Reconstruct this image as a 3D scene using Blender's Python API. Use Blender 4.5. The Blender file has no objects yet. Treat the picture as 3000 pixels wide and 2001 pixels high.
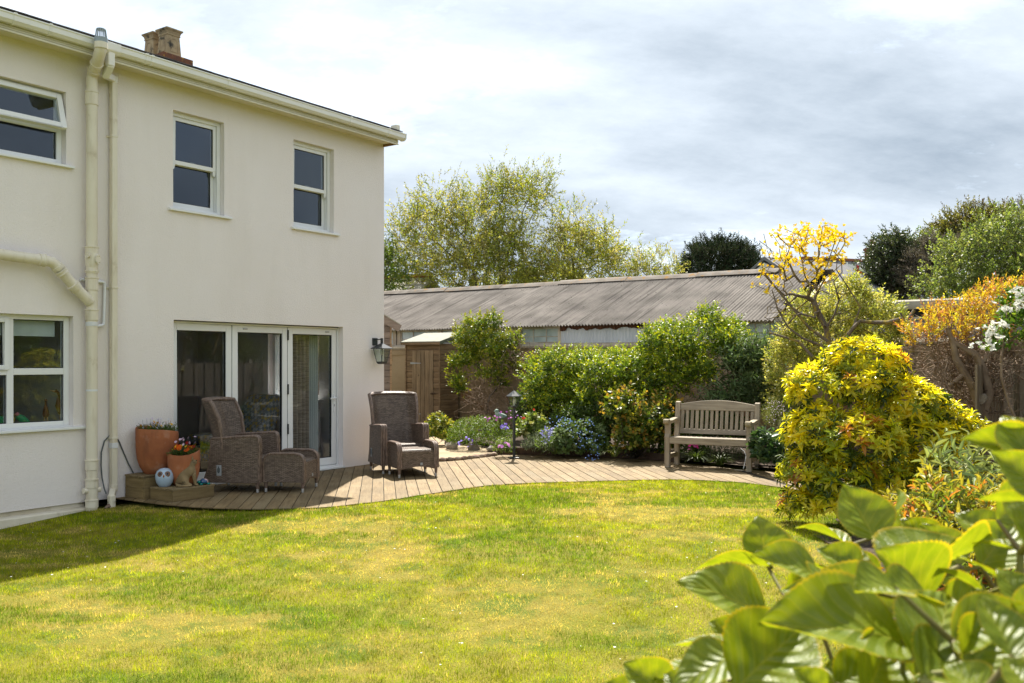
import bpy, bmesh, math, random
import numpy as np
from mathutils import Vector, Matrix

random.seed(5)
rng = np.random.default_rng(11)
scene = bpy.context.scene
COL = scene.collection
R = math.radians

# ------------------------------------------------------------------ camera
F, CX, HY, CAMZ = 2700.0, 1500.0, 1060.0, 1.55      # focal length, centre and horizon in photo pixels; eye height in metres
cd = bpy.data.cameras.new('camera')
cd.sensor_width = 36.0
cd.lens = 36.0 * F / 3000.0
cd.shift_y = (HY - 1000.5) / 3000.0
cd.clip_start, cd.clip_end = 0.05, 3000.0
cd.dof.use_dof = True
cd.dof.focus_distance = 12.0
cd.dof.aperture_fstop = 6.0
cam = bpy.data.objects.new('camera', cd)
cam.location = (0, 0, CAMZ)
cam.rotation_euler = (R(90), 0, 0)
COL.objects.link(cam)
scene.camera = cam

# ------------------------------------------------------------------ sky, sun, exposure
SUN_EL, SUN_AZ = R(54), R(3)
world = bpy.data.worlds.new('World')
scene.world = world
world.use_nodes = True
nt = world.node_tree
nt.nodes.clear()
def N(t, typ, **kw):
    n = t.nodes.new(typ)
    for k, v in kw.items():
        setattr(n, k, v)
    return n
def ramp(t, stops, interp='LINEAR'):
    n = t.nodes.new('ShaderNodeValToRGB')
    cr = n.color_ramp
    cr.interpolation = interp
    while len(cr.elements) < len(stops):
        cr.elements.new(0.5)
    for e, (p, c) in zip(cr.elements, stops):
        e.position = p
        e.color = (c, c, c, 1) if not isinstance(c, (tuple, list)) else (*c[:3], 1)
    return n
out = N(nt, 'ShaderNodeOutputWorld')
bg = N(nt, 'ShaderNodeBackground')
bg.inputs['Strength'].default_value = 0.1
sky = N(nt, 'ShaderNodeTexSky', sky_type='NISHITA')
sky.sun_disc = False
sky.sun_elevation = SUN_EL
sky.sun_rotation = SUN_AZ
sky.air_density, sky.dust_density = 1.0, 1.5
tc = N(nt, 'ShaderNodeTexCoord')
sep = N(nt, 'ShaderNodeSeparateXYZ')
nt.links.new(tc.outputs['Generated'], sep.inputs[0])
zz = N(nt, 'ShaderNodeMath', operation='MAXIMUM'); zz.inputs[1].default_value = 0.0
nt.links.new(sep.outputs['Z'], zz.inputs[0])
za = N(nt, 'ShaderNodeMath', operation='ADD'); za.inputs[1].default_value = 0.35
nt.links.new(zz.outputs[0], za.inputs[0])
dx = N(nt, 'ShaderNodeMath', operation='DIVIDE'); dy = N(nt, 'ShaderNodeMath', operation='DIVIDE')
nt.links.new(sep.outputs['X'], dx.inputs[0]); nt.links.new(za.outputs[0], dx.inputs[1])
nt.links.new(sep.outputs['Y'], dy.inputs[0]); nt.links.new(za.outputs[0], dy.inputs[1])
cmb = N(nt, 'ShaderNodeCombineXYZ')
nt.links.new(dx.outputs[0], cmb.inputs[0]); nt.links.new(dy.outputs[0], cmb.inputs[1])
def cloud(scale, off, rot, stretch, detail=7, rough=0.55):
    m = N(nt, 'ShaderNodeMapping')
    m.inputs['Location'].default_value = off
    m.inputs['Rotation'].default_value = (0, 0, rot)
    m.inputs['Scale'].default_value = stretch
    nt.links.new(cmb.outputs[0], m.inputs[0])
    n = N(nt, 'ShaderNodeTexNoise')
    n.inputs['Scale'].default_value = scale
    n.inputs['Detail'].default_value = detail
    n.inputs['Roughness'].default_value = rough
    nt.links.new(m.outputs[0], n.inputs['Vector'])
    return n
c_cover = cloud(1.5, (3.1, 0.4, 0), R(25), (1.0, 1.6, 1), 8, 0.62)
c_grey = cloud(0.75, (2.9, 2.36, 0), R(-32), (0.8, 1.7, 1), 5, 0.5)
c_fine = cloud(3.4, (7.7, 2.0, 0), R(-20), (0.9, 1.5, 1), 9, 0.66)
cover = ramp(nt, [(0.32, 0.0), (0.45, 1.0)])
nt.links.new(c_cover.outputs['Fac'], cover.inputs[0])
addf = N(nt, 'ShaderNodeMath', operation='MULTIPLY_ADD'); addf.inputs[1].default_value = 0.36
nt.links.new(c_fine.outputs['Fac'], addf.inputs[0]); nt.links.new(c_grey.outputs['Fac'], addf.inputs[2])
grey = ramp(nt, [(0.44, (1.0, 0.995, 0.985)), (0.54, (0.70, 0.725, 0.755)), (0.64, (0.50, 0.555, 0.615)), (0.92, (0.22, 0.27, 0.33))])
nt.links.new(addf.outputs[0], grey.inputs[0])
cmul = N(nt, 'ShaderNodeVectorMath', operation='SCALE'); cmul.inputs['Scale'].default_value = 7.0
nt.links.new(grey.outputs[0], cmul.inputs[0])
skyadd = N(nt, 'ShaderNodeVectorMath', operation='MULTIPLY_ADD')
skyadd.inputs[1].default_value = (0.55, 0.55, 0.55); skyadd.inputs[2].default_value = (2.0, 2.2, 2.4)   # thin veil over the blue
nt.links.new(sky.outputs[0], skyadd.inputs[0])
mix = N(nt, 'ShaderNodeMix', data_type='RGBA')
nt.links.new(cover.outputs[0], mix.inputs['Factor'])
nt.links.new(skyadd.outputs[0], mix.inputs[6]); nt.links.new(cmul.outputs[0], mix.inputs[7])
nt.links.new(mix.outputs[2], bg.inputs['Color'])
nt.links.new(bg.outputs[0], out.inputs['Surface'])

sd = bpy.data.lights.new('sun', 'SUN')
sd.energy = 4.6
sd.angle = R(0.6)
sd.color = (1.0, 0.945, 0.85)
sun = bpy.data.objects.new('sun', sd)
COL.objects.link(sun)
to_sun = Vector((math.sin(SUN_AZ) * math.cos(SUN_EL), math.cos(SUN_AZ) * math.cos(SUN_EL), math.sin(SUN_EL)))
sun.rotation_euler = (-to_sun).to_track_quat('-Z', 'Y').to_euler()

vs = scene.view_settings
vs.view_transform = 'Standard'
vs.look = 'None'
vs.exposure = 1.42
vs.gamma = 1.0
cy = scene.cycles
cy.max_bounces = 7; cy.diffuse_bounces = 3; cy.glossy_bounces = 3; cy.transmission_bounces = 4; cy.transparent_max_bounces = 12
cy.use_denoising = True
cy.caustics_reflective = False; cy.caustics_refractive = False
cy.sample_clamp_indirect = 6.0

# ------------------------------------------------------------------ pixel helpers (a pixel is only a direction; distance comes from what it touches)
def at(px, py, Y):
    return Vector(((px - CX) / F * Y, Y, CAMZ + (HY - py) / F * Y))
def gnd(px, py, z=0.0):
    return at(px, py, (CAMZ - z) * F / (py - HY))
class Frame:
    """x along a wall, y into it, z up"""
    def __init__(self, origin, ang):
        self.o = Vector((origin[0], origin[1])); self.ang = ang
        self.a = Vector((math.cos(ang), math.sin(ang))); self.b = Vector((-math.sin(ang), math.cos(ang)))
    def hit(self, px, py, off=0.0):
        d = Vector(((px - CX) / F, 1.0))
        Y = (self.o.dot(self.b) + off) / d.dot(self.b)
        p = d * Y
        return (p - self.o).dot(self.a), CAMZ + (HY - py) / F * Y
    def world(self, x, y, z=0.0):
        p = self.o + self.a * x + self.b * y
        return Vector((p.x, p.y, z))
    def local(self, p):
        q = Vector((p[0], p[1])) - self.o
        return q.dot(self.a), q.dot(self.b)
WALL_ANG = math.atan2(2700, 1850)
HF = Frame((-1.975, 14.22), WALL_ANG)              # house front, origin at its right corner
BF = Frame((-1.22, 20.72), WALL_ANG - math.pi / 2)  # garden wall at the back

# ------------------------------------------------------------------ object helpers
def tag(o, label=None, cat=None, group=None, kind=None):
    if label: o['label'] = label
    if cat: o['category'] = cat
    if group: o['group'] = group
    if kind: o['kind'] = kind
    return o
def empty(name, loc=(0, 0, 0), rz=0.0, parent=None):
    o = bpy.data.objects.new(name, None)
    o.empty_display_size = 0.1
    o.location = loc
    o.rotation_euler = (0, 0, rz)
    COL.objects.link(o)
    if parent: o.parent = parent
    return o
def link(name, me, mat=None, parent=None, loc=None, rot=None, scale=None, kind=None):
    o = bpy.data.objects.new(name, me)
    COL.objects.link(o)
    if mat is not None and not me.materials:
        me.materials.append(mat)
    if parent: o.parent = parent
    if loc is not None: o.location = loc
    if rot is not None: o.rotation_euler = rot
    if scale is not None: o.scale = scale
    if kind: o['kind'] = kind
    return o
def copy_tree(o, parent=None):
    c = o.copy()
    COL.objects.link(c)
    c.parent = parent
    for ch in [x for x in bpy.data.objects if x.parent == o]:
        copy_tree(ch, c)
    return c
def boxuv(me):
    """box-projected uv in metres"""
    n = len(me.loops)
    if not me.uv_layers: me.uv_layers.new(name='UVMap')
    co = np.empty(len(me.vertices) * 3, np.float32); me.vertices.foreach_get('co', co); co = co.reshape(-1, 3)
    vi = np.empty(n, np.int32); me.loops.foreach_get('vertex_index', vi)
    pn = np.empty(len(me.polygons) * 3, np.float32); me.polygons.foreach_get('normal', pn); pn = np.abs(pn.reshape(-1, 3))
    lt = np.empty(len(me.polygons), np.int32); me.polygons.foreach_get('loop_total', lt)
    ax = np.repeat(pn.argmax(1), lt)
    c = co[vi]
    uv = np.where((ax == 0)[:, None], c[:, [1, 2]], np.where((ax == 1)[:, None], c[:, [0, 2]], c[:, [0, 1]]))
    me.uv_layers[0].data.foreach_set('uv', uv.astype(np.float32).ravel())
class MB:
    def __init__(self): self.v = []; self.f = []; self.uv = None
    def add(self, vs, fs):
        k = len(self.v)
        self.v += [tuple(p) for p in vs]
        self.f += [tuple(i + k for i in f) for f in fs]
        return self
    def box(self, x0, y0, z0, x1, y1, z1):
        return self.add([(x0, y0, z0), (x1, y0, z0), (x1, y1, z0), (x0, y1, z0), (x0, y0, z1), (x1, y0, z1), (x1, y1, z1), (x0, y1, z1)],
                        [(0, 3, 2, 1), (4, 5, 6, 7), (0, 1, 5, 4), (1, 2, 6, 5), (2, 3, 7, 6), (3, 0, 4, 7)])
    def bar(self, p, q, w, h, up=(0, 0, 1)):
        """rectangular bar from p to q, w across and h along up"""
        p, q = Vector(p), Vector(q)
        d = (q - p).normalized()
        s = d.cross(Vector(up))
        if s.length < 1e-4: s = d.cross(Vector((1, 0, 0)))
        s.normalize(); u = s.cross(d).normalized()
        vs = []
        for c in (p, q):
            for a, b in ((-1, -1), (1, -1), (1, 1), (-1, 1)):
                vs.append(c + s * a * w / 2 + u * b * h / 2)
        return self.add(vs, [(0, 1, 2, 3), (7, 6, 5, 4), (0, 4, 5, 1), (1, 5, 6, 2), (2, 6, 7, 3), (3, 7, 4, 0)])
    def tube(self, path, r, n=8, cap=True):
        P = [Vector(p) for p in path]
        m = len(P)
        rr = [r] * m if not isinstance(r, (list, tuple, np.ndarray)) else list(r)
        ref = None; rings = []
        for i in range(m):
            d = (P[min(i + 1, m - 1)] - P[max(i - 1, 0)])
            d = d.normalized() if d.length > 1e-9 else Vector((0, 0, 1))
            if ref is None:
                ref = d.cross(Vector((0, 0, 1)))
                if ref.length < 0.05: ref = d.cross(Vector((0, 1, 0)))
            s = (ref - d * ref.dot(d)).normalized(); ref = s
            t = d.cross(s)
            rings.append([P[i] + (s * math.cos(a) + t * math.sin(a)) * rr[i] for a in (2 * math.pi * k / n for k in range(n))])
        vs = [p for g in rings for p in g]
        fs = []
        for i in range(m - 1):
            for k in range(n):
                a, b = i * n + k, i * n + (k + 1) % n
                fs.append((a, b, b + n, a + n))
        if cap:
            fs.append(tuple(range(n - 1, -1, -1))); fs.append(tuple(range((m - 1) * n, m * n)))
        return self.add(vs, fs)
    def lathe(self, prof, n=24, c=(0, 0, 0)):
        vs = []; fs = []
        for r, z in prof:
            vs += [(c[0] + r * math.cos(2 * math.pi * k / n), c[1] + r * math.sin(2 * math.pi * k / n), c[2] + z) for k in range(n)]
        for i in range(len(prof) - 1):
            for k in range(n):
                a, b = i * n + k, i * n + (k + 1) % n
                fs.append((a, b, b + n, a + n))
        if prof[0][0] > 1e-5: fs.append(tuple(range(n - 1, -1, -1)))
        if prof[-1][0] > 1e-5: fs.append(tuple(range((len(prof) - 1) * n, len(prof) * n)))
        return self.add(vs, fs)
    def prism(self, poly, axis, a0, a1):
        """polygon (2-d) extruded along an axis"""
        def P(p, a):
            return {'x': (a, p[0], p[1]), 'y': (p[0], a, p[1]), 'z': (p[0], p[1], a)}[axis]
        n = len(poly)
        return self.add([P(p, a0) for p in poly] + [P(p, a1) for p in poly],
                        [tuple(range(n)), tuple(range(2 * n - 1, n - 1, -1))] + [(i, i + n, (i + 1) % n + n, (i + 1) % n) for i in range(n)])
    def ellipsoid(self, c, r, nu=14, nv=9):
        vs = []; fs = []
        for j in range(nv + 1):
            t = math.pi * j / nv
            for i in range(nu):
                a = 2 * math.pi * i / nu
                vs.append((c[0] + r[0] * math.sin(t) * math.cos(a), c[1] + r[1] * math.sin(t) * math.sin(a), c[2] - r[2] * math.cos(t)))
        for j in range(nv):
            for i in range(nu):
                a, b = j * nu + i, j * nu + (i + 1) % nu
                fs.append((a, b, b + nu, a + nu))
        return self.add(vs, fs)
    def mesh(self, name, smooth=40, uv=False):
        me = bpy.data.meshes.new(name)
        me.from_pydata(self.v, [], self.f)
        bm = bmesh.new(); bm.from_mesh(me)
        bmesh.ops.remove_doubles(bm, verts=bm.verts, dist=1e-5)
        bmesh.ops.recalc_face_normals(bm, faces=bm.faces)
        bm.to_mesh(me); bm.free()
        if smooth:
            me.polygons.foreach_set('use_smooth', [True] * len(me.polygons))
            me.set_sharp_from_angle(angle=R(smooth))
        if uv: boxuv(me)
        return me
    def build(self, name, mat, parent=None, loc=None, rot=None, smooth=40, bevel=0.0, uv=False, kind=None, seg=2):
        o = link(name, self.mesh(name, smooth, uv), mat, parent, loc, rot, kind=kind)
        if bevel:
            b = o.modifiers.new('bevel', 'BEVEL'); b.width = bevel; b.segments = seg; b.limit_method = 'ANGLE'; b.angle_limit = R(40)
        return o

# ------------------------------------------------------------------ materials
def newmat(name):
    m = bpy.data.materials.new(name)
    m.use_nodes = True
    t = m.node_tree
    b = t.nodes['Principled BSDF']
    return m, t, b
def rgba(c): return (c[0], c[1], c[2], 1)
def coords(t, stretch=(1, 1, 1), rnd=True, src='Object'):
    tc = N(t, 'ShaderNodeTexCoord')
    mp = N(t, 'ShaderNodeMapping')
    mp.inputs['Scale'].default_value = stretch
    t.links.new(tc.outputs[src], mp.inputs[0])
    if not rnd: return mp
    oi = N(t, 'ShaderNodeObjectInfo')
    ml = N(t, 'ShaderNodeVectorMath', operation='SCALE'); ml.inputs[0].default_value = (37, 53, 71)
    t.links.new(oi.outputs['Random'], ml.inputs['Scale'])
    ad = N(t, 'ShaderNodeVectorMath', operation='ADD')
    t.links.new(mp.outputs[0], ad.inputs[0]); t.links.new(ml.outputs[0], ad.inputs[1])
    return ad
def noise(t, vec, scale, detail=5, rough=0.55):
    n = N(t, 'ShaderNodeTexNoise')
    n.inputs['Scale'].default_value = scale; n.inputs['Detail'].default_value = detail; n.inputs['Roughness'].default_value = rough
    t.links.new(vec.outputs[0], n.inputs['Vector'])
    return n
def mixc(t, fac, a, b, mode='MIX'):
    m = N(t, 'ShaderNodeMix', data_type='RGBA', blend_type=mode)
    if hasattr(fac, 'is_linked'): t.links.new(fac, m.inputs['Factor'])
    else: m.inputs['Factor'].default_value = fac
    for s, i in ((a, 6), (b, 7)):
        if hasattr(s, 'is_linked'): t.links.new(s, m.inputs[i])
        else: m.inputs[i].default_value = rgba(s)
    return m.outputs[2]
def bump(t, b, height, strength, dist):
    bp = N(t, 'ShaderNodeBump')
    bp.inputs['Strength'].default_value = strength; bp.inputs['Distance'].default_value = dist
    t.links.new(height, bp.inputs['Height']); t.links.new(bp.outputs[0], b.inputs['Normal'])
    return bp
def pbr(name, c1, c2=None, sc=4.0, rough=0.7, bmp=0.0, bsc=60.0, bdist=0.004, stretch=(1, 1, 1), var=0.0, spec=0.3, metal=0.0,
        spots=None, ssc=8.0, sth=(0.6, 0.68), lo=0.35, hi=0.65, detail=5, world=False, streak=None):
    """two colours mixed by noise, optional spots of a third, fine relief, brightness varied from object to object"""
    m, t, b = newmat(name)
    v = coords(t, stretch, rnd=not world)
    if world:
        g = N(t, 'ShaderNodeNewGeometry'); t.links.new(g.outputs['Position'], v.inputs[0])
    if c2 is None: c2 = tuple(x * 0.86 for x in c1)
    n1 = noise(t, v, sc, detail)
    r1 = ramp(t, [(lo, 0.0), (hi, 1.0)])
    t.links.new(n1.outputs['Fac'], r1.inputs[0])
    col = mixc(t, r1.outputs[0], c1, c2)
    if spots:
        n2 = noise(t, v, ssc, 6, 0.6)
        r2 = ramp(t, [(sth[0], 0.0), (sth[1], 1.0)])
        t.links.new(n2.outputs['Fac'], r2.inputs[0])
        col = mixc(t, r2.outputs[0], col, spots)
    if streak:      # rain marks, on the barn roof also drawn corrugation shading: (colour, stretch, scale, amount)
        n5 = noise(t, coords(t, streak[1]), streak[2], 6, 0.6)
        r5 = ramp(t, [(0.50, 0.0), (0.72, streak[3])]); t.links.new(n5.outputs['Fac'], r5.inputs[0])
        col = mixc(t, r5.outputs[0], col, streak[0])
    if var:
        oi = N(t, 'ShaderNodeObjectInfo')
        mr = N(t, 'ShaderNodeMapRange'); mr.inputs['To Min'].default_value = 1 - var; mr.inputs['To Max'].default_value = 1 + var
        t.links.new(oi.outputs['Random'], mr.inputs['Value'])
        hs = N(t, 'ShaderNodeHueSaturation')
        t.links.new(mr.outputs[0], hs.inputs['Value']); t.links.new(col, hs.inputs['Color'])
        col = hs.outputs[0]
    t.links.new(col, b.inputs['Base Color'])
    b.inputs['Roughness'].default_value = rough
    b.inputs['Specular IOR Level'].default_value = spec
    b.inputs['Metallic'].default_value = metal
    if bmp:
        n3 = noise(t, v, bsc, 4, 0.6)
        bump(t, b, n3.outputs['Fac'], bmp, bdist)
    return m
def leafmat(name, trans=0.42, rough=0.45, spec=0.4, tint=(1.15, 1.1, 0.55)):
    m, t, b = newmat(name)
    a = N(t, 'ShaderNodeAttribute'); a.attribute_name = 'Col'
    t.links.new(a.outputs['Color'], b.inputs['Base Color'])
    b.inputs['Roughness'].default_value = rough
    b.inputs['Specular IOR Level'].default_value = spec
    tr = N(t, 'ShaderNodeBsdfTranslucent')
    tm = mixc(t, 1.0, a.outputs['Color'], tint, 'MULTIPLY')
    t.links.new(tm, tr.inputs['Color'])
    mx = N(t, 'ShaderNodeMixShader'); mx.inputs[0].default_value = trans
    t.links.new(b.outputs[0], mx.inputs[1]); t.links.new(tr.outputs[0], mx.inputs[2])
    t.links.new(mx.outputs[0], t.nodes['Material Output'].inputs['Surface'])
    return m
def glassmat(name, tint=(0.93, 0.97, 0.96), ior=1.5, gain=1.0, rough=0.0):
    m, t, b = newmat(name)
    t.nodes.remove(b)
    tr = N(t, 'ShaderNodeBsdfTransparent'); tr.inputs[0].default_value = rgba(tint)
    gl = N(t, 'ShaderNodeBsdfGlossy'); gl.inputs['Roughness'].default_value = rough; gl.inputs[0].default_value = (0.74, 0.85, 1.0, 1)
    fr = N(t, 'ShaderNodeFresnel'); fr.inputs['IOR'].default_value = ior
    k = N(t, 'ShaderNodeMath', operation='MULTIPLY', use_clamp=True); k.inputs[1].default_value = gain
    ge = N(t, 'ShaderNodeNewGeometry'); fb = N(t, 'ShaderNodeMath', operation='SUBTRACT'); fb.inputs[0].default_value = 1.0
    t.links.new(ge.outputs['Backfacing'], fb.inputs[1])
    ff = N(t, 'ShaderNodeMath', operation='MULTIPLY'); t.links.new(fr.outputs[0], ff.inputs[0]); t.links.new(fb.outputs[0], ff.inputs[1])
    t.links.new(ff.outputs[0], k.inputs[0])
    mx = N(t, 'ShaderNodeMixShader')
    t.links.new(k.outputs[0], mx.inputs[0]); t.links.new(tr.outputs[0], mx.inputs[1]); t.links.new(gl.outputs[0], mx.inputs[2])
    t.links.new(mx.outputs[0], t.nodes['Material Output'].inputs['Surface'])
    return m
def woodmat(name, c1, c2, grain='x', rough=0.75, knots=True, var=0.12, groove=None, gs=34.0, stain=None):
    """planed timber: streaks along the grain, knots, board-to-board variation, optional milled grooves across local x"""
    m, t, b = newmat(name)
    st = {'x': (1.2, 18, 18), 'y': (18, 1.2, 18), 'z': (18, 18, 1.2)}[grain]
    v = coords(t, st)
    n1 = noise(t, v, gs / 18.0, 6, 0.65)
    r1 = ramp(t, [(0.32, 0.0), (0.68, 1.0)])
    t.links.new(n1.outputs['Fac'], r1.inputs[0])
    col = mixc(t, r1.outputs[0], c1, c2)
    v2 = coords(t, (1, 1, 1))
    n2 = noise(t, v2, 2.2, 4)
    r2 = ramp(t, [(0.35, (0.8, 0.8, 0.8)), (0.7, (1.12, 1.1, 1.06))])
    t.links.new(n2.outputs['Fac'], r2.inputs[0])
    col = mixc(t, 1.0, col, r2.outputs[0], 'MULTIPLY')
    if knots:
        vo = N(t, 'ShaderNodeTexVoronoi'); vo.inputs['Scale'].default_value = 5.5
        kst = {'x': (0.55, 1, 1), 'y': (1, 0.55, 1), 'z': (1, 1, 0.55)}[grain]
        t.links.new(coords(t, kst).outputs[0], vo.inputs['Vector'])
        rk = ramp(t, [(0.035, 1.0), (0.085, 0.0)])
        t.links.new(vo.outputs['Distance'], rk.inputs[0])
        col = mixc(t, rk.outputs[0], col, tuple(x * 0.32 for x in c2))
    if stain:
        n4 = noise(t, v2, 1.1, 5, 0.6)
        r4 = ramp(t, [(0.5, 0.0), (0.66, 0.75)])
        t.links.new(n4.outputs['Fac'], r4.inputs[0])
        col = mixc(t, r4.outputs[0], col, stain)
    oi = N(t, 'ShaderNodeObjectInfo')
    mr = N(t, 'ShaderNodeMapRange'); mr.inputs['To Min'].default_value = 1 - var; mr.inputs['To Max'].default_value = 1 + var
    t.links.new(oi.outputs['Random'], mr.inputs['Value'])
    hs = N(t, 'ShaderNodeHueSaturation')
    t.links.new(mr.outputs[0], hs.inputs['Value']); t.links.new(col, hs.inputs['Color'])
    col = hs.outputs[0]
    h = n1.outputs['Fac']
    if groove:
        tcg = N(t, 'ShaderNodeTexCoord'); sp = N(t, 'ShaderNodeSeparateXYZ')
        t.links.new(tcg.outputs['Object'], sp.inputs[0])
        ml = N(t, 'ShaderNodeMath', operation='MULTIPLY'); ml.inputs[1].default_value = 2 * math.pi / groove[1]
        t.links.new(sp.outputs[groove[0]], ml.inputs[0])
        sn = N(t, 'ShaderNodeMath', operation='SINE'); t.links.new(ml.outputs[0], sn.inputs[0])
        rg = ramp(t, [(0.0, 0.0), (0.32, 1.0)])
        ma = N(t, 'ShaderNodeMath', operation='MULTIPLY_ADD'); ma.inputs[1].default_value = 0.5; ma.inputs[2].default_value = 0.5
        t.links.new(sn.outputs[0], ma.inputs[0]); t.links.new(ma.outputs[0], rg.inputs[0])
        groove_col = mixc(t, 1.0, col, (0.45, 0.42, 0.40), 'MULTIPLY')  # board colour darkened along the milled grooves
        col = mixc(t, rg.outputs[0], groove_col, col)
        h = rg.outputs[0]
    t.links.new(col, b.inputs['Base Color'])
    b.inputs['Roughness'].default_value = rough
    b.inputs['Specular IOR Level'].default_value = 0.25
    bump(t, b, h, 0.5, 0.003)
    return m
def wickermat():
    m, t, b = newmat('wicker')
    tc = N(t, 'ShaderNodeTexCoord')
    v = N(t, 'ShaderNodeMapping'); t.links.new(tc.outputs['UV'], v.inputs[0])
    br = N(t, 'ShaderNodeTexBrick')
    br.offset = 0.5
    br.inputs['Color1'].default_value = (0.25, 0.185, 0.14, 1); br.inputs['Color2'].default_value = (0.11, 0.078, 0.058, 1)
    br.inputs['Mortar'].default_value = (0.012, 0.008, 0.006, 1)
    br.inputs['Scale'].default_value = 1.0; br.inputs['Mortar Size'].default_value = 0.0024; br.inputs['Mortar Smooth'].default_value = 0.6
    br.inputs['Bias'].default_value = -0.1; br.inputs['Brick Width'].default_value = 0.044; br.inputs['Row Height'].default_value = 0.0122
    t.links.new(v.outputs[0], br.inputs['Vector'])
    n2 = noise(t, v, 60.0, 4, 0.6)
    r2 = ramp(t, [(0.3, (0.75, 0.75, 0.75)), (0.7, (1.3, 1.27, 1.25))]); t.links.new(n2.outputs['Fac'], r2.inputs[0])
    col = mixc(t, 1.0, br.outputs['Color'], r2.outputs[0], 'MULTIPLY')
    t.links.new(col, b.inputs['Base Color'])
    b.inputs['Roughness'].default_value = 0.42
    b.inputs['Specular IOR Level'].default_value = 0.45
    inv = N(t, 'ShaderNodeMath', operation='SUBTRACT'); inv.inputs[0].default_value = 1.0
    t.links.new(br.outputs['Fac'], inv.inputs[1])
    bump(t, b, inv.outputs[0], 0.9, 0.004)
    return m
M = {}
def setup_materials():
    M['render'] = pbr('cream_render', (0.84, 0.78, 0.755), (0.81, 0.745, 0.71), 0.9, 0.92, 0.7, 75, 0.009, spec=0.15, lo=0.3, hi=0.7, streak=((0.60, 0.54, 0.46), (1.6, 1.6, 0.22), 1.5, 0.13))
    M['plinth'] = pbr('cream_plinth', (0.72, 0.66, 0.54), (0.58, 0.51, 0.38), 2.2, 0.9, 0.3, 90, 0.003, spec=0.15, spots=(0.30, 0.25, 0.16), ssc=3.5, sth=(0.62, 0.8))
    M['upvc'] = pbr('white_upvc', (0.80, 0.80, 0.79), (0.76, 0.76, 0.745), 2.0, 0.35, spec=0.4)
    M['gutter'] = pbr('gutter_plastic', (0.80, 0.785, 0.74), (0.76, 0.74, 0.68), 1.5, 0.35, spec=0.4)
    M['fascia'] = pbr('cream_fascia', (0.74, 0.70, 0.58), (0.66, 0.61, 0.46), 1.5, 0.5, spec=0.3)
    M['pipe'] = pbr('cream_pipe', (0.74, 0.68, 0.55), (0.70, 0.635, 0.50), 2.5, 0.42, 0.08, 30, 0.002, spec=0.35, spots=(0.52, 0.44, 0.3), ssc=5, sth=(0.62, 0.75), streak=((0.45, 0.38, 0.26), (3, 3, 0.5), 4, 0.5))
    M['whitepipe'] = pbr('white_pipe', (0.76, 0.77, 0.78), None, 2.5, 0.35, spec=0.4)
    M['grey_plastic'] = pbr('grey_plastic', (0.30, 0.35, 0.38), None, 3, 0.45)
    M['slate'] = pbr('slate', (0.045, 0.045, 0.048), (0.075, 0.07, 0.065), 9, 0.75, 0.4, 40, 0.004, var=0.2)
    M['black'] = pbr('black_gasket', (0.012, 0.012, 0.013), None, 3, 0.5)
    M['glass'] = glassmat('window_glass', (0.90, 0.93, 0.945), 1.52, 1.7)
    M['lampglass'] = glassmat('lantern_glass', (0.90, 0.93, 0.90), 1.45, 1.0)
    M['room'] = pbr('room_paint', (0.68, 0.62, 0.53), None, 1.0, 0.9)
    M['room_up'] = pbr('upstairs_gloom', (0.10, 0.105, 0.12), None, 1.0, 0.9)  # dimness of the upstairs rooms put into the wall colour
    M['roomfloor'] = pbr('room_floor', (0.16, 0.11, 0.07), (0.10, 0.07, 0.045), 3, 0.4)
    M['ceiling'] = pbr('room_ceiling', (0.55, 0.54, 0.5), None, 1.0, 0.9)
    M['stonepot'] = pbr('chimney_clay', (0.42, 0.32, 0.19), (0.30, 0.22, 0.13), 5, 0.9, 0.4, 40, 0.006, spots=(0.06, 0.055, 0.045), ssc=4, sth=(0.52, 0.66))
    M['chimbrick'] = pbr('chimney_brick', (0.20, 0.075, 0.04), (0.12, 0.06, 0.04), 9, 0.9, 0.5, 40, 0.006, spots=(0.42, 0.22, 0.04), ssc=14, sth=(0.58, 0.66))
    M['lantern'] = pbr('lantern_metal', (0.028, 0.033, 0.036), (0.022, 0.026, 0.028), 4, 0.35, spec=0.5)
    M['bulb'] = pbr('bulb_white', (0.75, 0.74, 0.68), None, 4, 0.3)
    M['deck'] = woodmat('deck_board', (0.295, 0.214, 0.112), (0.182, 0.124, 0.057), 'y', 0.72, False, 0.13, groove=('X', 0.0118), stain=(0.24, 0.19, 0.11))
    M['deckdark'] = pbr('dark_fill', (0.05, 0.04, 0.028), None, 4, 0.95)  # dark brown fill; between the deck boards it acts as shade
    M['planter'] = woodmat('planter_board', (0.30, 0.22, 0.105), (0.19, 0.135, 0.06), 'x', 0.75, False, 0.1, groove=('Z', 0.0112))
    M['shedwood'] = woodmat('shed_board', (0.27, 0.185, 0.11), (0.15, 0.098, 0.056), 'x', 0.8, True, 0.18)
    M['sheddoor'] = woodmat('shed_door_board', (0.30, 0.22, 0.14), (0.175, 0.12, 0.072), 'z', 0.8, True, 0.1)
    M['shedgrey'] = woodmat('grey_shed_board', (0.20, 0.165, 0.14), (0.115, 0.09, 0.075), 'x', 0.85, True, 0.2)
    M['benchwood'] = woodmat('bench_timber', (0.42, 0.36, 0.28), (0.245, 0.20, 0.15), 'x', 0.78, True, 0.08)
    M['benchwoodz'] = woodmat('bench_timber_upright', (0.42, 0.355, 0.275), (0.245, 0.20, 0.145), 'z', 0.78, True, 0.1)
    M['benchwoody'] = woodmat('bench_timber_arm', (0.42, 0.36, 0.26), (0.26, 0.215, 0.14), 'y', 0.78, False, 0.08)
    M['fencewood'] = woodmat('fence_board', (0.33, 0.26, 0.18), (0.20, 0.15, 0.10), 'z', 0.85, False, 0.15)
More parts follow.
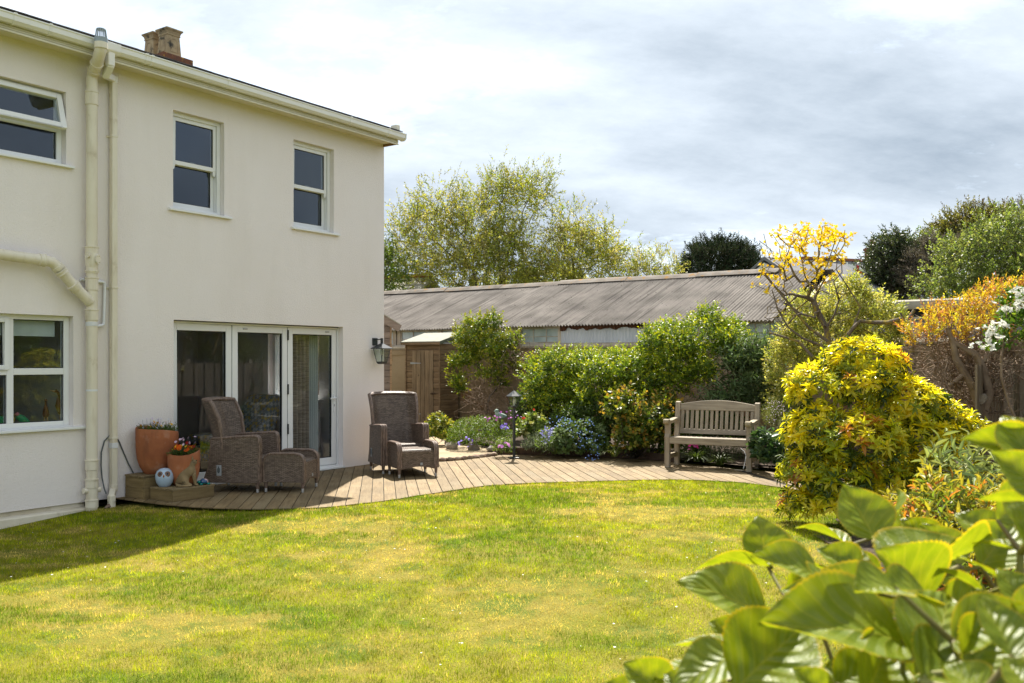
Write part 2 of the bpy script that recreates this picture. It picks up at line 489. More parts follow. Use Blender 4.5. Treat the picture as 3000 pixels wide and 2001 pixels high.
    M['felt'] = pbr('roof_felt', (0.30, 0.295, 0.25), (0.24, 0.235, 0.19), 12, 0.95, 0.4, 120, 0.003)
    M['barnroof'] = pbr('asbestos_cement', (0.29, 0.258, 0.226), (0.165, 0.145, 0.126), 1.4, 0.95, 0.4, 40, 0.006, var=0.10, spots=(0.05, 0.04, 0.032), ssc=13, sth=(0.64, 0.70), detail=9, streak=((0.048, 0.04, 0.034), (42, 0.45, 1), 1.0, 0.85))  # streaks mix weathering with corrugation shading put into the colour
    M['barnridge'] = pbr('mossy_ridge', (0.20, 0.175, 0.15), (0.115, 0.095, 0.075), 3, 0.95, 0.7, 30, 0.01, spots=(0.24, 0.125, 0.025), ssc=5, sth=(0.56, 0.66), var=0.15)
    M['barnwood'] = pbr('peeling_white_wood', (0.52, 0.47, 0.39), (0.34, 0.28, 0.21), 6, 0.9, 0.4, 40, 0.004, stretch=(1, 1, 0.3), var=0.1)
    M['whitetin'] = pbr('white_corrugated_iron', (0.52, 0.55, 0.58), (0.44, 0.47, 0.50), 3, 0.6, 0.2, 20, 0.003, stretch=(1, 1, 0.3))
    M['rust'] = pbr('rusty_iron', (0.115, 0.05, 0.026), (0.06, 0.03, 0.02), 12, 0.95, 0.6, 40, 0.006)
    M['barnglass'] = pbr('sky_reflect_glass', (0.48, 0.54, 0.55), (0.30, 0.37, 0.385), 2.5, 0.2, spec=0.5)  # pale sky reflection put into the pane colour
    M['gardenwall'] = pbr('old_wall_render', (0.30, 0.225, 0.145), (0.205, 0.145, 0.085), 1.3, 0.95, 0.5, 25, 0.01, spots=(0.25, 0.12, 0.06), ssc=1.6, sth=(0.55, 0.68))
    M['coping'] = pbr('wall_coping', (0.33, 0.28, 0.21), (0.22, 0.18, 0.13), 5, 0.95, 0.5, 40, 0.008)
    M['bluetin'] = pbr('blue_grey_sheet', (0.255, 0.275, 0.30), (0.19, 0.205, 0.225), 3, 0.7, 0.2, 25, 0.004, stretch=(1, 1, 0.2))
    M['cement'] = pbr('lichen_cement', (0.40, 0.37, 0.30), (0.28, 0.255, 0.20), 5, 0.95, 0.5, 40, 0.006, spots=(0.12, 0.11, 0.09), ssc=9, sth=(0.6, 0.7))
    M['sandstone'] = pbr('sandstone', (0.34, 0.265, 0.17), (0.26, 0.195, 0.115), 2.2, 0.9, 0.4, 18, 0.01, stretch=(0.5, 1.4, 1))
    M['stoneedge'] = pbr('edge_stone', (0.28, 0.22, 0.16), (0.20, 0.13, 0.10), 8, 0.95, 0.6, 22, 0.015, var=0.25)
    M['rock'] = pbr('rock', (0.26, 0.24, 0.20), (0.15, 0.135, 0.105), 5, 0.95, 0.7, 18, 0.02, var=0.1)
    M['soil'] = pbr('soil', (0.075, 0.052, 0.034), (0.04, 0.028, 0.018), 9, 0.98, 0.9, 40, 0.03)
    M['steel'] = pbr('rusty_edging', (0.105, 0.065, 0.04), (0.06, 0.038, 0.026), 6, 0.9, 0.3, 50, 0.002)
    M['terracotta'] = pbr('terracotta', (0.38, 0.135, 0.055), (0.26, 0.085, 0.035), 3.4, 0.75, 0.12, 45, 0.003, spots=(0.46, 0.28, 0.19), ssc=4.2, sth=(0.55, 0.8), spec=0.25, streak=((0.12, 0.05, 0.03), (2, 2, 0.6), 3, 0.6))
    M['owl'] = pbr('glazed_ceramic', (0.40, 0.50, 0.62), (0.36, 0.46, 0.58), 3, 0.22, spec=0.5)
    M['owlbrown'] = pbr('owl_brown', (0.17, 0.095, 0.065), None, 8, 0.35)
    M['owlbeak'] = pbr('owl_beak', (0.40, 0.15, 0.035), None, 8, 0.4)
    M['gloss_black'] = pbr('gloss_black', (0.012, 0.012, 0.012), None, 8, 0.15, spec=0.5)
    M['catstone'] = pbr('cast_stone', (0.285, 0.205, 0.105), (0.20, 0.14, 0.07), 9, 0.92, 0.5, 60, 0.006, spots=(0.065, 0.055, 0.04), ssc=12, sth=(0.6, 0.7))
    M['teal'] = pbr('teal_glaze', (0.0, 0.19, 0.155), (0.0, 0.15, 0.13), 8, 0.2, spec=0.5)
    M['turtleshell'] = pbr('turtle_shell', (0.02, 0.075, 0.17), (0.45, 0.30, 0.30), 18, 0.15, spec=0.5, lo=0.5, hi=0.58)
    M['verdigris'] = pbr('verdigris', (0.33, 0.42, 0.36), (0.13, 0.20, 0.165), 22, 0.7, 0.3, 40, 0.004)
    M['wicker'] = wickermat()
    M['braid'] = pbr('wicker_braid', (0.24, 0.165, 0.125), (0.085, 0.056, 0.042), 60, 0.42, 0.8, 90, 0.006, spec=0.45, stretch=(1, 1, 0.35))
    M['silver'] = pbr('brushed_metal', (0.55, 0.55, 0.55), None, 5, 0.35, metal=0.8)
    M['plate'] = pbr('lever_plate', (0.38, 0.40, 0.41), None, 5, 0.4)
    M['cable'] = pbr('grey_cable', (0.10, 0.115, 0.12), None, 5, 0.5)
    M['fabric'] = None
    M['curtain'] = pbr('curtain_weave', (0.42, 0.33, 0.25), (0.26, 0.195, 0.14), 55, 0.9, stretch=(0.08, 0.08, 1), lo=0.4, hi=0.6)
    M['sheer'] = pbr('sheer_curtain', (0.55, 0.56, 0.52), (0.45, 0.46, 0.43), 6, 0.9, stretch=(4, 4, 0.1))
    M['blind'] = pbr('roller_blind', (0.66, 0.70, 0.66), None, 3, 0.9)
    M['red'] = pbr('red_gloss', (0.50, 0.03, 0.015), None, 4, 0.25)
    M['ducknut'] = pbr('carved_wood', (0.22, 0.085, 0.035), (0.12, 0.045, 0.02), 7, 0.45, stretch=(1, 1, 0.4))
    M['duckpale'] = pbr('pale_wood', (0.50, 0.30, 0.14), None, 7, 0.5)
    M['green_gloss'] = pbr('green_ceramic', (0.06, 0.36, 0.14), (0.03, 0.25, 0.09), 12, 0.3)
    M['pinkface'] = pbr('pink_glaze', (0.45, 0.15, 0.14), None, 12, 0.4)
    M['yellow'] = pbr('yellow_glaze', (0.55, 0.33, 0.02), None, 8, 0.35)
    M['bark'] = pbr('bark', (0.135, 0.105, 0.075), (0.075, 0.056, 0.038), 14, 0.95, 0.6, 40, 0.01, stretch=(1, 1, 0.4))
    M['lichenbark'] = pbr('lichen_bark', (0.17, 0.135, 0.10), (0.10, 0.078, 0.056), 10, 0.95, 0.5, 40, 0.01, spots=(0.30, 0.225, 0.04), ssc=7, sth=(0.52, 0.62))
    M['twig'] = pbr('pale_twig', (0.30, 0.22, 0.15), (0.19, 0.13, 0.085), 8, 0.9)
    M['leaf'] = leafmat('leaf', 0.48)
    M['leafgloss'] = leafmat('leaf_glossy', 0.42, 0.4, 0.4)
    M['leafmatte'] = leafmat('leaf_matte', 0.34, 0.6, 0.3, (1.1, 1.1, 0.7))
    M['petal'] = leafmat('petal', 0.3, 0.6, 0.2, (1, 1, 1))
    M['needle'] = leafmat('needle', 0.12, 0.6, 0.2)
    M['grass'] = leafmat('grass_blade', 0.5, 0.6, 0.15, (1.15, 1.1, 0.5))
    M['roofslate_far'] = pbr('far_slate', (0.13, 0.13, 0.14), (0.19, 0.185, 0.19), 3, 0.9)
    M['farwall'] = pbr('far_wall', (0.55, 0.52, 0.46), None, 1, 0.9)
    M['redtile'] = pbr('red_ridge_tile', (0.30, 0.11, 0.06), None, 3, 0.9)
    M['paleroof'] = pbr('pale_roof_tile', (0.52, 0.50, 0.47), (0.42, 0.40, 0.37), 4, 0.9)
    M['flagwhite'] = pbr('flag_white', (0.75, 0.75, 0.75), None, 2, 0.8)
    M['flagred'] = pbr('flag_red', (0.50, 0.03, 0.04), None, 2, 0.8)
setup_materials()
# ------------------------------------------------------------------ numpy noise
_G = np.random.default_rng(3).random((8, 64, 64))
def vnoise(x, y, s, k=0):
    x = np.asarray(x, float) * s; y = np.asarray(y, float) * s
    xi = np.floor(x).astype(int); yi = np.floor(y).astype(int)
    fx = x - xi; fy = y - yi
    fx = fx * fx * (3 - 2 * fx); fy = fy * fy * (3 - 2 * fy)
    g = _G[k % 8]
    a = g[xi % 64, yi % 64]; b = g[(xi + 1) % 64, yi % 64]; c = g[xi % 64, (yi + 1) % 64]; d = g[(xi + 1) % 64, (yi + 1) % 64]
    return (a * (1 - fx) + b * fx) * (1 - fy) + (c * (1 - fx) + d * fx) * fy
def fbm(x, y, s, k=0, o=4):
    t = 0.0; w = 0.5; n = 0.0
    for i in range(o):
        t = t + w * vnoise(x + 3.1 * i, y - 1.7 * i, s * 2 ** i, k + i); n += w; w *= 0.5
    return t / n
def in_poly(x, y, poly):
    x = np.asarray(x); y = np.asarray(y)
    c = np.zeros(x.shape, bool)
    n = len(poly)
    for i in range(n):
        x0, y0 = poly[i][:2]; x1, y1 = poly[(i + 1) % n][:2]
        if y0 == y1: continue
        k = ((y0 > y) != (y1 > y)) & (x < (x1 - x0) * (y - y0) / (y1 - y0) + x0)
        c ^= k
    return c
def lawn_z(x, y):
    a = (np.asarray(x) + 1.975) * HF.a.x + (np.asarray(y) - 14.22) * HF.a.y
    return -0.014 - 0.075 * np.clip(-3.9 - a, 0, 2.0)

# ------------------------------------------------------------------ ground and lawn
g = MB()
g.add([(-900, -600, -0.45), (900, -600, -0.45), (900, 1400, -0.45), (-900, 1400, -0.45)], [(0, 1, 2, 3)])
tag(g.build('ground', pbr('field', (0.06, 0.09, 0.025), (0.10, 0.11, 0.04), 0.05, 0.95), smooth=0), kind='structure')

xs = np.linspace(-9, 9, 91); ys = np.linspace(0.2, 23, 115)
XX, YY = np.meshgrid(xs, ys, indexing='ij')
ZZ = lawn_z(XX, YY)
me = bpy.data.meshes.new('lawn')
nx, ny = XX.shape
V = np.stack([XX, YY, ZZ], -1).reshape(-1, 3)
fs = [(i * ny + j, (i + 1) * ny + j, (i + 1) * ny + j + 1, i * ny + j + 1) for i in range(nx - 1) for j in range(ny - 1)]
me.from_pydata(V.tolist(), [], fs)
me.polygons.foreach_set('use_smooth', [True] * len(fs))
m_lawn = pbr('lawn_thatch', (0.165, 0.17, 0.008), (0.24, 0.195, 0.03), 1.3, 0.98, 0.9, 60, 0.03, spots=(0.10, 0.135, 0.006), ssc=2.3, sth=(0.5, 0.62))
tag(link('lawn', me, m_lawn), kind='structure')

# ------------------------------------------------------------------ deck outline (photo pixels on the deck plane)
front_px = [(334, 1458), (400, 1467), (470, 1476), (560, 1484), (640, 1488), (720, 1490), (800, 1490), (900, 1488), (960, 1485), (1020, 1479),
            (1100, 1470), (1160, 1462), (1230, 1450), (1300, 1440), (1370, 1429), (1440, 1421), (1520, 1416), (1600, 1413), (1700, 1410),
            (1850, 1406), (1960, 1404), (2080, 1407), (2200, 1415), (2290, 1428), (2360, 1442), (2440, 1462), (2520, 1488)]
back_px = [(2600, 1432), (2500, 1408), (2420, 1398), (2300, 1386), (2200, 1377), (2100, 1368), (1990, 1357), (1940, 1351), (1850, 1345), (1700, 1338), (1600, 1335),
           (1520, 1333), (1450, 1333), (1400, 1339), (1350, 1346), (1290, 1350)]
deck_front = [gnd(*p) for p in front_px]
deck_back = [gnd(*p) for p in back_px]
deck_poly = [(p.x, p.y) for p in deck_front + deck_back] + [tuple(HF.world(0.9, 0.25).xy), tuple(HF.world(0.02, 0.02).xy), tuple(HF.world(-4.95, 0.02).xy)]

deck = empty('wooden_deck', (0, 0, 0))
tag(deck, 'curved grooved timber deck running along the house to the bench', 'deck')
u = MB(); u.add([(p[0], p[1], -0.0105) for p in deck_poly], [tuple(range(len(deck_poly)))])
u.build('gap_shade_sheet', M['deckdark'], deck, smooth=0)  # dark sheet standing in for the shade in the board gaps
bd = Vector((-385.0, 2700.0)).normalized()            # board direction
bp = Vector((bd.y, -bd.x))                             # across the boards, to the right
BW, GAP = 0.139, 0.010
bang = math.atan2(bd.y, bd.x) - math.pi / 2
def spans(c):
    """where the line c*bp + t*bd is inside the deck outline"""
    ts = []
    n = len(deck_poly)
    for i in range(n):
        p = Vector(deck_poly[i]); q = Vector(deck_poly[(i + 1) % n])
        a = p.dot(bp) - c; b = q.dot(bp) - c
        if (a > 0) != (b > 0):
            f = a / (a - b); ts.append((p + (q - p) * f).dot(bd))
    ts.sort()
    return [(ts[i], ts[i + 1]) for i in range(0, len(ts) - 1, 2)]
cs = [Vector(p).dot(bp) for p in deck_poly]
c = min(cs) + 0.01
jA, jB = gnd(1425, 1353).xy, gnd(1500, 1345).xy
while c < max(cs):
    s0, s1 = spans(c + GAP / 2), spans(c + BW - GAP / 2)
    for (a0, a1), (b0, b1) in zip(s0, s1):
        if max(a1 - a0, b1 - b0) < 0.05: continue
        cut = None
        mid = c + BW / 2
        fj = (mid - jA.dot(bp)) / (jB.dot(bp) - jA.dot(bp))
        if -0.1 < fj < 2.3: cut = (jA + (jB - jA) * fj).dot(bd)
        segs = [((a0, a1), (b0, b1))]
        if cut and max(a0, b0) + 0.2 < cut < min(a1, b1) - 0.1:
            segs = [((a0, cut - 0.004), (b0, cut - 0.004)), ((cut + 0.004, a1), (cut + 0.004, b1))]
        for (u0, u1), (w0, w1) in segs:
            ym = (u0 + u1 + w0 + w1) / 4
            h = BW / 2 - GAP / 2
            dz = random.uniform(-0.0015, 0.0015)
            mb = MB()
            q = [(-h, u0 - ym), (h, w0 - ym), (h, w1 - ym), (-h, u1 - ym)]
            mb.prism(q, "z", -0.010, 0.0 + dz)
            p0 = bp * mid + bd * ym
            mb.build('deck_board', M['deck'], deck, (p0.x, p0.y, 0), (0, 0, bang), smooth=0)
    c += BW

# ------------------------------------------------------------------ grass blades
def blades(n, xr, yr, Lr, Wr, seed):
    r = np.random.default_rng(seed)
    # denser towards the camera
    y = yr[0] + (yr[1] - yr[0]) * r.random(n * 3) ** 1.35
    x = r.uniform(xr[0], xr[1], n * 3)
    px = CX + x / y * F
    ok = (px > -420) & (px < 2900) & ~in_poly(x, y, deck_poly)
    hx = (x + 1.975) * HF.b.x + (y - 14.22) * HF.b.y
    ok &= hx < -0.13
    ok &= y < 12.6 - 0.04 * np.abs(x)
    x = x[ok][:n]; y = y[ok][:n]
    n = len(x)
    z = lawn_z(x, y)
    dry = fbm(x, y * 1.5, 0.9, 1, 4) * 0.6 + fbm(x * 1.0, y * 2.2, 2.3, 4, 4) * 0.52
    lush = fbm(x + 9, y * 1.7, 0.75, 2, 4)
    L = r.uniform(Lr[0], Lr[1], n) * (0.75 + 0.5 * lush) * (0.7 + 0.6 * vnoise(x, y, 14.0, 6)) * np.where(dry > 0.66, 0.6, 1.0)
    W = r.uniform(Wr[0], Wr[1], n) * np.clip(y / 7, 0.8, 1.6)
    a = r.uniform(0, 2 * np.pi, n); tl = r.uniform(0.15, 0.95, n)
    b = a + r.uniform(0.9, 2.2, n)
    P = np.stack([x, y, z - 0.004], -1)
    sd = np.stack([np.cos(b), np.sin(b), np.zeros(n)], -1) * W[:, None] / 2
    tip = P + np.stack([np.cos(a) * tl, np.sin(a) * tl, np.sqrt(1 - (tl * 0.9) ** 2)], -1) * L[:, None]
    V = np.stack([P - sd, P + sd, tip], 1).reshape(-1, 3)
    g1 = np.array([0.235, 0.32, 0.005]); g2 = np.array([0.43, 0.43, 0.006]); straw = np.array([0.64, 0.50, 0.17]); dk = np.array([0.105, 0.195, 0.006])
    t = r.random(n)[:, None]
    C = g1 * (1 - t) + g2 * t
    kd = np.clip((lush - 0.50) * 9, 0, 1)[:, None]; C = C * (1 - kd) + (dk * (1 - t) + g1 * t) * kd
    ks = (r.random(n) < np.clip((dry - 0.555) * 6.0, 0.06, 0.95))[:, None]
    C = np.where(ks, straw * r.uniform(0.7, 1.15, (n, 1)), C)
    cl = vnoise(x, y, 11.0, 6) * .6 + vnoise(x, y, 26.0, 7) * .4
    C *= (r.uniform(0.72, 1.28, (n, 1))) * (0.42 + 1.25 * cl ** 1.2)[:, None]
    return V, C
def rawmesh(name, V, tris_per, vper, F_t, C, mat):
    """many identical small pieces in one mesh: V (n*vper,3), template faces F_t, one colour per piece"""
    n = len(V) // vper
    me = bpy.data.meshes.new(name)
    Ft = np.asarray(F_t, np.int64)
    idx = (np.arange(n)[:, None, None] * vper + Ft[None]).reshape(-1)
    nf = n * len(Ft)
    me.vertices.add(len(V)); me.vertices.foreach_set('co', np.ascontiguousarray(V, np.float32).ravel())
    me.loops.add(nf * 3); me.loops.foreach_set('vertex_index', idx.astype(np.int32))
    me.polygons.add(nf); me.polygons.foreach_set('loop_start', np.arange(0, nf * 3, 3, dtype=np.int32))
    me.update(calc_edges=True)
    at_ = me.color_attributes.new('Col', 'FLOAT_COLOR', 'POINT')
    cc = np.ones((len(V), 4), np.float32); cc[:, :3] = np.repeat(C, vper, 0)
    at_.data.foreach_set('color', cc.ravel())
    me.materials.append(mat)
    return me
Vg, Cg = blades(500000, (-6.8, 5.4), (3.6, 12.4), (0.018, 0.046), (0.0026, 0.0050), 21)
gr = link('grass', rawmesh('grass', Vg, 1, 3, [(0, 1, 2)], Cg, M['grass']))
tag(gr, 'short mown lawn grass with dry straw patches', 'grass', kind='stuff')
# daisies scattered on the lawn
nd = 130
r_ = np.random.default_rng(8)
dxv = r_.uniform(-5.5, 4.5, nd * 4); dyv = 5 + 7 * r_.random(nd * 4)
ok = ~in_poly(dxv, dyv, deck_poly) & (((dxv + 1.975) * HF.b.x + (dyv - 14.22) * HF.b.y) < -0.2) & (fbm(dxv, dyv, 0.8, 5, 3) > 0.5)
dxv = dxv[ok][:nd]; dyv = dyv[ok][:nd]; nd = len(dxv)
mb = MB()
for x, y in zip(dxv, dyv):
    r = random.uniform(0.004, 0.009); zc = float(lawn_z(x, y)) + random.uniform(0.02, 0.035)
    tl = random.uniform(-0.3, 0.3)
    mb.add([(x + r * math.cos(k * math.pi / 3), y + r * math.sin(k * math.pi / 3), zc + tl * r * math.sin(k * math.pi / 3)) for k in range(6)] + [(x, y, zc + 0.003)],
           [(k, (k + 1) % 6, 6) for k in range(6)])
dz_ = mb.build('daisies', pbr('daisy', (0.72, 0.72, 0.66), None, 5, 0.8), smooth=0)
tag(dz_, 'tiny white daisies dotted over the lawn', 'daisies', kind='stuff')

# ------------------------------------------------------------------ house
house = empty('house', HF.world(0, 0, 0), WALL_ANG)
tag(house, 'two storey cream rendered house with white windows and bifold doors', 'house')
def hx(px, py, out=0.0): return HF.hit(px, py, -out)
dL = hx(509, 936)[0]; dR = hx(1005, 959)[0]; dT = 2.06
w1 = (hx(507, 321)[0], hx(657, 365)[0], hx(507, 612)[1], hx(507, 321)[1])
w2 = (hx(860, 407.5)[0], hx(978, 440)[0], hx(860, 667)[1], hx(860, 407.5)[1])
wll = (-7.0, hx(215, 926)[0], hx(215, 1249)[1], hx(215, 926.5)[1])
wul = (-7.0, hx(194, 270)[0], hx(194, 484)[1], hx(194, 270)[1])
openings = [(dL, dR, 0.0, dT), w1, w2, wll, wul]
EAVE, XL, DEP, RVL = 4.96, -9.5, 8.0, 0.26
def wall_mesh(mb, x0, x1, z0, z1, ops, depth, P):
    xs = sorted({x0, x1, *[o[0] for o in ops], *[o[1] for o in ops]}); zs = sorted({z0, z1, *[o[2] for o in ops], *[o[3] for o in ops]})
    xs = [x for x in xs if x0 <= x <= x1]; zs = [z for z in zs if z0 <= z <= z1]
    for i in range(len(xs) - 1):
        for j in range(len(zs) - 1):
            xm, zm = (xs[i] + xs[i + 1]) / 2, (zs[j] + zs[j + 1]) / 2
            if any(o[0] < xm < o[1] and o[2] < zm < o[3] for o in ops): continue
            mb.add([P(xs[i], 0, zs[j]), P(xs[i + 1], 0, zs[j]), P(xs[i + 1], 0, zs[j + 1]), P(xs[i], 0, zs[j + 1])], [(0, 1, 2, 3)])
            mb.add([P(xs[i], depth, zs[j]), P(xs[i + 1], depth, zs[j]), P(xs[i + 1], depth, zs[j + 1]), P(xs[i], depth, zs[j + 1])], [(3, 2, 1, 0)])
    for a, b, c, d in ops:
        for (p, q) in (((a, c), (b, c)), ((b, c), (b, d)), ((b, d), (a, d)), ((a, d), (a, c))):
            mb.add([P(p[0], 0, p[1]), P(q[0], 0, q[1]), P(q[0], depth, q[1]), P(p[0], depth, p[1])], [(0, 1, 2, 3)])
def shell(name, build, mat, smooth=0, parent=None):
    mb = MB(); build(mb)
    me = bpy.data.meshes.new(name)
    me.from_pydata(mb.v, [], mb.f)
    return link(name, me, mat, parent or house)
shell('wall', lambda mb: wall_mesh(mb, XL, 0.0, 0.0, EAVE, openings, RVL, lambda x, y, z: (x, y, z)), M['render'])
gw = (1.15, 2.35, 0.95, 2.05)       # window in the gable end
shell('gable_wall', lambda mb: wall_mesh(mb, 0.0, DEP, 0.0, EAVE, [gw], RVL, lambda x, y, z: (-y, x, z)), M['render'])
mb = MB(); PIT = math.tan(R(14))
mb.prism([(0, EAVE), (DEP, EAVE), (DEP / 2, EAVE + PIT * DEP / 2 + 0.05)], 'x', -0.2, -0.002)
mb.build('gable_top', M['render'], house, smooth=0)
mb = MB(); mb.box(XL, DEP - 0.2, 0, 0, DEP, EAVE); mb.box(XL, 0, 0, XL + 0.2, DEP, EAVE); mb.build('rear_wall', M['render'], house, smooth=0)
# below the bell-cast: recessed plinth, then a ledge at the ground
mb = MB(); mb.box(XL, 0.03, -0.5, -4.86, 0.2, 0.0); mb.build('plinth', M['plinth'], house, smooth=0)
mb = MB(); mb.prism([(-0.055, -0.5), (-0.055, -0.075), (-0.045, -0.062), (0.032, -0.05), (0.032, -0.5)], 'x', XL, -4.80); mb.build('plinth_ledge', M['plinth'], house, smooth=0)
mb = MB(); mb.box(-4.86, 0.02, -0.5, 0, 0.2, -0.001); mb.build('footing', M['deckdark'], house, smooth=0)
# interior
mb = MB(); mb.box(XL + 0.2, RVL, 2.42, -RVL, DEP - 0.2, 2.62); mb.build('upper_floor', M['ceiling'], house, smooth=0)
mb = MB(); mb.box(XL + 0.2, RVL, -0.1, -RVL, DEP - 0.2, 0.03); mb.build('room_floor', M['roomfloor'], house, smooth=0)
mb = MB(); mb.box(XL + 0.2, 4.2, 0.03, -RVL, 4.3, 2.42); mb.box(-4.75, RVL, 0.03, -4.65, 4.2, 2.42)
mb.build('partition_wall', M['room'], house, smooth=0)
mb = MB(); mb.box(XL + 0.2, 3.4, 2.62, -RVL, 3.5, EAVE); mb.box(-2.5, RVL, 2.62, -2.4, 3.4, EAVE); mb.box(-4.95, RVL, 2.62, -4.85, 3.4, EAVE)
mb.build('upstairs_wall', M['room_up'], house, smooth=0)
mb = MB(); mb.box(XL, 0.0, EAVE + 0.01, 0, DEP, EAVE + 0.05); mb.build('attic_floor', M['ceiling'], house, smooth=0)
# roof
OV = 0.30
roof_z = lambda y: EAVE + 0.105 + (y + OV) * PIT
mb = MB()
for (ya, yb) in ((-OV, DEP / 2), (DEP + OV, DEP / 2)):
    za = roof_z(-OV); zb = roof_z(DEP / 2)
    mb.add([(XL, ya, za), (0.10, ya, za), (0.10, yb, zb), (XL, yb, zb), (XL, ya, za - 0.035), (0.10, ya, za - 0.035), (0.10, yb, zb - 0.035), (XL, yb, zb - 0.035)],
           [(0, 1, 2, 3), (7, 6, 5, 4), (0, 4, 5, 1), (1, 5, 6, 2), (3, 2, 6, 7), (0, 3, 7, 4)])
roof = mb.build('roof', M['slate'], house, smooth=0)
# first course of slates along the eave, each a piece
sm = MB(); sm.prism([(-0.005, 0), (0.295, 0.295 * PIT), (0.295, 0.295 * PIT + 0.008), (-0.005, 0.010)], 'x', -0.122, 0.122)
sme = sm.mesh('slate', 0); sme.materials.append(M['slate'])
k = 0; x = -0.04
while x > -7.2:
    o = link('slate', sme, None, roof, (x, -OV - 0.012, roof_z(-OV) + 0.003 + random.uniform(0, 0.004)), (0, 0, random.uniform(-0.02, 0.02))); x -= 0.25
mb = MB(); mb.box(0.0, -0.26, roof_z(-OV) + 0.02, 0.075, -0.14, roof_z(-OV) + 0.11)
mb.build('verge_cap', M['fascia'], roof, smooth=0, bevel=0.004)
# fascia, soffit, gutter
mb = MB(); mb.box(XL, -0.285, 4.86, 0.0, -0.262, 5.03)
for z in (4.885, 4.905): mb.box(XL, -0.295, z, 0.0, -0.284, z + 0.012)
mb.box(XL, -0.30, 4.856, 0.0, -0.284, 4.872); mb.build('fascia', M['fascia'], house, smooth=0)
mb = MB(); mb.box(XL, -0.262, 4.90, 0.0, 0.0, 4.915); mb.build('soffit', M['fascia'], house, smooth=0)
mb = MB(); mb.box(-0.02, -0.262, 4.862, 0.0, 0.0, 4.90); mb.build('soffit_end', woodmat('raw_wood_end', (0.33, 0.2, 0.1), (0.24, 0.14, 0.07), 'y'), house, smooth=0)
gp = [(-0.288, 4.945), (-0.292, 4.928), (-0.355, 4.926), (-0.385, 4.955), (-0.388, 5.005), (-0.397, 5.012), (-0.397, 5.024), (-0.372, 5.024), (-0.370, 4.965), (-0.345, 4.94), (-0.300, 4.945), (-0.298, 5.02), (-0.288, 5.02)]
gut = MB().prism(gp, 'x', XL, 0.055).build('gutter', M['gutter'], house, smooth=25)
gp2 = [(-0.284, 4.941), (-0.289, 4.921), (-0.357, 4.919), (-0.391, 4.952), (-0.394, 5.005), (-0.403, 5.010), (-0.403, 5.030), (-0.362, 5.030), (-0.362, 5.024), (-0.372, 5.024), (-0.370, 4.965), (-0.345, 4.94), (-0.300, 4.945), (-0.298, 5.02), (-0.284, 5.02)]
cl = MB().prism(gp2, 'x', -0.014, 0.014).mesh('gutter_clip', 25); cl.materials.append(M['gutter'])
for px in (46, 150, 344, 432, 448, 672, 1030, 1142):
    link('gutter_clip', cl, None, gut, (hx(px, 200, 0.39)[0], 0, 0))
MB().prism([(-0.287, 4.92), (-0.36, 4.918), (-0.396, 4.95), (-0.40, 5.03), (-0.287, 5.03)], 'x', 0.055, 0.072).build('stop_end', M['gutter'], gut, smooth=25)
# chimney on the ridge
ch = HF.local(at(476, 190, 15.9)); cx0, cy0 = ch
zb = roof_z(min(cy0, DEP - cy0)) - 0.2
zt = CAMZ + (HY - 178) / F * 15.9
mb = MB(); mb.box(cx0 - 0.26, cy0 - 0.42, zb, cx0 + 0.26, cy0 + 0.42, zt - 0.05); mb.box(cx0 - 0.29, cy0 - 0.45, zt - 0.10, cx0 + 0.29, cy0 + 0.45, zt)
chim = mb.build('chimney', M['chimbrick'], house, smooth=0, bevel=0.008)
def clay_pot(x, y, z):
    mb = MB()
    def ring(r, zz): return [(x - r, y - r, z + zz), (x + r, y - r, z + zz), (x + r, y + r, z + zz), (x - r, y + r, z + zz)]
    pr = [(0.195, 0), (0.195, 0.05), (0.175, 0.06), (0.15, 0.50), (0.165, 0.515), (0.165, 0.535), (0.158, 0.54), (0.175, 0.60), (0.205, 0.635), (0.205, 0.665), (0.12, 0.67), (0.12, 0.5)]
    vs = [p for r, zz in pr for p in ring(r, zz)]; fs = []
    for i in range(len(pr) - 1):
        for k in range(4): a, b = i * 4 + k, i * 4 + (k + 1) % 4; fs.append((a, b, b + 4, a + 4))
    fs += [(3, 2, 1, 0), tuple(range(len(pr) * 4 - 4, len(pr) * 4))]
    mb.add(vs, fs)
    # raised panel on each side
    for sx, sy in ((1, 0), (-1, 0), (0, 1), (0, -1)):
        pts = [(-0.09, 0.12), (0.09, 0.12), (0.082, 0.38), (0.05, 0.43), (-0.05, 0.43), (-0.082, 0.38)]
        def Q(p, d):
            rr = 0.175 - 0.025 * (p[1] - 0.06) / 0.44 + d
            return (x + sx * rr + (0 if sx else p[0]), y + sy * rr + (p[0] if sx else 0), z + p[1])
        for i in range(6):
            mb.bar(Q(pts[i], 0.003), Q(pts[(i + 1) % 6], 0.003), 0.012, 0.012)
    return mb
px_pot = [HF.local(at(505, 190, 15.7)), HF.local(at(445, 190, 16.2))]
for (ax, ay) in px_pot:
    cp_ = clay_pot(0, 0, 0).build('chimney_pot', M['stonepot'], chim, (cx0, cy0 + (-0.19 if ax == px_pot[0][0] else 0.20), zt), smooth=0, bevel=0.006); cp_.scale = (0.80, 0.80, 0.72)

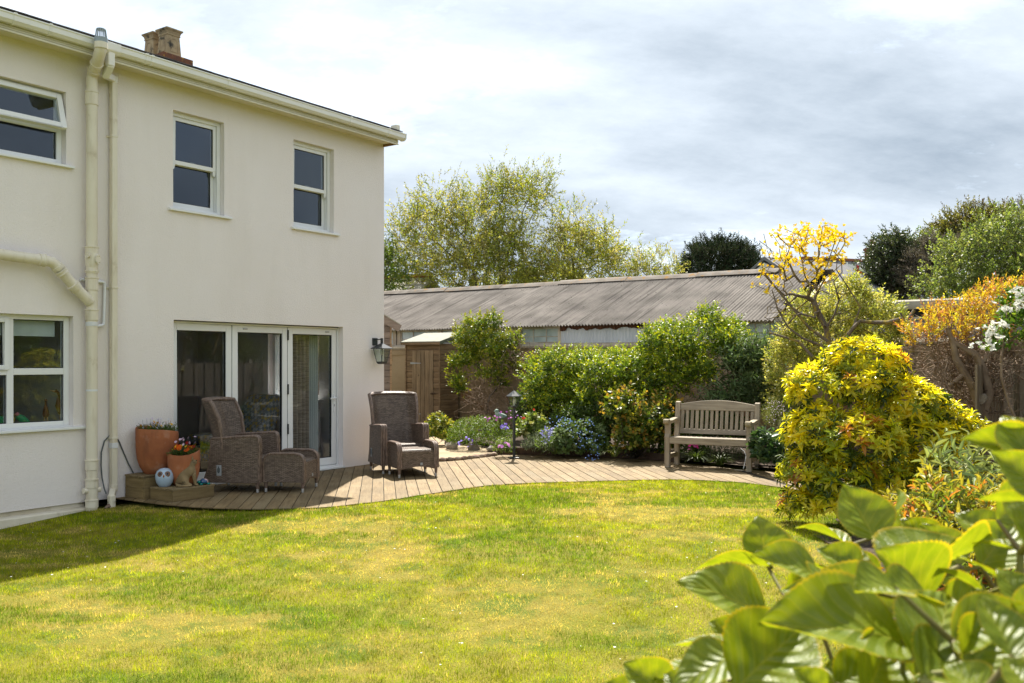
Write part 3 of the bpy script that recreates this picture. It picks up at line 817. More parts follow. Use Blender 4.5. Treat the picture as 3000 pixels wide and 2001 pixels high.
# ---- windows
def frame_bars(mb, x0, x1, z0, z1, w, y0, y1, wt=None, wb=None):
    wt = wt or w; wb = wb or w
    mb.box(x0, y0, z0, x0 + w, y1, z1); mb.box(x1 - w, y0, z0, x1, y1, z1)
    mb.box(x0 + w, y0, z1 - wt, x1 - w, y1, z1); mb.box(x0 + w, y0, z0, x1 - w, y1, z0 + wb)
def pane(x0, x1, z0, z1, y, par, name='pane', th=0.012):
    g = MB(); g.box(x0 - 0.004, y - 0.006, z0 - 0.004, x1 + 0.004, y - 0.002, z1 + 0.004)
    # dark gasket line
    gk = MB(); frame_bars(gk, x0 - 0.004, x1 + 0.004, z0 - 0.004, z1 + 0.004, th, y - 0.009, y + 0.004)
    o = MB().box(x0, y - 0.003, z0, x1, y + 0.003, z1).build(name, M['glass'], par, smooth=0)
    gk.build('gasket', M['black'], par, smooth=0)
    return o
def sash_window(w, sill):
    x0, x1, z0, z1 = w
    e = empty('window', parent=house)
    e['label'] = 'white sliding sash window'
    mb = MB(); frame_bars(mb, x0 + 0.002, x1 - 0.002, z0 + 0.002, z1 - 0.002, 0.05, 0.075, 0.20, 0.045, 0.05); mb.build('frame', M['upvc'], e, smooth=0, bevel=0.004)
    zm = z0 + (z1 - z0) * 0.475
    a, b = x0 + 0.054, x1 - 0.054
    mb = MB(); frame_bars(mb, a, b, zm, z1 - 0.05, 0.045, 0.095, 0.135, 0.045, 0.05)
    for xx in (a, b - 0.045):    # sash horns
        mb.prism([(xx, zm), (xx + 0.045, zm), (xx + 0.04, zm - 0.035), (xx + 0.03, zm - 0.06), (xx + 0.008, zm - 0.06), (xx + 0.002, zm - 0.03)], 'y', 0.097, 0.133)
    mb.build('upper_sash', M['upvc'], e, smooth=0, bevel=0.003)
    mb = MB(); frame_bars(mb, a, b, z0 + 0.052, zm + 0.035, 0.045, 0.145, 0.185, 0.04, 0.06); mb.build('lower_sash', M['upvc'], e, smooth=0, bevel=0.003)
    pane(a + 0.045, b - 0.045, zm + 0.05, z1 - 0.095, 0.115, e, 'upper_pane')
    pane(a + 0.045, b - 0.045, z0 + 0.112, zm - 0.005, 0.165, e, 'lower_pane')
    mb = MB(); mb.box((a + b) / 2 - 0.03, 0.14, zm + 0.05, (a + b) / 2 + 0.03, 0.16, zm + 0.07); mb.box((a + b) / 2 - 0.012, 0.132, zm + 0.055, (a + b) / 2 + 0.05, 0.142, zm + 0.066); mb.build('latch', M['upvc'], e, smooth=0)
    mb = MB(); mb.prism([(-0.045, z0 - 0.022), (-0.045, z0 + 0.002), (-0.01, z0 + 0.012), (0.075, z0 + 0.012), (0.075, z0 + 0.003), (0.001, z0 + 0.001), (0.001, z0 - 0.022)], 'x', sill[0], sill[1])
    mb.build('sill', M['upvc'], e, smooth=0, bevel=0.003)
sash_window(w1, (hx(493, 611)[0], hx(675, 640)[0]))
sash_window(w2, (hx(852, 666)[0], hx(992, 690)[0]))
# lower left casement window
e = empty('window', parent=house); e['label'] = 'wide white casement window with roller blind'
x0, x1, z0, z1 = wll
xm = hx(27, 1000, -0.1)[0]; zt_ = hx(150, 1088, -0.1)[1]
mb = MB(); frame_bars(mb, x0, x1 - 0.002, z0 + 0.002, z1 - 0.002, 0.06, 0.08, 0.15, 0.05, 0.06)
mb.box(xm - 0.035, 0.08, z0 + 0.062, xm + 0.035, 0.15, z1 - 0.052); mb.box(xm + 0.035, 0.082, zt_ - 0.035, x1 - 0.062, 0.148, zt_ + 0.035)
mb.box(x0 + 0.06, 0.082, zt_ - 0.035, xm - 0.035, 0.148, zt_ + 0.035)
mb.build('frame', M['upvc'], e, smooth=0, bevel=0.005)
mb = MB(); frame_bars(mb, x0 + 0.05, xm - 0.015, zt_ + 0.02, z1 - 0.04, 0.05, 0.060, 0.10); mb.build('opening_sash', M['upvc'], e, smooth=0, bevel=0.005)
for (a, b, c, d) in ((xm + 0.035, x1 - 0.062, zt_ + 0.035, z1 - 0.052), (xm + 0.035, x1 - 0.062, z0 + 0.062, zt_ - 0.035), (x0 + 0.10, xm - 0.065, zt_ + 0.07, z1 - 0.09), (x0 + 0.06, xm - 0.035, z0 + 0.062, zt_ - 0.035)):
    pane(a, b, c, d, 0.11, e)
MB().prism([(-0.05, z0 - 0.03), (-0.05, z0 - 0.005), (0.075, z0 + 0.012), (0.075, z0 + 0.003), (0.001, z0 - 0.012), (0.001, z0 - 0.03)], 'x', XL, hx(247, 1250)[0]).build('sill', M['upvc'], e, smooth=0, bevel=0.003)
MB().box(xm - 0.6, 0.20, hx(100, 985, -0.2)[1], x1 - 0.10, 0.205, z1).build('roller_blind', M['blind'], e, smooth=0)
MB().box(XL + 0.3, 0.155, z0 - 0.02, x1 - 0.001, 0.50, z0 + 0.02).build('inner_sill', M['upvc'], e, smooth=0)
# upper left window with its top light open
e = empty('window', parent=house); e['label'] = 'white window with its top light propped open'
x0, x1, z0, z1 = wul
zt_ = z0 + (z1 - z0) * 0.49
mb = MB(); frame_bars(mb, x0, x1 - 0.002, z0 + 0.002, z1 - 0.002, 0.055, 0.085, 0.155, 0.05, 0.06); mb.box(x0 + 0.055, 0.087, zt_ - 0.03, x1 - 0.057, 0.153, zt_ + 0.03); mb.build('frame', M['upvc'], e, smooth=0, bevel=0.004)
pane(x0 + 0.055, x1 - 0.057, z0 + 0.062, zt_ - 0.03, 0.12, e)
sh = z1 - zt_ - 0.0
ls = empty('opening_light', (0, 0.088, z1 - 0.03), 0, e); ls.rotation_euler = (R(-17), 0, 0)
mb = MB(); frame_bars(mb, x0 + 0.02, x1 - 0.02, -sh, 0.0, 0.06, -0.035, 0.03); mb.build('sash', M['upvc'], ls, smooth=0, bevel=0.006)
MB().box(x0 + 0.08, -0.003, -sh + 0.06, x1 - 0.08, 0.003, -0.06).build('pane', M['glass'], ls, smooth=0)
MB().prism([(-0.05, z0 - 0.03), (-0.05, z0 - 0.005), (0.08, z0 + 0.012), (0.08, z0 + 0.003), (0.001, z0 - 0.012), (0.001, z0 - 0.03)], 'x', XL, hx(213, 492)[0]).build('sill', M['upvc'], e, smooth=0, bevel=0.003)
# gable window
e = empty('window', parent=house); e['label'] = 'window in the end wall'
mb = MB()
for (a, b, c, d) in ((gw[0], gw[0] + 0.06, gw[2], gw[3]), (gw[1] - 0.06, gw[1], gw[2], gw[3]), (gw[0] + 0.06, gw[1] - 0.06, gw[2], gw[2] + 0.06), (gw[0] + 0.06, gw[1] - 0.06, gw[3] - 0.06, gw[3])):
    mb.box(-0.16, a, c, -0.10, b, d)
mb.build('frame', M['upvc'], e, smooth=0); MB().box(-0.133, gw[0] + 0.06, gw[2] + 0.06, -0.127, gw[1] - 0.06, gw[3] - 0.06).build('pane', M['glass'], e, smooth=0)
MB().box(-0.5, gw[0] - 0.1, gw[2] - 0.05, -0.165, gw[1] + 0.1, gw[2] - 0.003).build('inner_sill', M['upvc'], e, smooth=0)

# ---- bifold door
door = empty('bifold_door', parent=house); door['label'] = 'white three leaf glazed bifold door'
Y0 = 0.10
mb = MB(); frame_bars(mb, dL + 0.002, dR - 0.002, 0.001, dT - 0.012, 0.025, Y0 - 0.01, Y0 + 0.09, 0.02, 0.045); mb.build('frame', M['upvc'], door, smooth=0, bevel=0.003)
MB().box(dL, Y0 - 0.005, dT - 0.012, dR, Y0 + 0.05, dT - 0.001).build('head_seal', M['black'], door, smooth=0)
jx = [dL + 0.027, hx(680.5, 1000, -Y0)[0], hx(843.5, 1000, -Y0)[0], dR - 0.027]
for i in range(3):
    a, b = jx[i] + 0.005, jx[i + 1] - 0.005
    zb, zt2 = 0.055, dT - 0.036
    lf = MB(); frame_bars(lf, a, b, zb, zt2, 0.088, Y0 + 0.005, Y0 + 0.065, 0.085, 0.105)
    l = lf.build('door_leaf', M['upvc'], door, smooth=0, bevel=0.006)
    MB().box(a + 0.088, Y0 + 0.030, zb + 0.105, b - 0.088, Y0 + 0.036, zt2 - 0.085).build('pane', M['glass'], l, smooth=0)
    gk = MB(); frame_bars(gk, a + 0.086, b - 0.086, zb + 0.103, zt2 - 0.083, 0.014, Y0 + 0.022, Y0 + 0.045); gk.build('gasket', M['black'], l, smooth=0)
    if i < 2:
        MB().box(b + 0.0005, Y0 + 0.012, 0.06, b + 0.0095, Y0 + 0.05, zt2).build('leaf_seal', M['black'], door, smooth=0)
    if i == 1:
        for z in (0.55, 1.1, 1.85):
            MB().tube([(b + 0.005, Y0 - 0.004, z), (b + 0.005, Y0 - 0.004, z + 0.14)], 0.011, 8).build('hinge', M['black'], door)
    if i > 0:
        vx = a + (b - a) * (0.22 if i == 1 else 0.8)
        MB().box(vx - 0.035, Y0 - 0.006, zt2 - 0.05, vx + 0.035, Y0 + 0.006, zt2 - 0.03).build('magnet_catch', M['silver'], l, smooth=0, bevel=0.003)
hxx = (jx[3] - 0.055)
mb = MB(); mb.prism([(hxx - 0.016 + 0.016 * 0, z) for z in (0.82,)] + [(hxx + 0.016, 0.82), (hxx + 0.016, 1.08), (hxx, 1.095), (hxx - 0.016, 1.08)], 'y', Y0 - 0.008, Y0 + 0.005)
mb.tube([(hxx, Y0, 1.02), (hxx, Y0 - 0.045, 1.02), (hxx - 0.012, Y0 - 0.055, 1.02), (hxx - 0.12, Y0 - 0.055, 1.018)], 0.011, 8)
mb.build('handle', M['upvc'], door); MB().box(hxx - 0.004, Y0 - 0.0095, 0.90, hxx + 0.004, Y0 - 0.0075, 0.93).build('keyhole', M['black'], door, smooth=0)
MB().box(dL - 0.02, -0.045, 0.004, dR, Y0 - 0.012, 0.028).build('threshold', M['upvc'], door, smooth=0, bevel=0.004)

# ---- pipes on the wall
def hp(px, py, out_): x, z = hx(px, py, out_); return (x, -out_, z)
sp = empty('soil_pipe', parent=house); sp['label'] = 'thick cream soil pipe with grey vent cowl'
PX = hx(269, 1000, 0.10)[0]
top = [hp(270, 235, 0.10), hp(283, 196, 0.30), hp(295, 160, 0.47), hp(296, 118, 0.47)]
path = [(PX, -0.10, -0.16), (PX, -0.10, hx(269, 235, 0.1)[1]), (PX + 0.0, -0.13, hx(269, 215, 0.1)[1]),
        (hx(284, 190, 0.32)[0], -0.33, hx(284, 180, 0.32)[1]), (hx(294, 155, 0.46)[0], -0.455, hx(294, 152, 0.46)[1]), (hx(296, 118, 0.47)[0], -0.47, hx(296, 140, 0.47)[1]), (hx(296, 118, 0.47)[0], -0.47, hx(296, 117, 0.47)[1])]
MB().tube(path, 0.060, 20).build('pipe', M['pipe'], sp)
def collar(z0, z1, r=0.068, x=PX, y=-0.10, mat='pipe', lip=0.006):
    mb = MB().lathe([(r - 0.009, z0 - 0.004), (r, z0), (r, z1 - 0.02), (r + lip, z1 - 0.016), (r + lip, z1 - 0.002), (r - 0.009, z1)], 20, (x, y, 0))
    mb.build('collar', M[mat], sp)
for (pa, pb) in ((308, 268), (760, 722), (800, 792), (850, 812), (938, 906), (1376, 1346), (1428, 1402), (1486, 1462)):
    collar(hx(269, pa, 0.1)[1], hx(269, pb, 0.1)[1])
collar(hx(269, 955, 0.1)[1], hx(269, 943, 0.1)[1], 0.064, mat='whitepipe', lip=0)
collar(hx(269, 1146, 0.1)[1], hx(269, 1140, 0.1)[1], 0.0615, mat='whitepipe', lip=0)
cxp, cyp, czp = path[-1]
mb = MB().lathe([(0.06, -0.03), (0.067, -0.03), (0.067, 0.02), (0.06, 0.022)], 20, (cxp, cyp, czp))
for k in range(14):
    a = 2 * math.pi * k / 14
    mb.bar((cxp + 0.060 * math.cos(a), cyp + 0.060 * math.sin(a), czp + 0.015), (cxp + 0.047 * math.cos(a), cyp + 0.047 * math.sin(a), czp + 0.11), 0.006, 0.006)
mb.lathe([(0.045, 0.105), (0.050, 0.108), (0.046, 0.118), (0.018, 0.122), (0.018, 0.112)], 20, (cxp, cyp, czp)); mb.build('vent_cowl', M['grey_plastic'], sp)
MB().lathe([(0.058, -0.10), (0.069, -0.095), (0.069, -0.03), (0.062, -0.028)], 20, (cxp, cyp, czp)).build('collar', M['pipe'], sp)
mz = (path[3][2] + path[2][2]) / 2
for f in (0.25, 0.8):
    pa = Vector(path[2]).lerp(Vector(path[3]), f); dd = (Vector(path[3]) - Vector(path[2])).normalized()
    MB().tube([pa - dd * 0.02, pa - dd * 0.018, pa + dd * 0.018, pa + dd * 0.02], [0.058, 0.069, 0.069, 0.058], 20).build('collar', M['pipe'], sp)
# access junction with bosses
jz = hx(269, 757, 0.1)[1]
mb = MB().lathe([(0.06, -0.10), (0.07, -0.06), (0.073, 0.0), (0.07, 0.05), (0.06, 0.09)], 20, (PX, -0.10, jz))
mb.tube([(PX, -0.10, jz + 0.02), (PX - 0.085, -0.15, jz + 0.02)], 0.024, 12); mb.tube([(PX, -0.10, jz + 0.02), (PX + 0.09, -0.10, jz + 0.02)], 0.022, 12)
mb.build('junction', M['pipe'], sp)
ov = MB(); n = 20
d1 = Vector((0.35, -0.94, 0))
s1 = Vector((0.94, 0.35, 0))
c0 = Vector((PX, -0.10, jz - 0.01)) + d1 * 0.07
ring = [c0 + s1 * 0.036 * math.cos(2 * math.pi * k / n) + Vector((0, 0, 1)) * 0.055 * math.sin(2 * math.pi * k / n) for k in range(n)]
ov.add(ring + [p + d1 * 0.014 for p in ring], [tuple(range(n, 2 * n))] + [(k, (k + 1) % n, (k + 1) % n + n, k + n) for k in range(n)])
for a in (0.8, 2.3, 3.9, 5.5):
    q = c0 + s1 * 0.028 * math.cos(a) + Vector((0, 0, 1)) * 0.044 * math.sin(a) + d1 * 0.014
    ov.tube([q, q + d1 * 0.008], 0.006, 8)
ov.build('access_cover', M['pipe'], sp)
bz = hx(269, 1436, 0.1)[1]
MB().tube([(PX - 0.10, -0.10, bz), (PX + 0.10, -0.10, bz)], 0.03, 14).build('boss', M['pipe'], sp)
# horizontal branch waste pipe
wp = empty('waste_pipe', parent=house); wp['label'] = 'cream branch pipe bending into the soil pipe'
pts = [hp(-260, 712, 0.12), hp(0, 745, 0.12), hp(130, 763, 0.12), hp(152, 768, 0.12), hp(168, 782, 0.12), hp(215, 836, 0.12), hp(264, 886, 0.115)]
MB().tube(pts, 0.058, 20).build('pipe', M['pipe'], wp)
for a, b in ((1, 2, ), (4, 5)):
    P0, P1 = Vector(pts[a]), Vector(pts[b]); d = (P1 - P0).normalized(); L_ = (P1 - P0).length
    for f in ((0.93,) if a == 1 else (0.08, 0.22)):
        q = P0 + d * L_ * f
        MB().tube([q - d * 0.035, q - d * 0.03, q + d * 0.02, q + d * 0.024, q + d * 0.035], [0.058, 0.066, 0.066, 0.071, 0.071], 20).build('collar', M['pipe'], wp)
P0, P1 = Vector(pts[5]), Vector(pts[6]); d = (P1 - P0).normalized()
MB().tube([P0 - d * 0.02, P0 - d * 0.015, P0 + d * 0.05, P0 + d * 0.055], [0.058, 0.072, 0.066, 0.058], 20).build('collar', M['pipe'], wp)
# small white overflow pipe
op = [hp(236, 818, 0.03), hp(262, 823, 0.03), hp(300, 826, 0.03), hp(306, 829, 0.03), hp(307, 836, 0.03), hp(304, 944, 0.03), hp(302, 951, 0.035), hp(296, 954, 0.05), hp(280, 956, 0.09)]
MB().tube(op, 0.0165, 12).build('overflow_pipe', M['whitepipe'], house)
# square downpipe
dp = empty('downpipe', parent=house); dp['label'] = 'square cream downpipe with elbow at its foot'
DX = hx(332, 1000, 0.05)[0]
zt3 = hx(331, 236, 0.05)[1]; zb3 = hx(331, 1432, 0.05)[1]
MB().box(DX - 0.033, -0.085, zb3, DX + 0.033, -0.02, zt3).build('pipe', M['pipe'], dp, smooth=0, bevel=0.006)
def sqtube(pts, w, name, mat, par):
    mb = MB()
    for i in range(len(pts) - 1): mb.bar(pts[i], pts[i + 1], w, w)
    return mb
gx, gz = hx(322, 170, 0.34)
mb = MB(); mb.bar((gx, -0.34, 4.95), (gx, -0.34, 4.78), 0.08, 0.08); mb.bar((gx, -0.355, 4.80), (gx + 0.03, -0.20, 4.70), 0.075, 0.07); mb.bar((gx + 0.03, -0.22, 4.712), (DX, -0.05, zt3 + 0.02), 0.072, 0.07)
mb.bar((DX, -0.052, zt3 + 0.05), (DX, -0.052, zt3 - 0.03), 0.074, 0.074); mb.build('offset_bend', M['gutter'], dp, smooth=0, bevel=0.012)
MB().prism([(-0.286, 4.915), (-0.36, 4.912), (-0.398, 4.945), (-0.404, 5.032), (-0.286, 5.032)], 'x', gx - 0.10, gx + 0.10).build('gutter_outlet', M['gutter'], dp, smooth=0, bevel=0.01)
for pyb in (400, 843, 1283):
    z = hx(331, pyb, 0.05)[1]; mb = MB(); mb.box(DX - 0.037, -0.089, z - 0.012, DX + 0.037, -0.001, z + 0.012); mb.box(DX - 0.06, -0.012, z - 0.012, DX + 0.06, -0.001, z + 0.012); mb.build('bracket', M['pipe'], dp, smooth=0, bevel=0.003)
z = hx(331, 1305, 0.05)[1]; MB().box(DX - 0.0375, -0.0895, z - 0.03, DX + 0.0375, -0.0155, z + 0.03).build('connector', M['whitepipe'], dp, smooth=0, bevel=0.003)
mb = MB(); mb.bar((DX, -0.0525, zb3 + 0.06), (DX, -0.0525, zb3 - 0.03), 0.072, 0.072); mb.bar((DX, -0.05, zb3 - 0.01), (DX - 0.10, -0.17, zb3 - 0.085), 0.068, 0.072); mb.bar((DX - 0.095, -0.165, zb3 - 0.05), (DX - 0.095, -0.165, -0.2), 0.07, 0.07); mb.build('shoe', M['pipe'], dp, smooth=0, bevel=0.012)
# cable on the wall
cb = [hp(324, 1273, 0.012), hp(306, 1292, 0.012), hp(297, 1325, 0.015), hp(296, 1365, 0.02), hp(299, 1400, 0.03), hp(305, 1430, 0.08), hp(311, 1446, 0.12)]
mb = MB().tube([HF.world(*[p[0], p[1]], z=p[2]) for p in cb], 0.0075, 8)
cb2 = [hp(340, 1277, 0.012), hp(350, 1296, 0.012), hp(362, 1326, 0.012), hp(376, 1358, 0.015), hp(392, 1388, 0.03)]
mb.tube([HF.world(p[0], p[1], p[2]) for p in cb], 0.0075, 8).tube([HF.world(p[0], p[1], p[2]) for p in cb2], 0.0075, 8)
tag(mb.build('cable', M['cable']), 'grey cable looped behind the square downpipe', 'cable')
# ------------------------------------------------------------------ inside the house, seen through the glass
def hthing(name, x, y, z, rz=0.0):
    return empty(name, HF.world(x, y, z), WALL_ANG + rz)
m, t, b = newmat('geometric_fabric')
v = coords(t, (1, 1, 1), rnd=False)
br = N(t, 'ShaderNodeTexChecker'); br.inputs['Scale'].default_value = 22.0
br.inputs['Color1'].default_value = (0.42, 0.40, 0.36, 1); br.inputs['Color2'].default_value = (0.20, 0.205, 0.21, 1)
rt = N(t, 'ShaderNodeMapping'); rt.inputs['Rotation'].default_value = (R(30), R(45), R(20)); t.links.new(v.outputs[0], rt.inputs[0]); t.links.new(rt.outputs[0], br.inputs['Vector'])
ck = N(t, 'ShaderNodeTexChecker'); ck.inputs['Scale'].default_value = 11.0; ck.inputs['Color1'].default_value = (1, 1, 1, 1); ck.inputs['Color2'].default_value = (0, 0, 0, 1)
t.links.new(rt.outputs[0], ck.inputs['Vector'])
fc = N(t, 'ShaderNodeMath', operation='MULTIPLY'); t.links.new(br.outputs['Fac'], fc.inputs[0]); t.links.new(ck.outputs['Fac'], fc.inputs[1])
t.links.new(mixc(t, fc.outputs[0], br.outputs['Color'], (0.48, 0.33, 0.07)), b.inputs['Base Color']); b.inputs['Roughness'].default_value = 0.9
M['fabric'] = m
ac = hthing('armchair', -1.75, 1.15, 0.03, R(0)); tag(ac, 'indoor armchair in grey and mustard geometric fabric behind the glass', 'armchair')
MB().box(-0.75, -0.33, 0.14, 0.10, 0.33, 0.36).build('seat_base', M['fabric'], ac, bevel=0.03)
MB().box(-0.76, -0.27, 0.36, 0.02, 0.27, 0.50).build('seat_cushion', M['fabric'], ac, bevel=0.04)
MB().prism([(0.0, 0.14), (0.22, 0.14), (0.50, 0.98), (0.40, 1.04), (0.30, 1.0), (-0.03, 0.40)], 'y', -0.30, 0.30).build('backrest', M['fabric'], ac, bevel=0.03)
for x in (-0.65, 0.10):
    for y in (-0.25, 0.25): MB().lathe([(0.014, 0.0), (0.022, 0.14)], 10, (x, y, 0)).build('leg', M['ducknut'], ac)
def drape(name, x0, x1, y, z0, z1, amp, waves, mat, label, cat):
    mb = MB(); n = 60; vs = []
    for th in (0, 0.006):
        for z in (z0, z1):
            for i in range(n + 1):
                f = i / n
                vs.append((x0 + (x1 - x0) * f, y + th + amp * math.sin(f * waves * 2 * math.pi) * (1.0 if z == z0 else 0.7), z))
    k = n + 1
    fs = [(i, i + 1, k + i + 1, k + i) for i in range(n)] + [(2 * k + i + 1, 2 * k + i, 3 * k + i, 3 * k + i + 1) for i in range(n)]
    mb.add(vs, fs)
    o = mb.build(name, mat, None, HF.world(0, 0, 0), (0, 0, WALL_ANG), smooth=60)
    return tag(o, label, cat)
drape('curtain', -1.52, -1.22, 0.36, 0.06, 2.30, 0.035, 4, M['curtain'], 'woven brown curtain drawn back beside the door handle', 'curtain')
drape('sheer_curtain', -1.21, -1.0, 0.40, 0.06, 2.30, 0.02, 5, M['sheer'], 'pale sheer curtain next to the woven brown one', 'curtain')
drape('curtain', -3.76, -3.70, 0.36, 0.06, 2.30, 0.02, 1, M['curtain'], 'narrow edge of brown curtain at the left end of the bifold door', 'curtain')
rd = hthing('radiator', -0.36, 1.7, 0.2); tag(rd, 'white panel radiator below the indoor window sill', 'radiator')
for i in range(14):
    MB().box(-0.05, -0.7 + i * 0.1, 0, 0.0, -0.7 + i * 0.1 + 0.085, 0.6).build('radiator_section', M['upvc'], rd, bevel=0.012)
o = MB().lathe([(0.05, 0), (0.09, 0.04), (0.115, 0.14), (0.105, 0.22), (0.05, 0.27), (0.03, 0.26)], 20).build('red_vase', M['red'], None, HF.world(-0.33, 1.55, gw[2] - 0.002)); tag(o, 'shiny red vase on the indoor window sill', 'vase')
o = MB().lathe([(0.0, 0), (0.10, 0.02), (0.15, 0.10), (0.15, 0.2), (0.10, 0.28), (0.0, 0.30)], 20).build('glass_ball', pbr('crackle_ball', (0.20, 0.23, 0.24), (0.12, 0.14, 0.15), 20, 0.15), None, HF.world(dL + 0.36, 0.42, 0.03)); tag(o, 'grey crackled ball ornament just inside the left door leaf', 'ornament')
# ornaments on the kitchen window sill
zs_ = wll[2] + 0.02
def sill_obj(name, px, out_=-0.27, rz=0.0):
    return empty(name, HF.world(hx(px, 1230, out_)[0], -out_, zs_), WALL_ANG + rz)
def duck(px, s, label, rz=0.0):
    e = sill_obj('wooden_duck', px, -0.27, rz); tag(e, label, 'ornament')
    e.scale = (s, s, s)
    MB().tube([(0.17, 0, 0.16), (0.10, 0, 0.17), (0.02, 0, 0.23), (-0.03, 0, 0.33), (-0.035, 0, 0.44)], [0.008, 0.05, 0.075, 0.062, 0.032], 14).build('body', M['ducknut'], e)
    MB().tube([(-0.035, 0, 0.42), (-0.03, 0, 0.50), (-0.045, 0, 0.56), (-0.085, 0, 0.585), (-0.115, 0, 0.575)], [0.033, 0.022, 0.025, 0.032, 0.018], 12).build('neck', M['ducknut'], e)
    MB().tube([(-0.11, 0, 0.578), (-0.16, 0, 0.592), (-0.20, 0, 0.603)], [0.018, 0.012, 0.004], 8).build('beak', M['duckpale'], e)
    for y in (-0.03, 0.03): MB().tube([(0.02, y, 0.0), (0.015, y, 0.18)], [0.02, 0.015], 8).build('leg', M['duckpale'], e)
duck(177, 0.62, 'tall carved wooden duck with long neck inside the lower left window')
duck(134, 0.46, 'smaller carved wooden duck beside the tall one on the window sill', R(60))
e = sill_obj('parrot_ornament', 66, -0.27, R(0)); tag(e, 'green ceramic parrot with pink face on the window sill', 'ornament')
MB().tube([(-0.055, 0, 0.115), (-0.045, 0, 0.10), (-0.01, 0, 0.075), (0.05, 0, 0.04), (0.10, 0, 0.012)], [0.02, 0.03, 0.042, 0.026, 0.008], 14).build('body', M['green_gloss'], e)
MB().ellipsoid((-0.06, 0, 0.125), (0.026, 0.024, 0.024)).build('head', M['pinkface'], e)
MB().tube([(-0.082, 0, 0.125), (-0.092, 0, 0.112)], [0.008, 0.002], 8).build('beak', M['duckpale'], e); MB().ellipsoid((0.02, 0, 0.014), (0.04, 0.03, 0.016)).build('base', M['owl'], e)
e = sill_obj('watering_can', 12, -0.27, 0); tag(e, 'small green watering can with yellow handle at the left window edge', 'watering can')
MB().lathe([(0.06, 0), (0.062, 0.005), (0.055, 0.11), (0.05, 0.112)], 18).build('body', M['green_gloss'], e)
MB().tube([(0.055, 0, 0.02), (0.09, 0, 0.03), (0.105, 0, 0.07), (0.095, 0, 0.10), (0.05, 0, 0.105)], 0.008, 8).build('handle', M['yellow'], e)

# ------------------------------------------------------------------ planter boxes of deck boards, pots and ornaments by the wall
def planter_box(x0, x1, o0, o1, courses, label):
    e = empty('deck_board_plinth', HF.world(0, 0, 0), WALL_ANG); tag(e, label, 'plinth', 'deck board plinths by the wall')
    hh = 0.118; z = 0.001
    for k in range(courses):
        for (nm, a, b_, c_, d_) in (('front_board', x0, -o1, x1, -o1 + 0.026), ('side_board', x0, -o1 + 0.0265, x0 + 0.026, -o0), ('side_board', x1 - 0.026, -o1 + 0.0265, x1, -o0)):
            bo = MB()
            L_ = (c_ - a) if nm == 'front_board' else (d_ - b_)
            bo.box(-L_ / 2, -0.013, 0, L_ / 2, 0.013, hh)
            bo.build(nm, M['planter'], e, ((a + c_) / 2, (b_ + d_) / 2, z), (0, 0, 0 if nm == 'front_board' else math.pi / 2), smooth=0, bevel=0.004)
        z += hh + 0.002
    n = max(2, round((o1 - o0) / 0.125)); w = (o1 - o0) / n
    for k in range(n):
        MB().box(-(x1 - x0) / 2 - 0.012, -w / 2 + 0.003, 0, (x1 - x0) / 2 + 0.012, w / 2 - 0.003, 0.022).build('top_board', woodmat_top, e, ((x0 + x1) / 2, -o1 + w * (k + 0.5) - 0.006, z), (0, 0, 0), smooth=0, bevel=0.003)
    return z + 0.022
woodmat_top = woodmat('planter_top', (0.29, 0.22, 0.12), (0.19, 0.14, 0.07), 'x', 0.78, False, 0.1, groove=('Y', 0.0112))
zhi = planter_box(-4.40, -3.86, 0.03, 0.40, 2, 'taller two course deck board plinth under the big terracotta pot')
zlo = planter_box(-4.34, -3.80, 0.415, 0.84, 1, 'low one course deck board plinth carrying the cat and owl')
def wave_pot(name, x, o, z, r, h, label, tilt, flip):
    e = empty(name, HF.world(x, -o, z), WALL_ANG + flip); tag(e, label, 'plant pot', 'terracotta pots beside the bifold door')
    prof = [(0.58, 0.0), (0.63, 0.03), (0.80, 0.15), (0.92, 0.31), (0.98, 0.50), (1.0, 0.75), (1.0, 1.0)]
    n = 40; vs = []; fs = []
    rim = lambda a: 1.0 + tilt * math.sin(a) + 0.35 * tilt * math.sin(2 * a + 0.6)
    inner = [(0.94, 1.0), (0.90, 0.90), (0.86, 0.80)]
    allp = [(pr, pz, True) for pr, pz in prof] + [(0.975, 1.022, True)] + [(pr, pz, True) for pr, pz in inner]
    for pr, pz, _ in allp:
        for k in range(n):
            a = 2 * math.pi * k / n
            zz = pz * h * (1 + (rim(a) - 1) * max(0, (pz - 0.15)) / 0.85)
            vs.append((pr * r * math.cos(a), pr * r * math.sin(a), zz))
    for i in range(len(allp) - 1):
        for k in range(n): a, b_ = i * n + k, i * n + (k + 1) % n; fs.append((a, b_, b_ + n, a + n))
    fs.append(tuple(range(n - 1, -1, -1)))
    mb = MB(); mb.add(vs, fs); mb.build('pot', M['terracotta'], e, smooth=50)
    MB().lathe([(0.0, h * 0.84), (0.87 * r, h * 0.84), (0.87 * r, h * 0.80)], 24).build('soil', M['soil'], e)
    return e
pot_big = wave_pot('terracotta_pot', -4.13, 0.24, zhi, 0.235, 0.50, 'large terracotta pot of pale and yellow flowers on the taller plinth', 0.055, 0.9)
pot_small = wave_pot('terracotta_pot', -4.03, 0.60, zlo, 0.178, 0.375, 'smaller terracotta pot of orange daisies behind the stone cat', 0.07, -1.2)
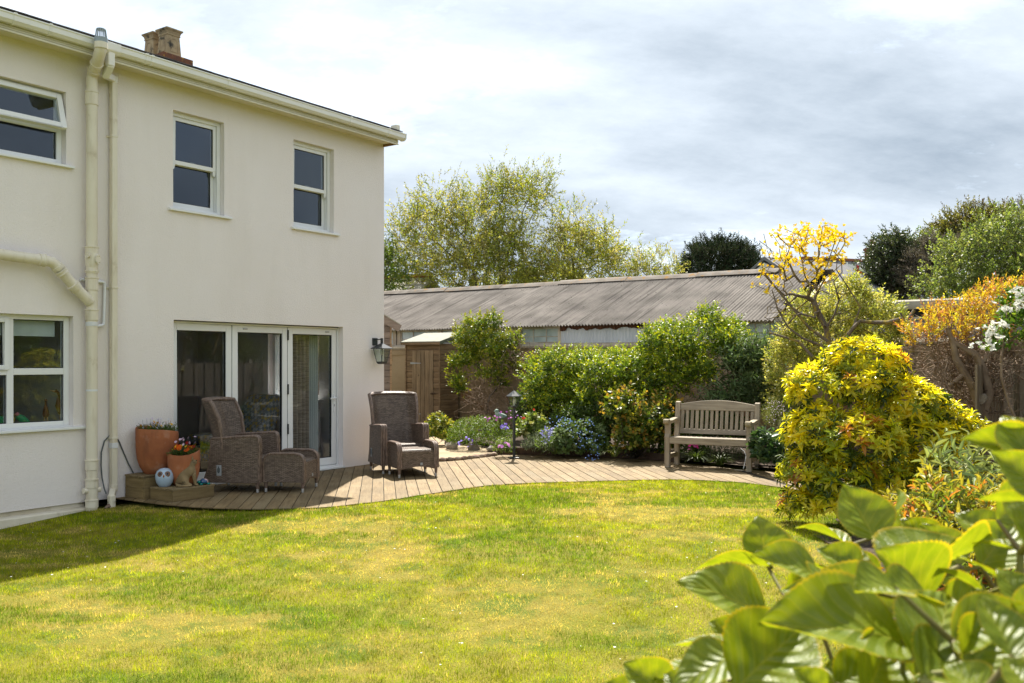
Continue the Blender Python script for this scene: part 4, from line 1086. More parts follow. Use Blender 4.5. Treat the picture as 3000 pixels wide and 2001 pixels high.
# owl
ow = empty('ceramic_owl', HF.world(-4.245, -0.545, zlo), WALL_ANG); tag(ow, 'round pale blue ceramic owl with brown eye patches', 'owl ornament')
MB().lathe([(0.0, 0.0), (0.055, 0.0), (0.062, 0.004), (0.088, 0.045), (0.101, 0.095), (0.098, 0.140), (0.080, 0.178), (0.045, 0.203), (0.0, 0.211)], 32).build('body', M['owl'], ow, smooth=60)
def on_owl(a, z, lift):   # a: heading around the body
    pts = [(0.062, 0.004), (0.088, 0.045), (0.101, 0.095), (0.098, 0.140), (0.080, 0.178), (0.045, 0.203), (0.0, 0.211)]
    for i in range(len(pts) - 1):
        if pts[i][1] <= z <= pts[i + 1][1]:
            f = (z - pts[i][1]) / (pts[i + 1][1] - pts[i][1]); r = pts[i][0] + f * (pts[i + 1][0] - pts[i][0]); break
    else: r = 0.001
    return Vector(((r + lift) * math.cos(a), (r + lift) * math.sin(a), z))
FA = R(-130)     # way the owl looks, in house axes
def owl_disc(a0, z0, ra, rz_, lift, name, mat):
    n = 22; ring = []
    for k in range(n):
        q = 2 * math.pi * k / n; ring.append(on_owl(a0 + ra * math.cos(q) * (1 + 0.3 * math.sin(q)), z0 + rz_ * math.sin(q), lift))
    c_ = on_owl(a0, z0, lift + 0.0005)
    rings = [ring, [on_owl(a0 + ra * 0.5 * math.cos(2 * math.pi * k / n), z0 + rz_ * 0.5 * math.sin(2 * math.pi * k / n), lift) for k in range(n)]]
    base = [p * 1.0 - Vector((p.x, p.y, 0)).normalized() * 0.004 for p in ring]
    mb = MB(); mb.add(base + ring + rings[1] + [c_], [(k, (k + 1) % n, (k + 1) % n + n, k + n) for k in range(n)] + [(n + k, n + (k + 1) % n, 2 * n + (k + 1) % n, 2 * n + k) for k in range(n)] + [(2 * n + k, 2 * n + (k + 1) % n, 3 * n) for k in range(n)])
    mb.build(name, mat, ow, smooth=60)
for s in (-1, 1):
    owl_disc(FA + s * 0.47, 0.148, 0.33, 0.030, 0.0012, 'eye_patch', M['owlbrown'])
    owl_disc(FA + s * 0.42, 0.150, 0.12, 0.011, 0.003, 'eye', M['gloss_black'])
bk = on_owl(FA, 0.128, 0.0); dbk = Vector((math.cos(FA), math.sin(FA), 0))
MB().tube([bk + Vector((0, 0, 0.016)), bk + dbk * 0.006, bk + dbk * 0.004 + Vector((0, 0, -0.018))], [0.004, 0.009, 0.002], 8).build('beak', M['owlbeak'], ow)
# cat: one continuous body
def skin_body(name, verts, edges, radii, mat, parent, sub=2):
    me = bpy.data.meshes.new(name); me.from_pydata(verts, edges, [])
    o = link(name, me, mat, parent)
    sk = o.modifiers.new('skin', 'SKIN'); sk.use_smooth_shade = True
    for i, r in enumerate(radii):
        me.skin_vertices[0].data[i].radius = r if isinstance(r, tuple) else (r, r)
    me.skin_vertices[0].data[0].use_root = True
    ss = o.modifiers.new('sub', 'SUBSURF'); ss.levels = sub; ss.render_levels = sub
    return o
ca = empty('stone_cat', HF.world(-4.06, -0.735, zlo), WALL_ANG + R(-40)); tag(ca, 'weathered stone statue of a sitting cat', 'cat statue'); ca.scale = (1.12, 1.25, 1.08)
# the cat looks along +x
cv = [(-0.07, 0, 0.075), (-0.045, 0, 0.125), (-0.005, 0, 0.175), (0.025, 0, 0.215), (0.042, 0, 0.255), (0.078, 0, 0.250),       # rump, back, shoulders, neck, head, muzzle
      (0.045, 0.028, 0.130), (0.055, 0.030, 0.06), (0.062, 0.030, 0.014), (0.092, 0.030, 0.012),                                  # one foreleg
      (0.045, -0.028, 0.130), (0.055, -0.030, 0.06), (0.062, -0.030, 0.014), (0.092, -0.030, 0.012),
      (-0.035, 0.055, 0.065), (-0.01, 0.062, 0.020), (0.035, 0.062, 0.014),
      (-0.035, -0.055, 0.065), (-0.01, -0.062, 0.020), (0.035, -0.062, 0.014),
      (-0.115, 0.0, 0.02), (-0.10, -0.055, 0.014), (-0.04, -0.088, 0.013), (0.03, -0.092, 0.012)]
ce = [(0, 1), (1, 2), (2, 3), (3, 4), (4, 5), (2, 6), (6, 7), (7, 8), (8, 9), (2, 10), (10, 11), (11, 12), (12, 13), (0, 14), (14, 15), (15, 16), (0, 17), (17, 18), (18, 19), (0, 20), (20, 21), (21, 22), (22, 23)]
cr = [0.070, 0.066, 0.052, 0.036, 0.043, 0.020, 0.024, 0.017, 0.015, 0.013, 0.024, 0.017, 0.015, 0.013, 0.042, 0.026, 0.016, 0.042, 0.026, 0.016, 0.022, 0.016, 0.014, 0.009]
skin_body('body', cv, ce, cr, M['catstone'], ca)
mb = MB()
for s in (-1, 1):
    c_ = Vector((0.035, s * 0.024, 0.285))
    mb.add([c_ + Vector((-0.014, s * -0.014, -0.006)), c_ + Vector((-0.012, s * 0.016, -0.012)), c_ + Vector((0.014, s * 0.004, -0.008)), c_ + Vector((0.0, s * 0.012, 0.046))], [(0, 1, 3), (1, 2, 3), (2, 0, 3), (0, 2, 1)])
mb.build('ear', M['catstone'], ca, smooth=0, bevel=0.003)
for s in (-1, 1):
    MB().tube([(0.076, s * 0.012, 0.264), (0.072, s * 0.026, 0.268)], [0.003, 0.005], 6).build('eye', M['deckdark'], ca)
MB().ellipsoid((0.098, 0, 0.252), (0.007, 0.009, 0.006), 8, 6).build('nose', M['catstone'], ca)
# turtle
tu = empty('ceramic_turtle', HF.world(-3.90, -0.79, zlo), WALL_ANG + R(-20)); tag(tu, 'small teal turtle ornament with speckled blue shell', 'turtle ornament')
MB().lathe([(0.045, 0.022), (0.052, 0.030), (0.046, 0.052), (0.028, 0.068), (0.0, 0.073)], 20).build('shell', M['turtleshell'], tu, smooth=60)
mb = MB().ellipsoid((0, 0, 0.022), (0.05, 0.046, 0.012)); mb.build('belly', M['teal'], tu)
for sx in (-1, 1):
    for sy in (-1, 1): MB().ellipsoid((sx * 0.042, sy * 0.034, 0.012), (0.020, 0.014, 0.013), 10, 6).build('foot', M['teal'], tu)
MB().ellipsoid((-0.062, -0.01, 0.035), (0.02, 0.018, 0.017), 10, 8).build('head', M['teal'], tu)
# stone at the foot of the downpipe
def rock_mesh(rx, ry, rz, seed, sub=3):
    bm = bmesh.new(); bmesh.ops.create_icosphere(bm, subdivisions=sub, radius=1.0)
    r0 = np.random.default_rng(seed); D = r0.normal(size=(9, 3)); D /= np.linalg.norm(D, axis=1)[:, None]; H = r0.uniform(0.62, 0.9, 9)
    for v_ in bm.verts:
        p = np.array(v_.co); s = 1.0
        for d_, h_ in zip(D, H):
            q = p @ d_
            if q > h_: p = p - d_ * (q - h_) * 0.85
        p = p * (1 + 0.05 * math.sin(7 * p[0] + seed) * math.sin(6 * p[1]) + 0.03 * math.sin(15 * p[2] + 9 * p[0]))
        v_.co = (p[0] * rx, p[1] * ry, p[2] * rz)
    me = bpy.data.meshes.new('rock'); bm.to_mesh(me); bm.free()
    me.polygons.foreach_set('use_smooth', [True] * len(me.polygons)); me.set_sharp_from_angle(angle=R(35))
    return me
o = link('flint_stone', rock_mesh(0.06, 0.03, 0.035, 3, 2), M['stoneedge'], None, HF.world(PX + 0.16, -0.17, -0.06), (0.2, -0.5, WALL_ANG)); tag(o, 'small brown stone propped at the foot of the soil pipe', 'stone')

# ------------------------------------------------------------------ wicker furniture
def rounded(pts, r, n=5):
    """round the marked corners of an open/closed outline: pts (y, z, radius flag)"""
    out_ = []
    m = len(pts)
    for i in range(m):
        p = Vector(pts[i][:2]); rr = pts[i][2] * r
        if rr == 0: out_.append(p); continue
        a = Vector(pts[i - 1][:2]); c_ = Vector(pts[(i + 1) % m][:2])
        d0 = (a - p); d1 = (c_ - p); k = min(rr, d0.length * 0.49, d1.length * 0.49)
        p0 = p + d0.normalized() * k; p1 = p + d1.normalized() * k
        for j in range(n + 1):
            f = j / n; out_.append(p0 * (1 - f) ** 2 + p * 2 * f * (1 - f) + p1 * f * f)
    return out_
def make_chair():
    e = empty('wicker_armchair')
    # side panels with rounded arms
    outl = [(-0.335, 0.115, 0), (-0.335, 0.60, 1), (-0.335 + 0.02, 0.668, 1), (0.24, 0.632, 0), (0.27, 0.30, 0), (0.31, 0.20, 1), (0.335, 0.115, 0)]
    op = rounded(outl, 0.10)
    for s in (-1, 1):
        sd = MB().prism([(p.x, p.y) for p in op], 'x', s * 0.262, s * 0.345).build('arm_panel', M['wicker'], e, uv=True, bevel=0.006)
        path = [p for p in op if p.y > 0.11]
        kk = [i for i, p in enumerate(path)]
        outer = []
        for p in path:
            outer.append((s * 0.342, p.x, p.y))
        # rolled braid along front and top of the arm, outside and inside edges
        topi = max(range(len(path)), key=lambda i: path[i].x if path[i].y > 0.6 else -9)
        for xx, rr in ((0.336, 0.016), (0.304, 0.0185), (0.272, 0.016)):
            MB().tube([(s * xx, p.x - (0.006 if p.x < -0.3 else 0), p.y + (0.006 if p.y > 0.6 else 0)) for p in path[:topi + 1]], rr, 8).build('arm_braid', M['braid'], sd)
        bk_ = path[topi:]
        MB().tube([(s * 0.325, p.x, p.y) for p in bk_], 0.02, 8).build('rear_braid', M['braid'], sd)
    # seat and apron
    MB().box(-0.262, -0.30, 0.31, 0.262, 0.24, 0.405).build('seat', M['wicker'], e, uv=True, bevel=0.03, seg=3)
    MB().box(-0.262, -0.325, 0.14, 0.262, -0.302, 0.36).build('apron', M['wicker'], e, uv=True, bevel=0.008)
    MB().box(-0.262, 0.255, 0.13, 0.262, 0.275, 0.40).build('rear_apron', M['wicker'], e, uv=True, bevel=0.006)
    # wing back: curved double sheet
    nu, nv = 21, 16
    def bpt(uu, vv, th):
        z = 0.40 + vv * 0.69 - 0.012 * uu * uu * (vv > 0.9)
        lean = 0.19 + 0.13 * vv + 0.06 * vv * vv
        wing = (0.055 + 0.075 * (1 - abs(vv - 0.7) * 0.9)) * max(0, abs(uu) - 0.62) ** 1.2 * 4.2
        half = 0.318 + 0.03 * vv
        return Vector((uu * half, lean - wing + th * (1 - 0.25 * abs(uu)), z))
    vs = []; fs = []; uvs = []
    for th in (0.0, 0.05):
        for j in range(nv + 1):
            for i in range(nu + 1): vs.append(bpt(-1 + 2 * i / nu, j / nv, th))
    st = nu + 1; off = st * (nv + 1)
    for j in range(nv):
        for i in range(nu):
            a = j * st + i; fs.append((a, a + 1, a + 1 + st, a + st)); fs.append((off + a + 1, off + a, off + a + st, off + a + 1 + st))
    for i in range(nu): fs.append((nv * st + i, nv * st + i + 1, off + nv * st + i + 1, off + nv * st + i)); fs.append((i + 1, i, off + i, off + i + 1))
    for j in range(nv): fs.append((j * st, (j + 1) * st, off + (j + 1) * st, off + j * st)); fs.append(((j + 1) * st + nu, j * st + nu, off + j * st + nu, off + (j + 1) * st + nu))
    mb = MB(); mb.add(vs, fs)
    bk_ = mb.build('backrest', M['wicker'], e, smooth=60, uv=True)
    rim = [bpt(-1, j / 10, 0.02) for j in range(11)] + [bpt(-1 + 2 * i / 16, 1.0, 0.02) + Vector((0, 0, 0.006)) for i in range(1, 16)] + [bpt(1, 1 - j / 10, 0.02) for j in range(11)]
    MB().tube(rim, 0.024, 8).build('back_rim', M['braid'], bk_)
    rim2 = [bpt(-0.97, j / 10, -0.012) for j in range(11)] + [bpt(-0.97 + 1.94 * i / 16, 1.0, -0.012) for i in range(1, 16)] + [bpt(0.97, 1 - j / 10, -0.012) for j in range(11)]
    MB().tube(rim2, 0.014, 8).build('back_rim', M['braid'], bk_)
    for sx in (-1, 1):
        for y in (-0.312, 0.30):
            l = MB().tube([(sx * 0.305, y, 0.13), (sx * 0.305, y, 0.045)], [0.027, 0.020], 10).build('leg', M['braid'], e)
            MB().lathe([(0.0, 0.001), (0.015, 0.001), (0.0185, 0.004), (0.0185, 0.05), (0.014, 0.052)], 12, (sx * 0.305, y, 0)).build('foot_cap', M['silver'], l)
    for sx in (-1, 1):
        pl = MB().box(sx * 0.345, 0.115, 0.20, sx * 0.350, 0.175, 0.325).build('recline_plate', M['plate'], e, smooth=0, bevel=0.004)
        lv = MB(); lv.prism([(0.128, 0.245), (0.145, 0.228), (0.162, 0.245), (0.162, 0.285), (0.152, 0.295), (0.152, 0.312), (0.138, 0.312), (0.138, 0.295), (0.128, 0.285)], 'x', sx * 0.350, sx * 0.360)
        lv.build('lever', M['cable'], pl, smooth=0, bevel=0.002)
    return e
def make_stool():
    e = empty('wicker_footstool')
    outl = rounded([(-0.245, 0.12, 0), (-0.245, 0.455, 1), (0.245, 0.455, 1), (0.245, 0.12, 0)], 0.12, 6)
    for s in (-1, 1):
        sd = MB().prism([(p.x, p.y) for p in outl], 'x', s * 0.235, s * 0.285).build('side_panel', M['wicker'], e, uv=True, bevel=0.005)
        for xx, rr in ((0.281, 0.014), (0.258, 0.0165), (0.236, 0.014)):
            MB().tube([(s * xx, p.x * 1.012, p.y + (0.005 if p.y > 0.4 else 0)) for p in outl], rr, 8).build('edge_braid', M['braid'], sd)
    MB().box(-0.235, -0.225, 0.30, 0.235, 0.225, 0.372).build('seat', M['wicker'], e, uv=True, bevel=0.025, seg=3)
    for y0, y1 in ((-0.245, -0.222), (0.222, 0.245)):
        n = 12
        arch = [(-0.235 + 0.47 * i / n, 0.115 + 0.038 * math.sin(math.pi * i / n)) for i in range(n + 1)]
        ap = MB().prism(arch + [(0.235, 0.352), (-0.235, 0.352)], 'y', y0, y1).build('apron', M['wicker'], e, uv=True, smooth=0)
        MB().tube([(p[0], (y0 + y1) / 2, p[1]) for p in arch], 0.012, 8).build('apron_edge', M['braid'], ap)
    MB().box(0.03, -0.249, 0.160, 0.062, -0.245, 0.194).build('maker_tag', M['plate'], e, smooth=0)
    for sx in (-1, 1):
        for y in (-0.225, 0.225):
            l = MB().tube([(sx * 0.258, y, 0.13), (sx * 0.258, y, 0.045)], [0.024, 0.018], 10).build('leg', M['braid'], e)
            MB().lathe([(0.0, 0.001), (0.015, 0.001), (0.018, 0.004), (0.018, 0.05), (0.014, 0.052)], 12, (sx * 0.258, y, 0)).build('foot_cap', M['silver'], l)
    return e
ch1 = make_chair(); st1 = make_stool()
ch2 = copy_tree(ch1); st2 = copy_tree(st1)
tag(ch1, 'brown wicker wingback armchair seen from its side in front of the glass doors', 'armchair', 'wicker armchairs on the deck')
tag(ch2, 'brown wicker wingback armchair facing the lawn by the house corner', 'armchair', 'wicker armchairs on the deck')
tag(st1, 'wicker footstool seen side on before the glass doors', 'footstool', 'wicker footstools on the deck')
tag(st2, 'wicker footstool with sunlit pale seat at the house corner', 'footstool', 'wicker footstools on the deck')
ch1.location = (-3.293, 11.25, 0.0); ch1.rotation_euler = (0, 0, R(84.2))
st1.location = (-2.68, 11.21, 0.0); st1.rotation_euler = (0, 0, R(84.2))
ch2.location = (-1.628, 13.14, 0.0); ch2.rotation_euler = (0, 0, R(24.3))
st2.location = (-1.36, 12.60, 0.0); st2.rotation_euler = (0, 0, R(24.3))

# ------------------------------------------------------------------ bench
bn = empty('garden_bench', (2.284 + 0.5275 + 0.105, 13.52 - 0.275 + 0.205, 0.0), R(-27.5)); tag(bn, 'weathered timber garden bench with slatted arched back', 'bench')
HW = 0.595
def bp_(name, mb, mat='benchwood', bev=0.006, par=None): return mb.build(name, M[mat], par or bn, smooth=0, bevel=bev)
for s in (-1, 1):
    bp_('front_leg', MB().prism([(-0.265, 0.0), (-0.265, 0.455), (-0.248, 0.50), (-0.252, 0.645), (-0.18, 0.645), (-0.183, 0.50), (-0.187, 0.44), (-0.187, 0.0)], 'x', s * HW - 0.037, s * HW + 0.037), 'benchwoodz')
    bp_('rear_leg', MB().prism([(0.19, 0.0), (0.185, 0.42), (0.275, 0.94), (0.31, 0.955), (0.345, 0.94), (0.262, 0.42), (0.265, 0.0)], 'x', s * HW - 0.036, s * HW + 0.036), 'benchwoodz')
    arm = MB().prism([(-0.315, 0.662), (-0.318, 0.695), (-0.30, 0.712), (-0.255, 0.712), (-0.21, 0.695), (-0.10, 0.692), (0.06, 0.712), (0.205, 0.715), (0.205, 0.665), (0.04, 0.655), (-0.12, 0.643), (-0.26, 0.643), (-0.30, 0.64)], 'x', s * HW - 0.042, s * HW + 0.042)
    bp_('armrest', arm, 'benchwoody', 0.008)
    bp_('side_rail', MB().box(s * HW - 0.022, -0.187, 0.355, s * HW + 0.022, 0.186, 0.43), 'benchwoody')
    bp_('stretcher', MB().box(s * HW - 0.022, -0.187, 0.13, s * HW + 0.022, 0.19, 0.20), 'benchwoody')
bp_('front_rail', MB().box(-HW + 0.037, -0.262, 0.355, HW - 0.037, -0.215, 0.452))
bp_('rear_rail', MB().box(-HW + 0.036, 0.20, 0.36, HW - 0.036, 0.245, 0.43))
for k in range(5):
    y = -0.205 + k * 0.088
    bp_('seat_slat', MB().box(-HW + 0.038, y, 0.432 - k * 0.004, HW - 0.038, y + 0.074, 0.453 - k * 0.004))
back = lambda z: 0.225 + (z - 0.42) * 0.172
n = 24
arch = [(-HW + 0.036 + (2 * HW - 0.072) * i / n, 0.915 + 0.062 * math.sin(math.pi * i / n)) for i in range(n + 1)]
lo_ = [(HW - 0.036, 0.825), (-HW + 0.036, 0.825)]
tr_ = MB().prism(arch + lo_, 'y', -0.02, 0.02)
tr_.v = [(x, y + back(z), z) for x, y, z in tr_.v]; bp_('top_rail', tr_)
lr = MB().box(-HW + 0.036, -0.018, 0.475, HW - 0.036, 0.018, 0.545); lr.v = [(x, y + back(z), z) for x, y, z in lr.v]; bp_('lower_back_rail', lr)
for k in range(15):
    x = -HW + 0.036 + (2 * HW - 0.072) * (k + 0.5 + 0.0) / 15
    sl = MB().box(x - 0.023, -0.011, 0.545, x + 0.023, 0.011, 0.825); sl.v = [(a, y + back(z), z) for a, y, z in sl.v]; bp_('back_slat', sl, 'benchwoodz', 0.004)

# ------------------------------------------------------------------ lantern post
lp = empty('lamp_post', gnd(1506, 1343, 0.0), R(12)); tag(lp, 'black garden lamp post with six sided lantern at the bed edge', 'lamp post')
MB().box(-0.078, -0.078, 0.0, 0.078, 0.078, 0.022).build('base_plate', M['lantern'], lp, smooth=0, bevel=0.004)
MB().tube([(0, 0, 0.022), (0, 0, 0.80)], 0.0235, 16).build('post', M['lantern'], lp)
def hexring(r, z, n=6, ph=0.0): return [Vector((r * math.cos(2 * math.pi * k / n + ph), r * math.sin(2 * math.pi * k / n + ph), z)) for k in range(n)]
def lantern(parent, n, r0, r1, z0, z1, rc, zc, ph=0.0, drop=None):
    a, b_ = hexring(r0, z0, n, ph), hexring(r1, z1, n, ph)
    mb = MB(); mb.add(hexring(r0 * 0.75, z0 - 0.03, n, ph) + hexring(r0 * 1.06, z0 - 0.005, n, ph) + hexring(r0 * 1.06, z0 + 0.008, n, ph),
                      [tuple(range(n - 1, -1, -1))] + [(k, (k + 1) % n, n + (k + 1) % n, n + k) for k in range(n)] + [(n + k, n + (k + 1) % n, 2 * n + (k + 1) % n, 2 * n + k) for k in range(n)] + [tuple(range(2 * n, 3 * n))])
    mb.build('lantern_base', M['lantern'], parent, smooth=0)
    for k in range(n):
        MB().bar(a[k], b_[k], 0.009, 0.009).build('lantern_bar', M['lantern'], parent, smooth=0)
        q = (k + 1) % n
        cen = (a[k] + a[q] + b_[k] + b_[q]) / 4
        ins = Vector((cen.x, cen.y, 0)).normalized() * 0.003
        pts = [a[k] - ins, a[q] - ins, b_[q] - ins, b_[k] - ins]
        g_ = MB(); g_.add(pts + [p - ins * 0.8 for p in pts], [(0, 1, 2, 3), (7, 6, 5, 4), (0, 4, 5, 1), (1, 5, 6, 2), (2, 6, 7, 3), (3, 7, 4, 0)]); g_.build('lantern_pane', M['lampglass'], parent, smooth=0)
    mb = MB(); mb.add(hexring(rc, z1, n, ph) + hexring(rc, z1 + 0.008, n, ph) + [Vector((0, 0, zc))] , [tuple(range(n - 1, -1, -1))] + [(k, (k + 1) % n, n + (k + 1) % n, n + k) for k in range(n)] + [(n + k, n + (k + 1) % n, 2 * n) for k in range(n)])
    mb.build('lantern_cap', M['lantern'], parent, smooth=0)
lantern(lp, 6, 0.062, 0.098, 0.835, 0.995, 0.128, 1.095, R(0))
MB().tube([(0, 0, 1.085), (0, 0, 1.12), (0, 0, 1.128), (0, 0, 1.142)], [0.004, 0.004, 0.008, 0.002], 8).build('finial', M['lantern'], lp)
MB().lathe([(0.014, 0.845), (0.018, 0.88), (0.034, 0.92), (0.034, 0.945), (0.022, 0.967), (0.0, 0.973)], 16).build('bulb', M['bulb'], lp)
# wall lantern
bx, bz_ = hx(1100, 1000, 0.02)
wl = empty('wall_lantern', HF.world(bx, -0.001, bz_), WALL_ANG); tag(wl, 'dark wall lantern with clear panes at the house corner', 'wall lantern')
MB().box(-0.052, -0.016, -0.06, 0.052, 0.0, 0.05).build('back_plate', M['lantern'], wl, smooth=0, bevel=0.002)
MB().box(-0.012, -0.16, 0.02, 0.012, -0.016, 0.036).box(-0.014, -0.162, -0.045, 0.014, -0.134, 0.048).build('arm', M['lantern'], wl, smooth=0)
wh = empty('lantern_head', (0, -0.148, 0), 0, wl)
lantern(wh, 4, 0.078, 0.128, -0.315, -0.115, 0.168, -0.022, R(45))
MB().lathe([(0.016, -0.11), (0.02, -0.13), (0.032, -0.165), (0.032, -0.185), (0.02, -0.205), (0.0, -0.21)], 16).build('bulb', M['bulb'], wh)
# ------------------------------------------------------------------ garden wall at the back
gwl = empty('garden_wall', BF.world(0, 0, 0), BF.ang); tag(gwl, 'old brown rendered garden wall with rounded coping behind the shrubs', 'wall')
WT = 1.90
mb = MB(); mb.box(-7.5, 0.0, -0.4, 11.2, 0.22, WT - 0.06); mb.build('wall', M['gardenwall'], gwl, smooth=0)
x = -7.5
while x < 11.1:
    L_ = min(random.uniform(0.8, 1.1), 11.2 - x)
    MB().prism([(-0.035, WT - 0.062), (-0.035, WT - 0.02), (0.02, WT + 0.03), (0.11, WT + 0.045), (0.2, WT + 0.03), (0.255, WT - 0.02), (0.255, WT - 0.062)], 'x', x + 0.004, x + L_ - 0.004).build('coping_stone', M['coping'], gwl, smooth=30)
    x += L_
for (pa, pb) in ((1528, 1640),):
    xa, xb = BF.hit(pa, 1100, -0.03)[0], BF.hit(pb, 1100, -0.03)[0]
    MB().box(xa, -0.045, -0.1, xb, -0.001, WT - 0.13).build('render_patch', pbr('rusty_render', (0.33, 0.19, 0.10), (0.25, 0.17, 0.10), 1.6, 0.95, 0.5, 25, 0.01), gwl, smooth=0, bevel=0.03)
MB().box(-7.5, -0.02, WT - 0.19, 11.2, -0.001, WT - 0.075).build('string_course', M['gardenwall'], gwl, smooth=0)

# ------------------------------------------------------------------ long barn with corrugated roof
BO = 0.40
barn = empty('barn', BF.world(0, BO, 0), BF.ang); tag(barn, 'long low outbuilding with grey corrugated cement roof behind the garden wall', 'outbuilding')
BE, BR, BD = 2.37, 3.50, 3.0          # eave, ridge, half depth
bxp = lambda px, py=1000, off=0.0: BF.hit(px, py, BO + off)
X0, X1 = -8.5, BF.hit(2440, 800, BO + BD)[0]
MB().box(X0, 0.10, -0.4, X1, 0.2, BE - 0.05).box(X0, 2 * BD, -0.4, X1, 2 * BD + 0.1, BE).build('wall', M['barnwood'], barn, smooth=0)
for xx in (X0, X1 - 0.1): MB().prism([(0.2, 0), (2 * BD, 0), (2 * BD, BE - 0.1), (BD, BR - 0.12), (0.2, BE - 0.05)], 'x', xx, xx + 0.1).build('end_wall', M['barnwood'], barn, smooth=0)
PER, AMP = 0.076, 0.018
SW = PER * 13
def sheet(nw, length, seed):
    """one corrugated sheet in the slope plane: x along the eave, y up the slope"""
    n = nw * 8; rows = 5; vs = []; fs = []
    for th in (0.0, 0.008):
        for j in range(rows + 1):
            for i in range(n + 1):
                x = i / 8 * PER
                vs.append((x, length * j / rows, AMP * math.sin(2 * math.pi * x / PER) + th))
    st = n + 1; off = st * (rows + 1)
    for j in range(rows):
        for i in range(n): a = j * st + i; fs.append((off + a, off + a + 1, off + a + 1 + st, off + a + st)); fs.append((a + 1, a, a + st, a + 1 + st))
    for i in range(n): fs.append((i, i + 1, off + i + 1, off + i))
    me = bpy.data.meshes.new('roof_sheet'); me.from_pydata(vs, [], fs)
    me.polygons.foreach_set('use_smooth', [True] * len(fs)); me.set_sharp_from_angle(angle=R(50))
    me.materials.append(M['barnroof'])
    return me
slope = math.atan2(BR - BE, BD); SL = math.hypot(BR - BE, BD) + 0.2
s_lo = sheet(13, SL * 1.0, 1)
rf = empty('roof', parent=barn)
def sag(x): return 0.012 * math.sin(x * 0.55) + 0.006 * math.sin(x * 1.3 + 1)
i = 0; x = X0 - 0.2
while x + SW < X1 + 0.35:
    sg = sag(x)
    for lo, me_ in ((0.0, s_lo),):
        yy = -0.17 + lo * math.cos(slope); zz = BE - 0.17 * math.tan(slope) + lo * math.sin(slope) + (0.012 if lo else 0)
        link('roof_sheet', me_, None, rf, (x, yy, zz + sg * (1 if lo else 0.3) + random.uniform(-0.004, 0.004)), (slope + random.uniform(-0.003, 0.003) + (sg * 0.15 if not lo else 0), 0, random.uniform(-0.002, 0.002)))
        # far slope
    x += SW
bs = MB().add([(X0, BD, BR), (X1, BD, BR), (X1, 2 * BD + 0.2, BE), (X0, 2 * BD + 0.2, BE)], [(0, 1, 2, 3)]); bs.build('rear_slope', M['barnroof'], rf, smooth=0)
i = 0; x = X0
while x + 1.83 < X1 + 0.5:
    L_ = 1.83
    mb = MB(); nn = 8
    prof = [(BD - 0.20, BR - 0.045), (BD - 0.12, BR + 0.01), (BD - 0.05, BR + 0.055), (BD, BR + 0.068), (BD + 0.05, BR + 0.055), (BD + 0.12, BR + 0.01), (BD + 0.2, BR - 0.045), (BD + 0.12, BR - 0.03), (BD - 0.12, BR - 0.03)]
    mb.prism(prof, 'x', 0, L_ + 0.06)
    mb.build('ridge_cap', M['barnridge'], rf, (x, 0, sag(x) + 0.015 + (0.005 if i % 2 else 0.0)), (0, random.uniform(-0.003, 0.003), 0), smooth=35)
    x += L_; i += 1
# wall band under the eave: posts, windows, tin panel
def band(pa, pb): return bxp(pa)[0], bxp(pb)[0]
for pw in (1155, 1168, 1287, 1508, 1519, 1640, 1888, 2052, 2165, 2300):
    xx = bxp(pw)[0]; MB().box(xx - 0.05, 0.0, WT - 0.3, xx + 0.05, 0.10, BE - 0.075).build('post', M['barnwood'], barn, smooth=0)
MB().box(X0, -0.012, BE - 0.075, X1, 0.10, BE - 0.005).build('eave_board', M['barnwood'], barn, smooth=0)
MB().box(X0, -0.03, WT - 0.02, X1, 0.10, WT + 0.05).build('window_board', M['barnwood'], barn, smooth=0)
def barn_window(pa, pb, cols, rows=2):
    xa, xb = band(pa, pb); z0, z1 = WT + 0.052, BE - 0.078
    w = MB(); fr = 0.03
    frame_bars(w, xa, xb, z0, z1, fr, 0.02, 0.075, 0.03, 0.03)
    for c in range(1, cols): xx = xa + (xb - xa) * c / cols; w.box(xx - 0.01, 0.03, z0 + fr, xx + 0.01, 0.065, z1 - fr)
    for r in range(1, rows): zz = z0 + (z1 - z0) * (0.42 if rows == 2 else r / rows); w.box(xa + fr, 0.034, zz - 0.008, xb - fr, 0.062, zz + 0.008)
    wo = w.build('window', M['barnwood'], barn, smooth=0)
    for c in range(cols):
        a = xa + (xb - xa) * c / cols; b_ = xa + (xb - xa) * (c + 1) / cols
        for r in range(rows):
            za = z0 + (z1 - z0) * ([0, 0.42, 1][r]); zb = z0 + (z1 - z0) * ([0.42, 1][r])
            MB().box(a + 0.004, 0.045, za + 0.004, b_ - 0.004, 0.051, zb - 0.004).build('pane', M['barnglass'], wo, smooth=0)
for a in ((1125, 1152, 1), (1172, 1283, 3), (1291, 1395, 3), (1400, 1505, 3), (1523, 1637, 3), (1892, 2048, 3), (2056, 2162, 3), (2169, 2297, 3)): barn_window(*a)
xa, xb = band(1644, 1884)
def tin(x0, x1, z0, z1, y, per, amp, fn=None):
    n = int((x1 - x0) / per * 6); vs = []; fs = []
    for i in range(n + 1):
        x = x0 + (x1 - x0) * i / n; yy = y + amp * math.sin(2 * math.pi * x / per)
        vs += [(x, yy, z0 if fn is None else fn(x)), (x, yy, z1), (x, yy + 0.004, z1), (x, yy + 0.004, z0 if fn is None else fn(x))]
    for i in range(n): a = i * 4; fs += [(a, a + 4, a + 5, a + 1), (a + 1, a + 5, a + 6, a + 2), (a + 3, a + 2, a + 6, a + 7), (a, a + 3, a + 7, a + 4)]
    return MB().add(vs, fs)
tin(xa, xb, WT + 0.05, BE - 0.06, 0.0, 0.076, 0.009).build('white_tin_panel', M['whitetin'], barn, smooth=60)
